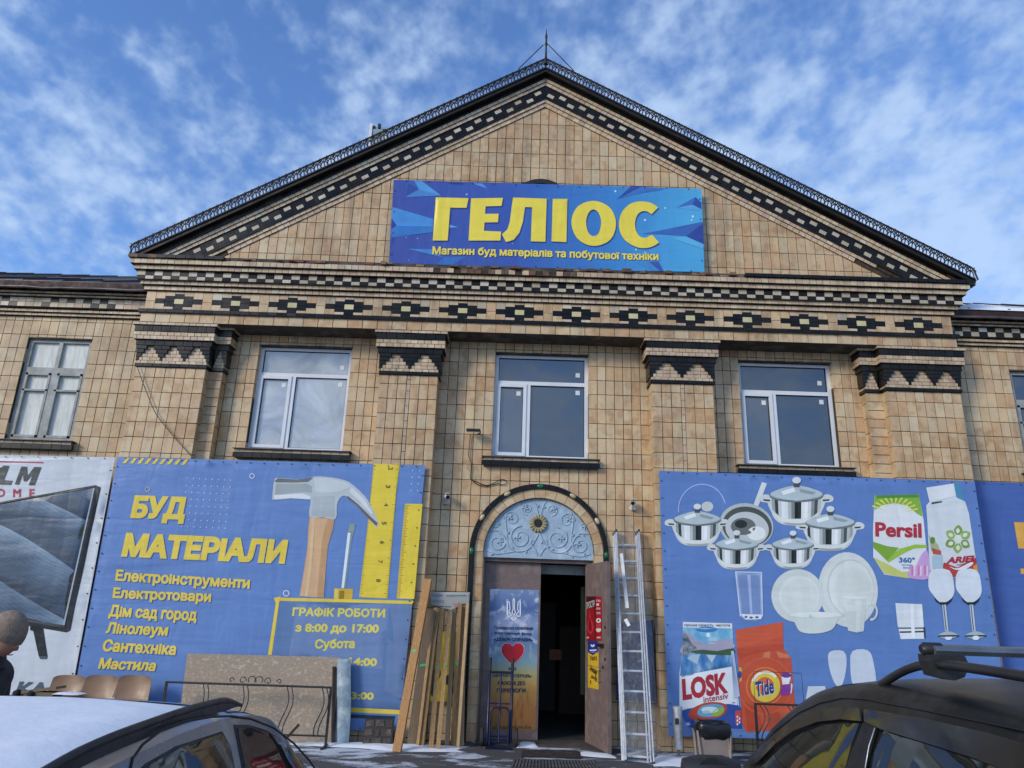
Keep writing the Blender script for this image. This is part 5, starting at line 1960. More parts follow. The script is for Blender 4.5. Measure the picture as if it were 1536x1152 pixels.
RB.art('plate_print', [(circ(922, 868, 167, 170, 36), PLT, 3), (circ(932, 870, 130, 132, 32), 'dfe5de', 4), (circ(936, 872, 112, 114, 32), 'd8dfd8', 5)])
RB.art('bowl_print', [(smooth([(860, 985), (1000, 968), (1215, 990), (1180, 1020), (1140, 1085), (1040, 1110), (940, 1098), (900, 1035)], 4), 'd0d9d2', 5), (circ(1035, 990, 165, 18, 24), 'e4eae3', 6)])
RB.art('mug_print', [([(1200, 878), (1362, 880), (1345, 1095), (1300, 1104), (1245, 1092)], 'cdd5cf', 5), (circ(1282, 880, 81, 8, 20), 'e2e7e1', 6), ([(1290, 900), (1330, 900), (1320, 1090), (1296, 1094)], 'dbe1db', 6)])
RB.zoom(1280, 700, 4.1133)
RB.art('mug_handle_print', [(annulus(108, 895, 42, 30, 1.35, 20, -100, 100), 'cdd5cf', 6)])
# washing powder, green and white bag
RB.art('powder_bag_print', [
    ([(128, 178), (402, 170), (432, 330), (468, 690), (330, 688), (190, 665), (122, 560), (120, 400), (126, 250)], 'dfe4e4', 1),
    ([(128, 178), (402, 170), (425, 310), (390, 290), (330, 238), (250, 225), (175, 238), (128, 270)], '86b03c', 2), ([(140, 178), (395, 172), (402, 190), (140, 196)], '4f8f3a', 3)] +
    [([(250 + 60 * math.cos(a), 300 - 60 * math.sin(a)), (250 + 155 * math.cos(a - .05), 300 - 115 * math.sin(a - .05)), (250 + 155 * math.cos(a + .05), 300 - 115 * math.sin(a + .05))], 'd6dd6a', 3) for a in [math.radians(20 + 13 * k) for k in range(11)]] +
    [([(120, 462), (205, 490), (280, 500), (210, 585), (122, 500)], '7ea838', 2), ([(280, 508), (380, 480), (452, 484), (455, 500), (370, 505), (300, 540), (215, 592), (205, 580)], '9cc245', 3),
     ([(122, 560), (190, 660), (330, 688), (468, 690), (465, 600), (400, 640), (300, 650), (210, 600)], 'c6cc70', 2), (smooth([(330, 660), (380, 620), (420, 540), (455, 520), (468, 600), (466, 690), (360, 690)], 3), 'cba3d2', 3)] +
    [(circ(350 + 13 * (k % 9), 610 + 10 * (k // 9) + 4 * (k % 3), 7, 6, 8), ('e0a8cc', 'c77fb6', 'edd0e4')[k % 3], 4) for k in range(54)])
RB.text('Persil', (134, 432), (420, 440), (132, 342), 'b3323e', 5, .036)
RB.text('360°', (280, 592), (378, 594), (280, 558), '2f6fa8', 5, .03)
RB.text('аромат', (296, 612), (362, 614), (296, 602), '4f86b8', 5, .01)
RB.text('весни', (306, 628), (352, 630), (306, 618), '4f86b8', 5, .01)
# tall white bag with a green flower
RB.art('powder_bag_print', [
    ([(448, 130), (618, 104), (635, 190), (688, 215), (712, 290), (752, 560), (768, 655), (600, 690), (470, 640), (455, 340), (448, 240), (470, 215)], 'd5dbde', 1),
    ([(618, 104), (650, 100), (690, 215), (635, 190)], '4f8fb0', 2), ([(448, 130), (618, 104), (632, 180), (470, 222)], 'e1e5e6', 3),
    ([(556, 590), (640, 622), (752, 560), (768, 655), (740, 640), (600, 690), (545, 640)], 'b7443f', 2), ([(735, 615), (760, 600), (768, 655), (745, 660)], 'd9963c', 3),
    ([(462, 420), (520, 480), (545, 550), (480, 520)], 'a9b48a', 2), (circ(487, 455, 16, 22, 10), '5f8a36', 3), ([(480, 500), (540, 520), (540, 545), (490, 540)], 'b5564a', 3), ([(486, 545), (548, 545), (552, 640), (486, 630)], 'a8c3cd', 3),
    ([(480, 222), (545, 212), (545, 220), (482, 232)], '3c3c3c', 4)] +
    [(smooth([(643 + 22 * math.cos(a), 448 + 22 * math.sin(a)), (643 + 58 * math.cos(a - .45), 448 + 62 * math.sin(a - .45)), (643 + 86 * math.cos(a + .05), 448 + 88 * math.sin(a + .05)), (643 + 62 * math.cos(a + .5), 448 + 62 * math.sin(a + .5))], 3), ('7d9c46', '94b05a')[k % 2], 3) for k, a in enumerate([math.radians(-90 + 60 * q) for q in range(6)])] +
    [(circ(643, 448, 26, 28, 12), 'dbe2d0', 4)] +
    [(smooth([(643 + 34 * math.cos(a), 448 + 36 * math.sin(a)), (643 + 52 * math.cos(a - .25), 448 + 54 * math.sin(a - .25)), (643 + 70 * math.cos(a), 448 + 70 * math.sin(a)), (643 + 52 * math.cos(a + .25), 448 + 54 * math.sin(a + .25))], 2), 'dfe6d2', 4) for a in [math.radians(-90 + 60 * q) for q in range(6)]] +
    [(smooth([(590, 615), (640, 628), (720, 590), (735, 600), (690, 632), (630, 636)], 3), 'e6e9e9', 4)])
RB.text('ARIEL', (568, 600), (755, 585), (580, 560), 'b03040', 5, .05)
RB.text('color', (636, 612), (698, 602), (636, 600), '5a5a5a', 5, .01)
for cx in (0, 167):
    RB.art('flute_print', [
        (smooth([(478 + cx, 642), (590 + cx, 640), (620 + cx, 740), (612 + cx, 800), (570 + cx, 835), (530 + cx, 835), (490 + cx, 790), (462 + cx, 740)], 3), 'd9e1e6', 5),
        ([(495 + cx, 808), (530 + cx, 836), (580 + cx, 836), (612 + cx, 806), (600 + cx, 832), (575 + cx, 853), (540 + cx, 853), (508 + cx, 832)], '23282c', 6),
        ([(545 + cx, 850), (568 + cx, 850), (585 + cx, 1015), (564 + cx, 1015)], 'c4cdd4', 6), ([(551 + cx, 850), (557 + cx, 850), (575 + cx, 1010), (568 + cx, 1010)], '5f6a72', 7),
        (smooth([(516 + cx, 1044), (560 + cx, 1020), (600 + cx, 1018), (650 + cx, 1042), (600 + cx, 1060), (560 + cx, 1060)], 3), 'aab6bc', 6), ([(520 + cx, 1040), (650 + cx, 1038), (648 + cx, 1048), (520 + cx, 1050)], '31373a', 7), (circ(585 + cx, 1056, 22, 14, 14), 'dfe8ee', 7)])
RB.art('tumbler_print', [([(258, 842), (424, 848), (440, 1062), (292, 1064), (272, 970)], 'dde3e6', 2), ([(276, 992), (440, 992), (440, 1000), (278, 1000)], '3f4648', 3), ([(284, 1016), (442, 1012), (442, 1022), (286, 1026)], '3f4648', 3), ([(350, 850), (372, 850), (380, 1060), (360, 1060)], 'f0f3f4', 3),
                         ([(430, 990), (442, 990), (446, 1060), (436, 1060)], '3f4648', 3)])
RB.zoom(980, 900, 4.572)
# washing powder with a mountain lake
RB.art('powder_bag_print', [
    ([(202, 150), (540, 160), (545, 330), (552, 350), (600, 860), (570, 880), (240, 860), (176, 740), (178, 500), (205, 330)], 'd9dfe4', 1),
    ([(205, 188), (538, 195), (540, 300), (206, 300)], pmat('print_lake_sky', lin('5599c4'), lin('74b2d0'), 6, .42, c3=lin('b4d4e2')), 2), (circ(365, 202, 72, 20, 24), '3f78b0', 3), (circ(375, 240, 14, 16, 12), 'd8e8f2', 3),
    (smooth([(205, 300), (235, 215), (262, 245), (300, 275), (330, 290), (380, 280), (430, 282), (490, 265), (538, 285), (540, 345), (200, 380)], 2), 'a5a0b4', 3),
    ([(205, 205), (232, 240), (262, 300), (300, 330), (240, 370), (200, 385)], pmat('print_crag', lin('3f4850'), lin('77818a'), 14, .42, detail=8, c3=lin('a9b0b8')), 4), (smooth([(262, 350), (340, 340), (440, 350), (545, 330), (545, 378), (380, 372), (270, 362)], 2), '465f3f', 5),
    ([(190, 385), (262, 362), (545, 378), (545, 455), (182, 520)], pmat('print_lake', lin('3569a4'), lin('4f86b8'), 7, .42, detail=8, stretch=(1.6, 1, .7), c3=lin('a3bed2')), 4), ([(262, 375), (320, 370), (300, 440), (230, 400)], 'a9c0d2', 5), ([(360, 375), (430, 378), (400, 430)], 'b6c8d6', 5),
    ([(182, 520), (545, 455), (575, 720), (400, 720), (178, 750)], 'e0e4e8', 5), ([(532, 350), (550, 350), (592, 660), (550, 680)], 'b9c8dc', 6),
    ([(178, 760), (240, 745), (400, 720), (556, 700), (600, 740), (604, 880), (240, 870)], '34509a', 5),
    (smooth([(240, 790), (262, 745), (350, 705), (440, 700), (500, 720), (496, 770), (440, 805), (350, 815), (270, 820)], 3), 'b04a38', 6),
    (smooth([(300, 770), (330, 728), (420, 712), (480, 730), (470, 775), (390, 800), (320, 795)], 3), '5f9fb8', 7), (smooth([(400, 775), (440, 740), (485, 745), (465, 785), (420, 798)], 3), '8fae4a', 8), (circ(385, 752, 58, 22, 20), 'c5d8de', 8), (circ(360, 768, 28, 12, 14), '9fb8c8', 9),
    ([(560, 760), (600, 755), (602, 840), (565, 850)], 'c9504a', 6)] + [(circ(575 + (k % 2) * 14, 800 + k * 13, 6, 8, 8), 'dfe6f0', 7) for k in range(5)] + [(circ(235, 850, 18, 12, 10), '9fb0d0', 6)])
RB.text('LOSK', (200, 690), (512, 640), (192, 540), 'a8303c', 8, .05)
RB.text('intensiv', (342, 704), (512, 676), (340, 664), 'a8303c', 8, .015)
RB.text('автомат', (194, 528), (278, 510), (192, 518), '4a5a70', 8, .01)
RB.text('гірська свіжість  чистота', (212, 184), (524, 186), (212, 164), '2f3a58', 4, .01)
# orange bag
OR = 'c4553a'
RB.art('powder_bag_print', [
    ([(566, 205), (888, 150), (892, 330), (945, 400), (972, 720), (965, 880), (640, 908), (612, 860), (590, 560)], OR, 1),
    ([(566, 205), (888, 150), (890, 250), (572, 330)], 'cd5c3e', 2), ([(572, 330), (892, 300), (892, 335), (640, 380), (580, 420)], 'bb4d34', 2), ([(760, 360), (800, 350), (802, 395), (745, 400)], 'd47a58', 3), ([(840, 350), (930, 375), (935, 400), (860, 395)], 'd47a58', 3),
    ] + [(annulus(765, 590, 188, 178, 1.05, 40), 'cb6444', 3)] + [(annulus(765, 592, 130, 120, 1.02, 36), 'dd7d40', 4), (circ(768, 592, 102, 108, 32), 'dcc648', 5), (circ(765, 590, 62, 62, 28), 'd06a34', 6), (annulus(768, 592, 102, 84, 1.05, 32, 200, 320), 'ece8d8', 6),
    ([(586, 462), (606, 462), (606, 556), (590, 560)], 'cfae3e', 3), (circ(592, 512, 14, 26, 12), '3c4f8c', 4),
    ([(878, 510), (942, 498), (940, 535), (930, 575), (885, 580)], 'e2e4ea', 5), (circ(910, 515, 34, 18, 16), '6c3f90', 6), ([(876, 585), (938, 572), (942, 610), (935, 650), (872, 655)], '8a4096', 5), ([(942, 570), (955, 580), (948, 640), (938, 640)], 'd0d6e0', 4),
    ([(620, 700), (700, 730), (760, 880), (650, 900)], 'b54a32', 2), ([(850, 740), (960, 700), (962, 780), (900, 870)], 'cf6142', 2)])
RB.text('Tide', (702, 668), (828, 640), (696, 562), '34407e', 9, .034, shadow='e8e8e0')
RB.art('glass_print', [
    (smooth([(1208, 355), (1305, 352), (1325, 440), (1300, 570), (1262, 600), (1225, 530), (1200, 430)], 3), 'c8d2dc', 1), ([(1205, 480), (1255, 595), (1262, 600), (1240, 560)], '2b3138', 2),
    (smooth([(1365, 350), (1470, 345), (1510, 430), (1520, 600), (1380, 600), (1350, 450)], 3), 'c8d2dc', 1), ([(1060, 592), (1178, 590), (1192, 700), (1040, 720)], 'cdd5dd', 1)])
RB.zoom(1160, 940, 4.085)
RB.art('ring_print', [(annulus(912, 225, 15, 9, n=14), 'cfd6e2', 2)])

# ======== banners at the edges of the picture
WB = Cloth('television_banner', -.36, 'white banner with a large television print, at the left edge beside the blue one',
           [(-420, 672), (172.5, 686), (100, 1076), (-560, 1052)], 'c9ced3', amp=.012, seed=14.2)
WB.corners = [WB.loc(-420, 672), WB.loc(172.5, 686), WB.loc(100, 1076), WB.loc(-560, 1052)]
WB.grommets(24, 10)
BANNER_RECTS.append((WB.bb[0] + .25, WB.bb[1] - .25, -1, WB.bb[3] - .2))
WB.zoom(0, 680, 4.1167)
WB.art('logo_print', [([(-400, 38), (270, 54), (268, 62), (-400, 46)], 'a8324a', 2),
                      ([(-40, 90), (10, 88), (25, 75), (60, 78), (25, 165), (80, 170), (68, 195), (-40, 190)], '4a4c4e', 2),
                      ([(92, 192), (135, 82), (170, 84), (172, 140), (215, 84), (258, 86), (215, 198), (178, 197), (205, 130), (165, 175), (148, 173), (143, 128), (118, 194)], '4a4c4e', 2)])
WB.text('O M E', (-25, 270), (212, 272), (-22, 218), 'b03a4a', 2, .03, spacing=1.4)
def screen_picture():
    m, t, b = base_mat('television_picture_print')
    g = N(t, 'ShaderNodeNewGeometry')
    mp_ = N(t, 'ShaderNodeMapping'); mp_.inputs['Rotation'].default_value = (0, -.75, 0); mp_.inputs['Scale'].default_value = (.75, 1, 1.7)
    t.links.new(g.outputs['Position'], mp_.inputs[0])
    broad = noisen(t, mp_.outputs[0], 1.15, 1, .4, 1.6)
    wv = N(t, 'ShaderNodeTexWave', wave_type='BANDS', bands_direction='Z', wave_profile='SAW')
    wv.inputs['Scale'].default_value = .42; wv.inputs['Distortion'].default_value = 4.5; wv.inputs['Detail'].default_value = 1.2; wv.inputs['Detail Scale'].default_value = .55
    t.links.new(mp_.outputs[0], wv.inputs[0])
    fn = N(t, 'ShaderNodeTexWave', wave_type='BANDS', bands_direction='Z', wave_profile='SIN')
    fn.inputs['Scale'].default_value = 5.5; fn.inputs['Distortion'].default_value = 12; fn.inputs['Detail'].default_value = 2; fn.inputs['Detail Scale'].default_value = .4
    t.links.new(mp_.outputs[0], fn.inputs[0])
    v = mathn(t, 'ADD', mathn(t, 'ADD', mathn(t, 'MULTIPLY', broad, .5), mathn(t, 'MULTIPLY', wv.outputs[1], .42)), mathn(t, 'MULTIPLY', fn.outputs[1], .045))
    t.links.new(ramp(t, v, [(.18, lin('27364a')), (.42, lin('3f5266')), (.62, lin('60758a')), (.82, lin('93a7b6'))]), b.inputs['Base Color'])
    b.inputs['Roughness'].default_value = .42
    creases(t, b)
    return m


WB.art('television_print', [
    ([(-300, 350), (0, 300), (590, 196), (622, 210), (430, 1095), (408, 1106), (30, 1040), (-300, 980)], '26292c', 1),
    ([(-290, 360), (0, 316), (582, 208), (392, 1062), (20, 1005), (-290, 950)], screen_picture(), 2),
    ([(588, 200), (620, 212), (430, 1092), (404, 1070)], '33363a', 6), ([(578, 214), (586, 214), (398, 1064), (388, 1062)], 'a6b0b8', 7),
    ([(-300, 355), (590, 198), (590, 210), (-300, 370)], '1e2022', 7), ([(20, 1005), (400, 1062), (404, 1080), (20, 1022)], '3e4145', 7)])
WB.zoom(0, 880, 6.4)
WB.art('television_stand_print', [([(290, 375), (415, 400), (455, 672), (448, 695), (385, 695), (370, 660), (320, 425), (292, 418)], '20262c', 1), ([(372, 665), (452, 668), (448, 695), (388, 695)], '4c555c', 2)])
WB.zoom(0, 0, 1)
WB.text('KA', (22, 1043), (68, 1045), (30, 1022), '55606a', 2, .05)
DB = Cloth('dark_blue_banner', -.07, 'darker blue banner with orange print, just entering at the right edge',
           [(1459, 722), (1900, 737), (2000, 1130), (1505, 1112)], '4a66a8', amp=.008, seed=21.0)
DB.corners = [DB.loc(1459, 722), DB.loc(1900, 737), DB.loc(2000, 1130), DB.loc(1505, 1112)]
DB.grommets(16, 10)
BANNER_RECTS.append((DB.bb[0] + .1, DB.bb[1] - .2, -1, DB.bb[3] - .2))
DB.zoom(1280, 700, 4.1133)
DB.art('panel_print', [([(990, 342), (1500, 350), (1520, 510), (1018, 505)], 'dba548', 1), ([(1030, 628), (1300, 632), (1305, 665), (1033, 662)], 'dba548', 1), ([(1052, 372), (1062, 372), (1064, 400), (1054, 400)], '4a3a28', 2)])

# ======== posters on the doors
def poster_ground():
    m, t, b = base_mat('flag_poster_print')
    g = N(t, 'ShaderNodeNewGeometry')
    sp = N(t, 'ShaderNodeSeparateXYZ'); t.links.new(g.outputs['Position'], sp.inputs[0])
    z1 = noisen(t, g.outputs['Position'], 3.0, 5, .6, .8)
    mr = N(t, 'ShaderNodeMapRange'); t.links.new(mathn(t, 'ADD', sp.outputs[2], mathn(t, 'MULTIPLY', mathn(t, 'SUBTRACT', z1, .5), .12)), mr.inputs[0])
    mr.inputs[1].default_value = .15; mr.inputs[2].default_value = 2.0
    base = ramp(t, mr.outputs[0], [(0, lin('99703f')), (.14, lin('a06c3a')), (.30, lin('ad8a4a')), (.40, lin('9c9a68')), (.47, lin('7796a0')), (.62, lin('5d79a2')), (.75, lin('8496b8')), (.85, lin('4d6698')), (1, lin('7088b0'))])
    cl_ = N(t, 'ShaderNodeMapRange'); t.links.new(noisen(t, g.outputs['Position'], 4.2, 6, .6, 1.2), cl_.inputs[0]); cl_.inputs[1].default_value = .5; cl_.inputs[2].default_value = .66
    up = N(t, 'ShaderNodeMapRange'); t.links.new(mr.outputs[0], up.inputs[0]); up.inputs[1].default_value = .45; up.inputs[2].default_value = .6
    base = mixc(t, mathn(t, 'MULTIPLY', cl_.outputs[0], up.outputs[0]), base, lin('bfc6da'))
    wh = N(t, 'ShaderNodeMapping'); wh.inputs['Scale'].default_value = (26, 1, 5); t.links.new(g.outputs['Position'], wh.inputs[0])
    dn = N(t, 'ShaderNodeMapRange'); t.links.new(mr.outputs[0], dn.inputs[0]); dn.inputs[1].default_value = .40; dn.inputs[2].default_value = .2
    base = mixc(t, mathn(t, 'MULTIPLY', ramp(t, noisen(t, wh.outputs[0], 1.0, 5, .6), [(.5, 0.0), (.65, 1.0)]), mathn(t, 'MULTIPLY', dn.outputs[0], .6)), base, lin('7c4c20'))
    t.links.new(base, b.inputs['Base Color'])
    b.inputs['Roughness'].default_value = .35
    return m


DL = [c for c in DF.children if c.name.startswith('door_leaf')][0]
PO = Cloth('poster', YD - .002, None, [(735, 883.5), (808.3, 885), (803.5, 1095), (730.8, 1093.5)], None, amp=.0, mat_=poster_ground(), parent=DF, thick=.0015)
PO.zoom(0, 0, 1)
PO.zoom(680, 880, 4.2353)
TW = 'e4eaf0'


def stroke(pts, w):
    out = []
    P2 = [Vector(p) for p in pts]
    for sgn in (1, -1):
        L = []
        for i, p in enumerate(P2):
            d = (P2[min(i + 1, len(P2) - 1)] - P2[max(i - 1, 0)]).normalized()
            L.append(tuple(p + Vector((-d.y, d.x)) * w / 2 * sgn))
        out += L if sgn > 0 else L[::-1]
    return out


tri = []
for pts, w in (([(343, 80), (343, 187)], 8), ([(340, 187), (368, 187)], 8), ([(343, 84), (356, 100), (360, 140), (353, 160), (364, 172), (373, 187)], 6), ([(384, 66), (379, 90), (380, 140), (373, 163), (384, 184)], 6), ([(366, 187), (370, 201), (384, 216)], 7), ([(368, 187), (384, 187)], 6), ([(378, 187), (378, 205)], 4)):
    for sx in (1, -1):
        tri.append((stroke([(384 + sx * (x - 384), y) for x, y in pts], w), TW, 1))
PO.art('trident_emblem', tri, parent=DF, step=0)
heart = smooth([(376, 378), (395, 362), (425, 360), (446, 382), (444, 420), (420, 455), (376, 488), (335, 458), (310, 420), (308, 385), (328, 362), (358, 362)], 4)
PO.art('heart_print', [([(376 + (x - 376) * 1.06, 422 + (y - 422) * 1.05) for x, y in heart], 'dca6b4', 1), (heart, 'b01f2e', 2)], parent=DF, step=0)
for s_, a, b_, c, w_ in (('Громадська організація', (262, 275), (505, 280), (262, 248), .022), ('благодійний фонд', (265, 305), (498, 312), (265, 284), .022), ('«ДОБРІ СПРАВИ»', (258, 347), (504, 352), (258, 322), .035),
                         ('ВІД', (350, 532), (398, 532), (350, 512), .025), ('ЩИРОГО СЕРЦЯ»', (250, 575), (496, 580), (250, 552), .025), ('РАЗОМ ДО', (282, 628), (456, 628), (282, 600), .03), ('ПЕРЕМОГИ', (276, 672), (458, 672), (276, 646), .03),
                         ('#СЛАВАУКРАЇНІ', (245, 905), (492, 905), (245, 880), .01)):
    PO.text(s_, a, b_, c, '2c3450' if 'СЛАВА' not in s_ else '6a4420', 3, w_, parent=DF)

# stickers on the open leaf: same engine on the leaf's own plane
class LeafCloth(Cloth):
    def __init__(s):
        s.P0 = FRL.o.copy(); s.u, s.v, s.n = FRL.u, FRL.v, FRL.n
        s.amp = 0; s.seed = 0; s.stp = .1; s.ob = RL; s.T = (870, 880, 7.2)


LC = LeafCloth()
LC.art('red_poster', [([(70, 106), (170, 104), (174, 584), (74, 588)], '4c1d20', 0), ([(166, 104), (236, 106), (238, 584), (172, 586)], 'a51f2c', 0),
                      ([(72, 230), (160, 235), (168, 580), (78, 582)], '8d1f26', 1), (smooth([(108, 240), (120, 330), (152, 430), (140, 490), (118, 515), (92, 490), (82, 430), (100, 330)], 3), 'b8323a', 2), (smooth([(108, 330), (128, 420), (128, 470), (112, 480), (98, 440)], 3), '7c1820', 3),
                      (circ(204, 365, 27, 26, 18), 'd8cfc4', 2), (circ(204, 465, 27, 26, 18), 'd8cfc4', 2), ([(178, 400), (230, 400), (230, 450), (178, 452)], 'b04048', 3), (smooth([(204, 350), (214, 372), (194, 372)], 2), '2c2c2c', 3),
                      ([(76, 545), (100, 540), (100, 556), (76, 560)], 'c8b8b0', 3), ([(186, 542), (228, 540), (228, 556), (186, 558)], 'c8b8b0', 3)], step=0)
LC.text('ПРОСТІР', (76, 242), (166, 215), (72, 170), 'b8b4b0', 3, .03)
for k, (y, s_) in enumerate(((165, 'ГАЗ'), (206, 'І'), (250, 'ВОДА'), (298, 'ТЕПЛО'))):
    LC.text(s_, (182, y), (226 if len(s_) > 2 else 210, y), (182, y - 24), 'd9c8c4', 3, .03)
LC.art('blue_sticker', [([(86, 590), (192, 588), (192, 690), (168, 722), (140, 740), (110, 722), (88, 690)], '25347e', 1), (smooth([(120, 622), (140, 630), (162, 620), (158, 646), (140, 652), (124, 646)], 3), 'ced4e2', 2), ([(108, 680), (182, 676), (182, 692), (108, 696)], 'c8cfe0', 2), ([(124, 704), (168, 700), (166, 708), (126, 712)], '8f9cc8', 2)], step=0)
LC.art('yellow_sticker', [([(88, 716), (204, 712), (204, 1112), (88, 1088)], 'd0a832', 0)], step=0)
LC.text('Увага', (112, 800), (186, 795), (108, 745), '3c3420', 2, .02)
LC.text('Зачиняйте', (104, 900), (180, 960), (120, 840), '3c3420', 2, .02)
LC.text('двері', (116, 990), (182, 1030), (126, 945), '3c3420', 2, .02)
LC.text('!', (112, 1050), (124, 1052), (112, 1010), '3c3420', 2, .04)
# ---------------------------------------------------------------- things on the facade
STEEL = pmat('galvanised_steel', lin('8f9498'), lin('6c7074'), 9, .38, metal=.8, bump=.2)
BLKM = pmat('black_enamel', (.014, .014, .015), (.03, .028, .026), 9, .4, bump=.15)
GREYP = pmat('grey_plastic', lin('9a9c9d'), lin('77797a'), 6, .5)
WHP = pmat('white_plastic', (.72, .73, .73), (.6, .61, .62), 6, .4)
RUBBER = pmat('rubber', (.02, .02, .02), (.035, .034, .033), 12, .75, bump=.4)

for (px, py, sx, lab) in ((671, 745, 1, 'small white security camera on the wall left of the door arch'), (949, 754, -1, 'small white security camera on the wall right of the door arch')):
    x, z = at(px, py, -.12)
    r = tag(empty('security_camera', (x, 0, z)), lab, 'security camera', 'security cameras beside the door arch')
    MB().lathe((x, -.0, z - .06), [(.035, -.012), (.035, 0.0)], 12, axis='y').build('wall_plate', WHP, r)
    MB().bx(x - .03 + .03 * sx * -1, x + .03 - .03 * sx, -.07, -.004, z - .10, z - .035).build('junction_box', GREYP, r)
    MB().tube([(x, -.05, z - .05), (x, -.09, z - .01)], .010, 6).build('arm', WHP, r)
    d = Vector((.3 * sx, -1, -.25)).normalized()
    a_ = Vector((x - .03 * sx, -.07, z + .015))
    MB().tube([a_, a_ + d * .15], .030, 12).build('body', WHP, r)
    MB().tube([a_ + d * .14, a_ + d * .165], .027, 12).build('lens', pmat('lens_black', (.006, .006, .008), rough=.1), r)
    MB().bx(x - .032, x + .032, -.24, -.06, z + .03, z + .036).build('sun_shield', WHP, r)

x, z = at(710, 645, -.16)
r = tag(empty('floodlight', (x, 0, z)), 'flat black floodlight on a short bracket, left of the middle window', 'floodlight')
MB().box((x, -.16, z), (.20, .11, .035), 0, Matrix.Rotation(.35, 3, 'X')).build('housing', BLKM, r)
MB().box((x, -.175, z - .026), (.17, .08, .012), 0, Matrix.Rotation(.35, 3, 'X')).build('lens', pmat('lamp_glass', lin('8a8478'), lin('6c675e'), rough=.2), r)
MB().tube([(x + .06, 0, z - .02), (x + .10, -.06, z - .02), (x + .10, -.14, z)], .010, 6).build('bracket', BLKM, r)


def cable(pts, r_, lab, Y=-.02):
    q = [(*at(px, py, Y), 0) for px, py in pts]
    P_ = [Vector((a[0], Y - .004, a[1])) for a in q]
    out = []
    for i in range(len(P_) - 1):
        p0, p1, p2, p3 = P_[max(i - 1, 0)], P_[i], P_[i + 1], P_[min(i + 2, len(P_) - 1)]
        for k in range(6):
            t_ = k / 6
            out.append(.5 * ((2 * p1) + (p2 - p0) * t_ + (2 * p0 - 5 * p1 + 4 * p2 - p3) * t_ * t_ + (3 * p1 - p0 - 3 * p2 + p3) * t_ ** 3))
    out.append(P_[-1])
    return thingmesh(MB().tube(out, r_, 5), 'cable', pmat('cable_black', (.02, .018, .016), rough=.5), lab, 'cable', out[0])


cable([(705.5, 652), (704, 670), (703, 683), (707, 697), (706, 718), (714, 722), (722, 726), (731, 728), (742, 724), (752, 719), (760, 722), (756, 727), (744, 726), (731, 729), (720, 728), (712, 724), (708, 720)], .006, 'thin dark cable hanging from the floodlight and bunched over the door arch')
cable([(205.5, 548), (212, 567), (222, 593), (235, 622), (262, 656), (287, 684)], .006, 'thin dark wire slanting down the left corner pilaster to the blue banner', -.34)

# ---------------------------------------------------------------- extension ladder in film
lb = [Vector((*atz(939, 1143, GZ), GZ)), Vector((*atz(981, 1146, GZ), GZ))]
ytop = -.10
lt = [Vector((at(924.5, 797, ytop)[0], ytop, at(924.5, 797, ytop)[1])), Vector((at(958.5, 797, ytop)[0], ytop, at(958.5, 797, ytop)[1]))]
lroot = tag(empty('extension_ladder', tuple((lb[0] + lb[1]) / 2)), 'aluminium extension ladder wrapped in clear film, leaning on the wall right of the door', 'ladder')
side = (lb[1] - lb[0]).normalized()
upv = ((lt[0] + lt[1]) / 2 - (lb[0] + lb[1]) / 2)
LL = upv.length
upd = upv.normalized()
outv = upd.cross(side).normalized()
if outv.y > 0: outv = -outv
for k in range(3):
    o3 = -outv * .0 + outv * (.0 - .055 * k) * -1 * -1 - side * .024 * k
    tops = []
    for s_ in (0, 1):
        a = lb[s_] + o3 + side * (-.012 * k if s_ else .0); b_ = lt[s_] + o3
        m_ = MB().bar(a, b_, .018, .05, 0, up=tuple(outv))
        m_.build('stile', ALU, lroot)
        for q in (.0, 1.0):
            c_ = a.lerp(b_, q)
            MB().bar(c_ - upd * .02, c_ + upd * .02, .03, .062, 0, up=tuple(outv)).build('stile_cap', BLKM, lroot)
    nr = 12
    for i in range(nr):
        q = (i + .35) / nr
        a = (lb[0] + o3).lerp(lt[0] + o3, q); b_ = (lb[1] + o3).lerp(lt[1] + o3, q)
        if k == 2:
            MB().bar(a, b_, .024, .026, 0, up=tuple(outv)).build('rung', ALU, lroot)
# film
fm, t, b = base_mat('clear_film')
b.inputs['Base Color'].default_value = (.42, .44, .46, 1); b.inputs['Roughness'].default_value = .22
g = N(t, 'ShaderNodeNewGeometry')
mpn = N(t, 'ShaderNodeMapping'); mpn.inputs['Scale'].default_value = (3, 3, 1.1); t.links.new(g.outputs['Position'], mpn.inputs[0])
nz = noisen(t, mpn.outputs[0], 4, 7, .7, 1.5)
t.links.new(ramp(t, nz, [(.38, .12), (.56, .20), (.70, .45)]), b.inputs['Alpha'])
bn = N(t, 'ShaderNodeBump'); bn.inputs['Strength'].default_value = 1; bn.inputs['Distance'].default_value = .02
t.links.new(nz, bn.inputs['Height']); t.links.new(bn.outputs[0], b.inputs['Normal'])
mb = MB(); vs = []
nu, nv = 14, 60
for j in range(nv + 1):
    q = .02 + .97 * j / nv
    for i in range(nu + 1):
        p = (lb[0]).lerp(lt[0], q).lerp(lb[1].lerp(lt[1], q), -.16 + 1.42 * i / nu)
        w_ = noise.noise(Vector((i * .5, j * .22, 1.3))) * .022 + noise.noise(Vector((i * 1.3, j * .6, 5))) * .012
        vs.append(p + outv * (.045 + w_) - outv * (.10 * max(0, (i / nu - .85) / .15)))
fs = [(j * (nu + 1) + i, j * (nu + 1) + i + 1, (j + 1) * (nu + 1) + i + 1, (j + 1) * (nu + 1) + i) for j in range(nv) for i in range(nu)]
mb.add(vs, fs, 0, 0, True)
mb.build('wrapping_film', fm, lroot, recalc=False)
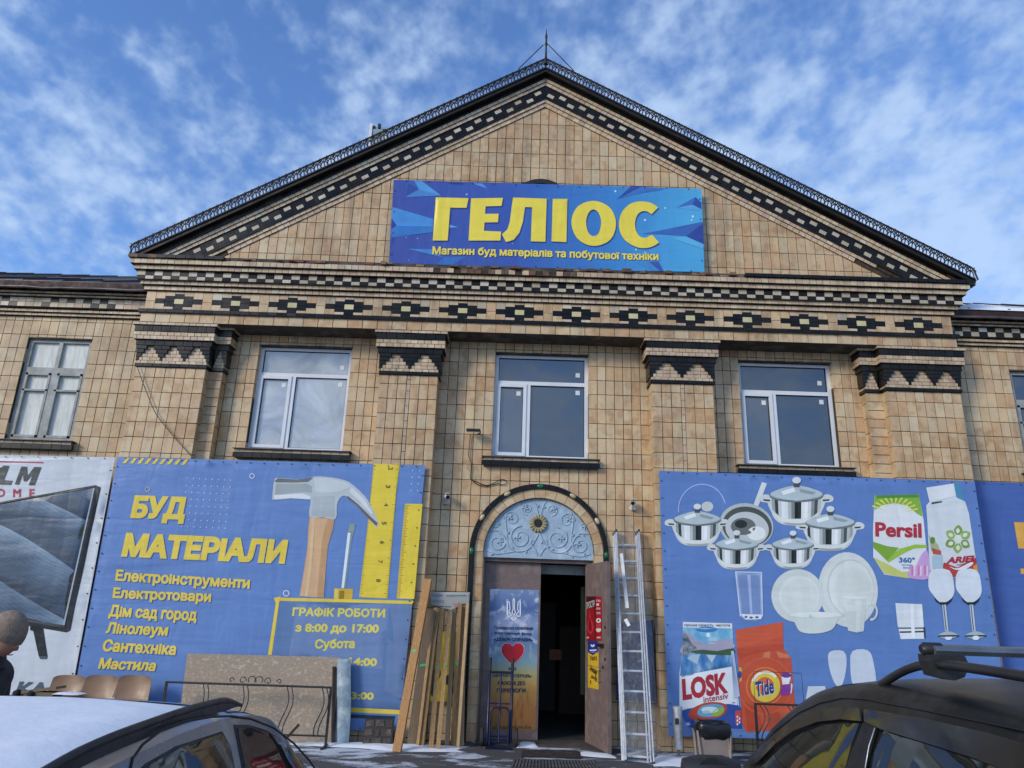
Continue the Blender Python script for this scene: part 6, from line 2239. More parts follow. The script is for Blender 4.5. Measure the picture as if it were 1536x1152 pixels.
for q0, q1, o_ in ((.62, .88, .26), (.54, .57, .30)):
    a = lb[0].lerp(lt[0], q0).lerp(lb[1].lerp(lt[1], q0), o_ + .06) + outv * .04; b_ = lb[0].lerp(lt[0], q1).lerp(lb[1].lerp(lt[1], q1), o_ - .08) + outv * .04
    MB().bar(a, b_, .045, .003, 0, up=tuple(outv)).build('label_strip', STK, lroot)

# dark blue sheet standing behind the ladder
y_ = -.16
c4 = [at(924, 1050, y_), at(982, 1052, y_), at(980, 930, y_), at(926, 936, y_)]
mb = MB().prism([(c[0], c[1]) for c in c4], Matrix(((1, 0, 0, 0), (0, 0, 1, 0), (0, 1, 0, 0), (0, 0, 0, 1))), y_, y_ + .012)
thingmesh(mb, 'poster_board', pmat('navy_board', lin('24386a'), lin('1c2c55'), 4, .4), 'dark blue board fixed to the tiles behind the ladder', 'board', (c4[0][0], y_, c4[0][1]))

# ---------------------------------------------------------------- planks
PX = (570, 870, 4.267)
pz = lambda x, y: (PX[0] + x / PX[2], PX[1] + y / PX[2])
WD = []
for k, (c1, c2) in enumerate((('bd8f5e', 'a57848'), ('85705a', '70604c'), ('a98a62', '90734e'), ('bf9766', 'a88050'), ('c3a074', 'ab8458'), ('857460', '98805f'), ('b89264', '9f7c50'), ('c2a67c', 'ab8e66'))):
    WD.append(pmat('pine_%d' % k, lin(c1), lin(c2), 5, .7, bump=.5, stretch=(22, 22, 1.5), bscale=8, c3=tuple(q * .8 for q in lin(c2))))
planks = [((108, 1100), (308, -5), .105, .045, 0, -.62, 'widest orange pine plank, leaning outermost on the left, green mark halfway'),
          ((205, 1065), (322, 190), .135, .03, 1, -.50, 'broad grey weathered plank right behind the outermost orange one'),
          ((262, 1070), (368, 178), .08, .04, 2, -.44, 'mid-brown plank third from the left of the leaning planks'),
          ((325, 1082), (400, 182), .06, .045, 3, -.40, 'pine batten with a green mark, fourth from the left of the leaning planks'),
          ((370, 1087), (447, 192), .05, .045, 4, -.38, 'slim pale batten in the middle of the leaning planks'),
          ((428, 1066), (478, 185), .055, .04, 5, -.30, 'thin grey-brown batten set back between two pine ones'),
          ((462, 1062), (512, 148), .05, .045, 6, -.36, 'tall pine batten with a green mark, third from the right of the leaning planks'),
          ((500, 1075), (562, 150), .04, .04, 7, -.34, 'pale slender batten leaning farthest right beside the black tile edging'),
          ((240, 1072), (345, 200), .035, .03, 4, -.47, 'narrow pale strip wedged behind the broad grey plank'),
          ((480, 1066), (532, 170), .04, .03, 2, -.28, 'thin brown batten between the tall marked one and the rightmost slender one'),
          ((525, 1062), (540, 160), .05, .02, 5, -.22, 'dark flat board behind the two slender battens at the right end')]
GT = pmat('green_tape', lin('43c47c'), lin('2ea062'), 9, .5)
for i, (bp, tp, w_, th, wm, yt, lab) in enumerate(planks):
    bpx = pz(*bp); tpx = pz(*tp)
    gx, gy = atz(bpx[0], bpx[1], GZ)
    tx, tz = at(tpx[0], tpx[1], yt)
    a = Vector((gx, gy, GZ + .002)); b_ = Vector((tx, yt, tz))
    d = (b_ - a).normalized()
    upn = Vector((0, -1, .2)) + Vector((RN.uniform(-.25, .25), 0, 0))
    root = MB().bar(a, b_, w_, th, 0, up=tuple(upn)).build('plank', WD[wm], None, tuple(a))
    tag(root, lab, 'plank', 'planks leaning left of the doorway')
    if i in (0, 1, 3, 4, 6):
        mp_ = a.lerp(b_, .56 + .02 * (i % 3))
        MB().bar(mp_ - d * .014 + Vector((.003, -.004, 0)), mp_ + d * .014 + Vector((-.004, -.004, 0)), w_ * .55, th + .002, 0, up=tuple(upn)).build('green_mark', GT, root)

MY = pmat('yellow_board', lin('b5a02c'), lin('8f7c22'), 5, .5)
y_ = -.14
c4 = [at(*pz(318, 775), y_), at(*pz(492, 780), y_), at(*pz(500, 330), y_), at(*pz(400, 330), y_)]
m4f = Matrix(((1, 0, 0, 0), (0, 0, 1, 0), (0, 1, 0, 0), (0, 0, 0, 1)))
yb = thingmesh(MB().prism([(c[0], c[1]) for c in c4], m4f, y_, y_ + .01), 'sign_board', MY, 'yellow sign board with black shapes, mostly hidden behind the leaning planks', 'sign board', (c4[0][0], y_, c4[0][1]))
mb = MB()
for cx, cy, rx, ry in ((345, 640, 18, 60), (372, 600, 16, 30), (440, 640, 24, 30), (462, 700, 26, 22), (340, 720, 14, 22), (482, 610, 12, 40)):
    x, z = at(*pz(cx, cy), y_)
    mb.prism([(x + rx / PX[2] * .0095 * math.cos(a), z + ry / PX[2] * .0095 * math.sin(a)) for a in [k * math.pi / 6 for k in range(12)]], m4f, y_ - .003, y_ - .001)
mb.build('black_print', BLKM, yb)
# crumpled notice over the planks
CN = Cloth('paper_notice', -.10, 'crumpled silver plastic notice with handwriting, taped above the leaning planks', [(646.5, 888), (705, 888.5), (703.5, 905), (692, 906), (679, 915), (660, 911), (646, 906)], 'a9adaa', amp=.05, seed=31, step=.03, gloss=.25, cat='notice')
CN.zoom(640, 880, 21.94)
CN.text('Розчин', (170, 330), (520, 330), (170, 220), '70738a', 1, .0)
CN.text('(будівельний)', (640, 335), (1300, 325), (640, 270), '4a4a4a', 1, .0)
CN.text('Вапно', (120, 520), (560, 530), (120, 400), '7d829a', 1, .0)
CN.text('мокрий пісок', (255, 672), (800, 690), (255, 620), '3a3a3a', 1, .03)
CN.art('red_scrawl', [(smooth([(860, 560), (1130, 540), (1020, 640), (960, 680), (890, 690), (940, 630)], 3), 'b98a88', 1)], step=0)

# ---------------------------------------------------------------- sheets, slab and railings left of the planks
OSB = pmat('chipboard', lin('ab9b86'), lin('948370'), 19, .8, bump=.7, c3=lin('bcae9a'), stretch=(1, 1, 1.5), detail=9)
c4 = [at(272, 1086, -.52), at(500, 1114, -.52), at(510, 986, -.42), at(281, 980, -.42)]
mb = MB()
pts = [Vector((c4[0][0], -.60, GZ)), Vector((c4[1][0], -.60, GZ)), Vector((c4[2][0], -.42, c4[2][1])), Vector((c4[3][0], -.42, c4[3][1]))]
nrm = Vector((0, -1, .2)).normalized()
mb.add([p for p in pts] + [p - nrm * .018 for p in pts], [(0, 1, 2, 3), (7, 6, 5, 4), (0, 4, 5, 1), (1, 5, 6, 2), (2, 6, 7, 3), (3, 7, 4, 0)])
ob = thingmesh(mb, 'chipboard_sheet', OSB, 'large speckled beige chipboard sheet leaning on the blue banner behind the black railing', 'board', tuple(pts[0]))
MB().bar((c4[1][0] + .012, -.61, GZ), (at(497, 1000, -.5)[0] + .03, -.47, at(497, 1000, -.5)[1]), .035, .03).build('edge_batten', pmat('dark_batten', lin('4c3e32'), lin('382c24'), 9, .8), ob)
mb = MB(); vs = []
for j in range(13):
    q = j / 12
    zc_ = GZ + (at(515, 988, -.46)[1] - GZ) * q
    for i in range(7):
        s_ = i / 6
        xa = at(502, 1114, -.5)[0] * (1 - q) + at(508, 988, -.46)[0] * q
        xb = at(524, 1116, -.5)[0] * (1 - q) + at(528, 990, -.46)[0] * q
        vs.append((xa + (xb - xa) * s_ + .012 * math.sin(q * 5), -.56 + .10 * q - .03 * math.sin(s_ * 3.14) + .012 * noise.noise(Vector((s_ * 3, q * 5, 2))), zc_))
k_ = len(vs)
fs = [(j * 7 + i, j * 7 + i + 1, j * 7 + i + 8, j * 7 + i + 7) for j in range(12) for i in range(6)]
mb.add(vs, fs, 0, 0, True)
mb.add([(v[0], v[1] + .004, v[2]) for v in vs], [tuple(reversed(f)) for f in fs], 0, 0, True)
thingmesh(mb, 'plastic_sheet', pmat('pale_blue_sheet', lin('9fb0b8'), lin('7f929c'), 6, .5, bump=.5, c3=lin('b9c4c6')), 'narrow pale blue sheet curling beside the right edge of the chipboard', 'sheet', vs[0], recalc=False)
STN = pmat('brown_stone', lin('5e5248'), lin('39322d'), 6, .75, bump=.8, c3=lin('6f6258'))
c4 = [(xof(546, 1112, -.5), -.62, GZ), (xof(590, 1114, -.5), -.62, GZ), (xof(592, 1080, -.46), -.5, zof(592, 1079, -.5)), (xof(549, 1078, -.46), -.5, zof(549, 1078, -.5))]
mb = MB(); P4_ = [Vector(c) for c in c4]
mb.add(P4_ + [p + Vector((0, .035, -.01)) for p in P4_], [(0, 1, 2, 3), (7, 6, 5, 4), (0, 4, 5, 1), (1, 5, 6, 2), (2, 6, 7, 3), (3, 7, 4, 0)])
stn = thingmesh(mb, 'stone_slab', pmat('slab_joints', lin('2b2622')), 'small dark slab faced with irregular brown stones, between the blue sheet and the planks', 'slab', c4[0])
rs = random.Random(3)
for j in range(3):
    xs = [0, rs.uniform(.25, .4), rs.uniform(.55, .75), 1]
    for i in range(3):
        a_, b2_ = xs[i] + .03, xs[i + 1] - .03
        q0, q1 = j / 3 + .03, (j + 1) / 3 - .03
        def pt(s_, q_): return (P4_[0].lerp(P4_[1], s_)).lerp(P4_[3].lerp(P4_[2], s_), q_)
        pl = [pt(a_ + rs.uniform(-.02, .04), q0), pt(b2_, q0 + rs.uniform(0, .05)), pt(b2_ - rs.uniform(0, .05), q1), pt(a_, q1 - rs.uniform(0, .06))]
        nn = Vector((0, -1, .2)).normalized() * .008
        MB().add(pl + [p + nn for p in pl], [(3, 2, 1, 0), (4, 5, 6, 7), (0, 1, 5, 4), (1, 2, 6, 5), (2, 3, 7, 6), (3, 0, 4, 7)]).build('stone', STN, stn)


def railing(x0, x1, z0, z1, Y, name_label, scroll_at=None, posts=None, bars_x=(), frame_top=None):
    r = tag(empty('iron_railing', ((x0 + x1) / 2, Y, GZ)), name_label, 'railing')
    MB().tube([(x0, Y, z1), (x1, Y, z1)], .014, 6).build('top_rail', BLKM, r)
    MB().tube([(x0, Y, z0), (x1, Y, z0)], .011, 6).build('bottom_rail', BLKM, r)
    for x in (x0, x1):
        MB().bar((x, Y, GZ), (x, Y, z1 + .01), .028, .028).build('post', BLKM, r)
        MB().bar((x, Y - .22, GZ + .012), (x, Y + .12, GZ + .012), .025, .022).build('foot', BLKM, r)
    for x in bars_x:
        for s_ in (-1, 1):
            pts = []
            for k in range(13):
                q = k / 12
                pts.append((x + s_ * .028 + .05 * math.sin(q * math.pi * 1.6), Y - .015 - .05 * math.sin(q * math.pi), z1 + (z0 - z1) * q))
            MB().tube(pts, .0075, 5).build('baluster', BLKM, r)
    if scroll_at:
        cx = scroll_at
        for s_ in (-1, 1):
            for c0, rr_, t_ in ((.16, .045, 1.3), (.30, .032, 1.2), (.055, .065, .9)):
                pts = [(cx + s_ * (c0 + math.cos(a) * rr_ * (1 - .55 * k / 20)), Y, z1 + .05 + math.sin(a) * rr_ * (1 - .55 * k / 20)) for k in range(21) for a in [math.pi * (1.1 - t_ * 1.5 * k / 20)]]
                MB().tube(pts, .006, 5).build('scroll', BLKM, r)
    return r


yr = -.80
xa, xb = xof(250, 1024, yr), xof(497, 1029, yr)
zt_ = zof(370, 1027, yr)
rl = railing(xa, xb, zof(480, 1104, yr), zt_, yr, 'long black wrought-iron railing with a scroll crest, in front of the chipboard', xof(383, 1022, yr), None, [xof(p, 1050, yr) for p in (305, 365, 432, 485)])
p0 = at(432, 1106, yr); p1 = at(450, 1086, yr)
MB().bar((p0[0], yr - .05, p0[1]), (p1[0], yr - .05, p1[1]), .03, .03).build('stay', BLKM, rl)
yr = -.62
xa, xb = xof(1133, 1058, yr), xof(1133, 1058, yr) + 1.75
r2 = railing(xa, xb, zof(1140, 1110, yr), zof(1160, 1056.5, yr), yr, 'black iron railing with a thin wire frame, before the orange powder bag print', None, None, [xof(p, 1080, yr) for p in (1143, 1185, 1225, 1262)])
za, zb_ = zof(1160, 1056, yr), zof(1150, 1008, yr)
MB().tube([(xa, yr, za), (xa + .0, yr, zb_), (xa + .62, yr, zb_), (xa + .62, yr, za)], .004, 5).build('wire_frame', BLKM, r2)

# ---------------------------------------------------------------- brown plastic chairs
SHELL = pmat('brown_shell', lin('8a6b50'), lin('7c5f46'), 3, .42, bump=.1)


def make_chair(root):
    mb = MB(); vs = []
    nu, nv = 10, 14
    prof = [(-.22, .40), (-.19, .425), (-.10, .41), (0, .40), (.10, .405), (.17, .44), (.205, .52), (.225, .60), (.24, .68), (.25, .75), (.255, .79)]
    for q, (y, z) in enumerate(prof):
        wv = .225 if q < 6 else .225 - .006 * (q - 6) - (.03 if q == len(prof) - 1 else 0)
        for i in range(nu + 1):
            s = -1 + 2 * i / nu
            curve = .035 * s * s
            vs.append((s * wv, y - (curve if q > 5 else 0), z + (curve if q <= 5 else 0) - (.015 * s ** 4 if q == len(prof) - 1 else 0)))
    n = nu + 1
    fs = [(q * n + i, q * n + i + 1, (q + 1) * n + i + 1, (q + 1) * n + i) for q in range(len(prof) - 1) for i in range(nu)]
    mb.add(vs, fs, 0, 0, True)
    mb.add([(v[0], v[1] + .006, v[2] - .006) for v in vs], [tuple(reversed(f)) for f in fs], 0, 0, True)
    mb.build('seat_shell', SHELL, root, recalc=False, local=True)
    for sx in (-1, 1):
        for yy, yb in ((-.15, -.20), (.13, .22)):
            MB().tube([(sx * .16, yy, .40), (sx * .20, yb, 0)], .011, 6).build('leg', BLKM, root, local=True)


chair_at = [(104, 'leftmost of the three brown plastic chairs, with snow on its seat'), (153, 'middle one of the three brown plastic chairs'), (203, 'rightmost of the three brown plastic chairs, nearest the iron railing')]
first = None
for px, lab in chair_at:
    yy = -.86
    x, z = at(px, 1013, yy + .2)
    sc = (z - GZ) / .79
    r = bpy.data.objects.new('plastic_chair', None); COL.objects.link(r)
    r.location = (x, yy, GZ); r.scale = (1, 1, sc)
    if first is None:
        first = r; make_chair(r)
    else:
        for ch in list(first.children):
            c = ch.copy(); COL.objects.link(c); c.parent = r
    tag(r, lab, 'chair', 'brown plastic chairs by the banners')
    WM[r.name] = Matrix.Translation(r.location)
SNS = MB()
xq, zq = at(104, 1040, -.9)
thingmesh(mound([(xq - .15, -1.02), (xq + .17, -1.02), (xq + .17, -.8), (xq - .15, -.8)], .03), 'snow', SNOW, 'thin snow on the seat of the leftmost brown chair', 'snow', (xq, -.9, GZ))
bpy.data.objects['snow'].location.z += (zof(104, 1037, -.9) - GZ - .03)
bpy.data.objects['snow']['kind'] = 'stuff'
# old board and black glove beside the chairs
xo, zo = at(66, 1034, -.9)
thingmesh(MB().box((xo, -.9, zo), (.42, .22, .03), 0, Matrix.Rotation(-.15, 3, 'Y')), 'wooden_offcut', WD[1], 'short brown board lying left of the brown chairs', 'board', (xo, -.9, zo))
thingmesh(MB().box((xo, -.9, (zo + GZ) / 2 - .01), (.36, .2, zo - GZ - .03)), 'cardboard_box', pmat('box_card', lin('7a6a54'), lin('5c4f3e'), 5, .8), 'plain brown box under the short board, behind the silver car', 'box', (xo, -.9, GZ))
mb = MB()
xg, zg = at(38, 1040, -.95)
for k in range(7):
    mb.lathe((xg + RN.uniform(-.16, .16), -.95 + RN.uniform(-.05, .05), zg - .03), [(.035, 0), (.05, .03), (.04, .055), (.012, .07)], 8)
gl_ = thingmesh(mb, 'black_gloves', pmat('black_wool', (.012, .012, .014), rough=.9, bump=.9), 'bunch of black work gloves lying left of the short board', 'gloves', (xg, -.95, zg - .03))
thingmesh(MB().bx(xg - .22, xg + .2, -1.1, -.8, GZ, zg - .03), 'plastic_crate', pmat('crate_black', (.03, .03, .032)), 'black crate under the work gloves', 'crate', (xg, -.95, GZ))

# ---------------------------------------------------------------- hand truck
HBL = pmat('dark_blue_enamel', lin('141c46'), lin('0f1534'), 5, .35, bump=.05)
yb = atz(748, 1121, GZ)[1]
xl, xr = xof(731, 1100, yb + .02), xof(766, 1100, yb + .02)
zt_ = zof(767, 987, yb + .14)
hr = tag(empty('hand_truck', ((xl + xr) / 2, yb, GZ)), 'blue two-wheeled hand truck standing before the flag poster', 'hand truck')
Yt = yb + .16
for x in (xl, xr):
    MB().tube([(x, yb, GZ + .06), (x, yb + .09, .9), (x, Yt, zt_ - .17)], .018, 8).build('side_tube', HBL, hr)
    MB().tube([(x, Yt - .005, zt_ - .18), (x, Yt + .01, zt_)], .021, 8).build('grip', RUBBER, hr)
for zz_, rr_ in ((zof(748, 1008, Yt), .017), (zof(748, 1055, yb + .09), .009), (zof(748, 1104, yb + .02), .012), (GZ + .06, .016)):
    q = (zz_ - GZ) / (zt_ - GZ)
    yy = yb + .15 * q
    MB().tube([(xl, yy, zz_), (xr, yy, zz_)], rr_, 6).build('cross_bar', HBL, hr)
xm = (xl + xr) / 2
MB().tube([(xm, yb + .0, GZ + .06), (xm, yb + .13, zof(748, 1008, Yt))], .014, 6).build('centre_bar', HBL, hr)
zu = zof(748, 1060, yb - .02)
pts = [(xl + .03, yb - .03, GZ + .03), (xl + .03, yb - .01, zu - .07)] + [(xl + .03 + .06 * (1 - math.cos(a)), yb - .005, zu - .07 + .06 * math.sin(a)) for a in (math.pi / 6, math.pi / 3, math.pi / 2)]
pts2 = [(xl + xr - p[0], p[1], p[2]) for p in reversed(pts)]
MB().tube(pts + pts2, .014, 6).build('folding_frame', HBL, hr)
MB().bx(xl - .02, xr + .02, yb - .18, yb - .005, GZ + .004, GZ + .012).build('toe_plate', HBL, hr)
for s_, x in ((-1, xl - .07), (1, xr + .07)):
    w = MB().lathe((x - .025, yb + .05, GZ + .115), [(.05, 0), (.095, .0), (.113, .012), (.113, .038), (.095, .05), (.05, .05)], 22, axis='x').build('wheel', RUBBER, hr, sharp=40)
    MB().lathe((x - .028, yb + .05, GZ + .115), [(.02, 0), (.05, .003), (.05, .053), (.02, .056)], 14, axis='x').build('hub', STEEL, w)
MB().tube([(xl - .08, yb + .05, GZ + .115), (xr + .08, yb + .05, GZ + .115)], .008, 6).build('axle', STEEL, hr)

# ---------------------------------------------------------------- ash stand, litter bin
xa, ya = atz(1018.5, 1136, GZ)
zt_ = zof(1019, 1060, ya); zb_ = zof(1019, 1124, ya)
r = tag(empty('ash_stand', (xa, ya, GZ)), 'slim silver cigarette bin on a post, between ladder and litter bin', 'ash bin')
MB().lathe((xa, ya, zb_), [(.05, 0), (.055, .01), (.055, zt_ - zb_ - .03), (.06, zt_ - zb_ - .028), (.06, zt_ - zb_), (.045, zt_ - zb_ + .006)], 20).build('canister', ALU, r, sharp=40)
MB().bx(xa - .045, xa + .0, ya - .058, ya - .045, zt_ - .20, zt_ - .13).build('slot_plate', BLKM, r)
MB().tube([(xa, ya, GZ), (xa, ya, zb_)], .018, 8).build('post', STEEL, r)
MB().lathe((xa, ya, GZ), [(.10, 0), (.10, .008), (.02, .012)], 16).build('base', STEEL, r)
xa, ya = atz(1071, 1146, GZ)
ya += .02
w_ = (xof(1093, 1110, ya) - xof(1050, 1110, ya)) / 2
zt_ = zof(1070, 1092, ya)
r = tag(empty('litter_bin', (xa, ya, GZ)), 'grey-brown litter bin lined with a black bag, below the lake-print powder bag', 'litter bin')
BINM = pmat('bin_grey_brown', lin('8a7e76'), lin('7a6e66'), 4, .5)
mb = MB()
mb.prism([(-w_ * .80, .10), (w_ * .80, .10), (w_, zt_ - GZ - .02), (-w_, zt_ - GZ - .02)], Matrix(((1, 0, 0, xa), (0, 0, 1, ya), (0, 1, 0, GZ), (0, 0, 0, 1))), -.13, .13)
mb.build('bin_body', BINM, r)
for s_ in (-1, 1):
    MB().bar((xa + s_ * (w_ * .95), ya - .14, GZ), (xa + s_ * (w_ * 1.13), ya - .10, zt_ - .02), .028, .028).build('side_leg', BINM, r)
    MB().bar((xa + s_ * (w_ * .95), ya + .14, GZ), (xa + s_ * (w_ * 1.13), ya + .10, zt_ - .02), .028, .028).build('side_leg', BINM, r)
mb = MB(); vs = []
zz0 = zt_ - .05
for j, (rr_, h_) in enumerate(((1.0, -.06), (1.15, -.03), (1.22, .04), (1.20, .09), (1.12, .125), (.95, .12), (.85, .04), (.7, -.05))):
    for i in range(24):
        a = 2 * math.pi * i / 24
        ex = abs(math.cos(a)) ** .5 * (1 if math.cos(a) > 0 else -1); ey = abs(math.sin(a)) ** .5 * (1 if math.sin(a) > 0 else -1)
        n_ = .012 * noise.noise(Vector((i * .7, j * .8, 3)))
        vs.append((xa + ex * w_ * rr_ + n_, ya + ey * .14 * rr_ + n_, zz0 + h_ + n_ * 1.5))
fs = [(j * 24 + i, j * 24 + (i + 1) % 24, (j + 1) * 24 + (i + 1) % 24, (j + 1) * 24 + i) for j in range(7) for i in range(24)]
mb.add(vs, fs, 0, 0, True)
mb.add(vs[-24:], [tuple(range(24))])
mb.build('bin_liner', pmat('black_film', (.01, .01, .011), rough=.28, bump=.8, bscale=30), r)

# ---------------------------------------------------------------- mats
def flat_quad(pxs, z0, th, name, m_, lab, cat):
    P_ = [atz(px, py, z0) for px, py in pxs]
    v = [(x, y, z0) for x, y in P_] + [(x, y, z0 + th) for x, y in P_]
    mb = MB().add(v, [(3, 2, 1, 0), (4, 5, 6, 7), (0, 1, 5, 4), (1, 2, 6, 5), (2, 3, 7, 6), (3, 0, 4, 7)])
    return thingmesh(mb, name, m_, lab, cat, v[0])


COIR = pmat('worn_coir', lin('3c322c'), lin('28221f'), 9, .95, bump=1, c3=lin('55493f'))
flat_quad([(782, 1136), (873, 1138), (866, 1127), (784, 1125.5)], GZ + .002, .012, 'door_mat', COIR, 'dark brown doormat just outside the open doorway', 'doormat')
mt = flat_quad([(762, 1160), (905, 1162), (890, 1142), (770, 1140)], GZ + .002, .01, 'rubber_mat', RUBBER, 'long slatted rubber mat in front of the brown doormat', 'doormat')
A_ = [Vector((*atz(px, py, GZ), GZ + .014)) for px, py in ((762, 1160), (905, 1162), (890, 1142), (770, 1140))]
RIBM = pmat('mat_rib', lin('6f6c68'), lin('4c4a47'), 12, .7, bump=.5)
for j in range(3):
    for i in range(26):
        q0, q1 = i / 26 + .008, (i + 1) / 26 - .010
        r0, r1 = j / 3 + .04, (j + 1) / 3 - .04
        pt = lambda s_, q_: A_[0].lerp(A_[1], s_).lerp(A_[3].lerp(A_[2], s_), q_)
        pl = [pt(q0, r0), pt(q1, r0), pt(q1, r1), pt(q0, r1)]
        MB().add(pl + [p + Vector((0, 0, .006)) for p in pl], [(3, 2, 1, 0), (4, 5, 6, 7), (0, 1, 5, 4), (1, 2, 6, 5), (2, 3, 7, 6), (3, 0, 4, 7)]).build('rib', RIBM, mt)
# snow heaped along the foot of the wall
for k, (pxs, h) in enumerate((([(440, 1118), (530, 1122), (600, 1128), (690, 1128), (700, 1120), (600, 1116), (500, 1113), (440, 1112)], .035),
                              ([(775, 1122), (808, 1122), (806, 1116), (778, 1115)], .05), ([(868, 1134), (925, 1138), (915, 1131), (872, 1128)], .02), ([(980, 1150), (1060, 1152), (1060, 1136), (985, 1132)], .025))):
    pts = [atz(px, py, GZ) for px, py in pxs]
    o = mound(pts, h, seed=k).build('snow_bank', SNOW, None, (pts[0][0], pts[0][1], GZ))
    tag(o, kind='stuff')
# ---------------------------------------------------------------- cars (local axes: +y to the front, x to the right)
def interp(tab, y):
    for (a, va), (b_, vb) in zip(tab[:-1], tab[1:]):
        if a <= y <= b_ or b_ <= y <= a:
            q = (y - a) / (b_ - a)
            return va + (vb - va) * q
    return tab[0][1] if abs(y - tab[0][0]) < abs(y - tab[-1][0]) else tab[-1][1]


def spline_tab(tab, n=12):
    """smooths a table of (y, value) with Catmull-Rom"""
    out = []
    for i in range(len(tab) - 1):
        p0, p1, p2, p3 = [Vector(tab[max(0, min(len(tab) - 1, i + d))]) for d in (-1, 0, 1, 2)]
        for k in range(n):
            q = k / n
            v = .5 * ((2 * p1) + (p2 - p0) * q + (2 * p0 - 5 * p1 + 4 * p2 - p3) * q * q + (3 * p1 - p0 - 3 * p2 + p3) * q ** 3)
            out.append((p1.x + (p2.x - p1.x) * q, v.y))
    out.append(tab[-1])
    return out


class Car:
    def __init__(s, label, loc, top, belt, wb, wt, paint, drop=.05):
        s.root = tag(empty('parked_car', loc), label, 'car', 'cars parked in front of the shop')
        s.top, s.belt, s.wb, s.wt = [spline_tab(q) for q in (top, belt, wb, wt)]
        s.drop = drop; s.paint = paint; s.L = loc
        ys = sorted({q[0] for q in s.top})
        y0, y1 = ys[0], ys[-1]
        n = 90
        st = [y0 + (y1 - y0) * i / n for i in range(n + 1)]
        mb = MB(); vs = []
        for y in st:
            vs += s.section(y)
        k = len(s.section(0))
        fs = [(i * k + j, i * k + j + 1, (i + 1) * k + j + 1, (i + 1) * k + j) for i in range(n) for j in range(k - 1)]
        mb.add(vs, fs, 0, 0, True)
        mb.add(s.section(y0), [tuple(range(k))]); mb.add(s.section(y1), [tuple(reversed(range(k)))])
        s.body = mb.build('body', paint, s.root, local=True, sharp=38)

    def section(s, y):
        zt, zb, wb, wt = interp(s.top, y), interp(s.belt, y), interp(s.wb, y), interp(s.wt, y)
        zt = max(zt, zb + .012)
        g = max(zb + .005, zt - s.drop)
        half = [(0, zt), (wt * .35, zt - .003), (wt * .65, zt - .010), (wt * .85, zt - .022), (wt * .95, zt - .034 if zt - .034 > g else (zt + g) / 2), (wt, g), (wb, zb), (wb + .012, zb - .05), (wb + .018, zb - .2), (wb + .008, .48), (wb - .01, .32), (wb - .06, .20), (0, .18)]
        return [Vector((-x, y, z)) for x, z in reversed(half)] + [Vector((x, y, z)) for x, z in half[1:]]

    def side(s, sx, y, z, off=0.0):
        """point on the flank above or below the belt"""
        zb, wb, wt = interp(s.belt, y), interp(s.wb, y), interp(s.wt, y)
        zt = max(interp(s.top, y), zb + .012); g = max(zb + .005, zt - s.drop)
        if z >= zb:
            q = min(1, (z - zb) / (g - zb)); x = wb + (wt - wb) * q
        else:
            x = wb + .015
        return Vector((sx * (x + off), y, z))

    def patch(s, name, sx, poly, m_, off=.004, th=.010, parent=None, step=.03):
        """panel lying on the flank, outline given as (y, z)"""
        V, F = wind_fill([poly], step)
        mb = MB()
        mb.add([s.side(sx, y, z, off) for y, z in V], F, 0, 0, True)
        n = len(poly)
        a = [s.side(sx, y, z, off) for y, z in poly]; b_ = [s.side(sx, y, z, off - th) for y, z in poly]
        mb.add(a + b_, [(i, (i + 1) % n, n + (i + 1) % n, n + i) for i in range(n)])
        return mb.build(name, m_, parent or s.root, local=True)

    def strip(s, name, sx, path, m_, r_=.008, off=.004, parent=None):
        return MB().tube([s.side(sx, y, z, off) for y, z in path], r_, 5).build(name, m_, parent or s.root, local=True)

    def top_patch(s, name, y0, y1, wf, m_, off=.004, parent=None, n=10, w0=-1, w1=1):
        mb = MB(); vs = []
        for i in range(n + 1):
            y = y0 + (y1 - y0) * i / n
            zt = max(interp(s.top, y), interp(s.belt, y) + .012); wt = interp(s.wt, y)
            for j in range(13):
                q = w0 + (w1 - w0) * j / 12
                x = q * wt * wf
                a = abs(x) / wt
                dz = .003 * min(1, a / .35) + .007 * min(1, max(0, (a - .35) / .3)) + .012 * min(1, max(0, (a - .65) / .2)) + .012 * max(0, min(1, (a - .85) / .1))
                vs.append(Vector((x, y, zt - dz + off)))
        fs = [(i * 13 + j, i * 13 + j + 1, (i + 1) * 13 + j + 1, (i + 1) * 13 + j) for i in range(n) for j in range(12)]
        mb.add(vs, fs, 0, 0, True)
        return mb.build(name, m_, parent or s.root, local=True)

    def wheels(s, ys, r_, rim):
        for y in ys:
            for sx in (-1, 1):
                x = sx * (interp(s.wb, y) - .17)
                xo = x if sx > 0 else x - .19
                MB().lathe((xo - .0, y, r_ + GZ * 0), [(r_ + .05, -.002), (r_ + .05, .195 if sx > 0 else .192)], 26, axis='x').build('wheel_arch', BLKM, s.root, local=True)
                w = MB().lathe((xo + (.012 if sx > 0 else -.012), y, r_), [(r_ * .66, 0), (r_ * .97, .0), (r_, .02), (r_, .17), (r_ * .97, .19), (r_ * .66, .19)], 28, axis='x').build('wheel', RUBBER, s.root, local=True, sharp=40)
                MB().lathe((xo + (.012 if sx > 0 else -.012), y, r_), [(r_ * .2, -.003 if sx < 0 else 0), (r_ * .64, .01), (r_ * .64, .18), (r_ * .2, .193)], 20, axis='x').build('rim', rim, w, local=True, sharp=40)
                for k in range(5):
                    a = 2 * math.pi * k / 5
                    xx = xo + (.205 if sx > 0 else -.015)
                    MB().bar((xx, y + math.cos(a) * r_ * .12, r_ + math.sin(a) * r_ * .12), (xx, y + math.cos(a) * r_ * .6, r_ + math.sin(a) * r_ * .6), .03, .05, 0, up=(1, 0, 0)).build('spoke', rim, w, local=True)


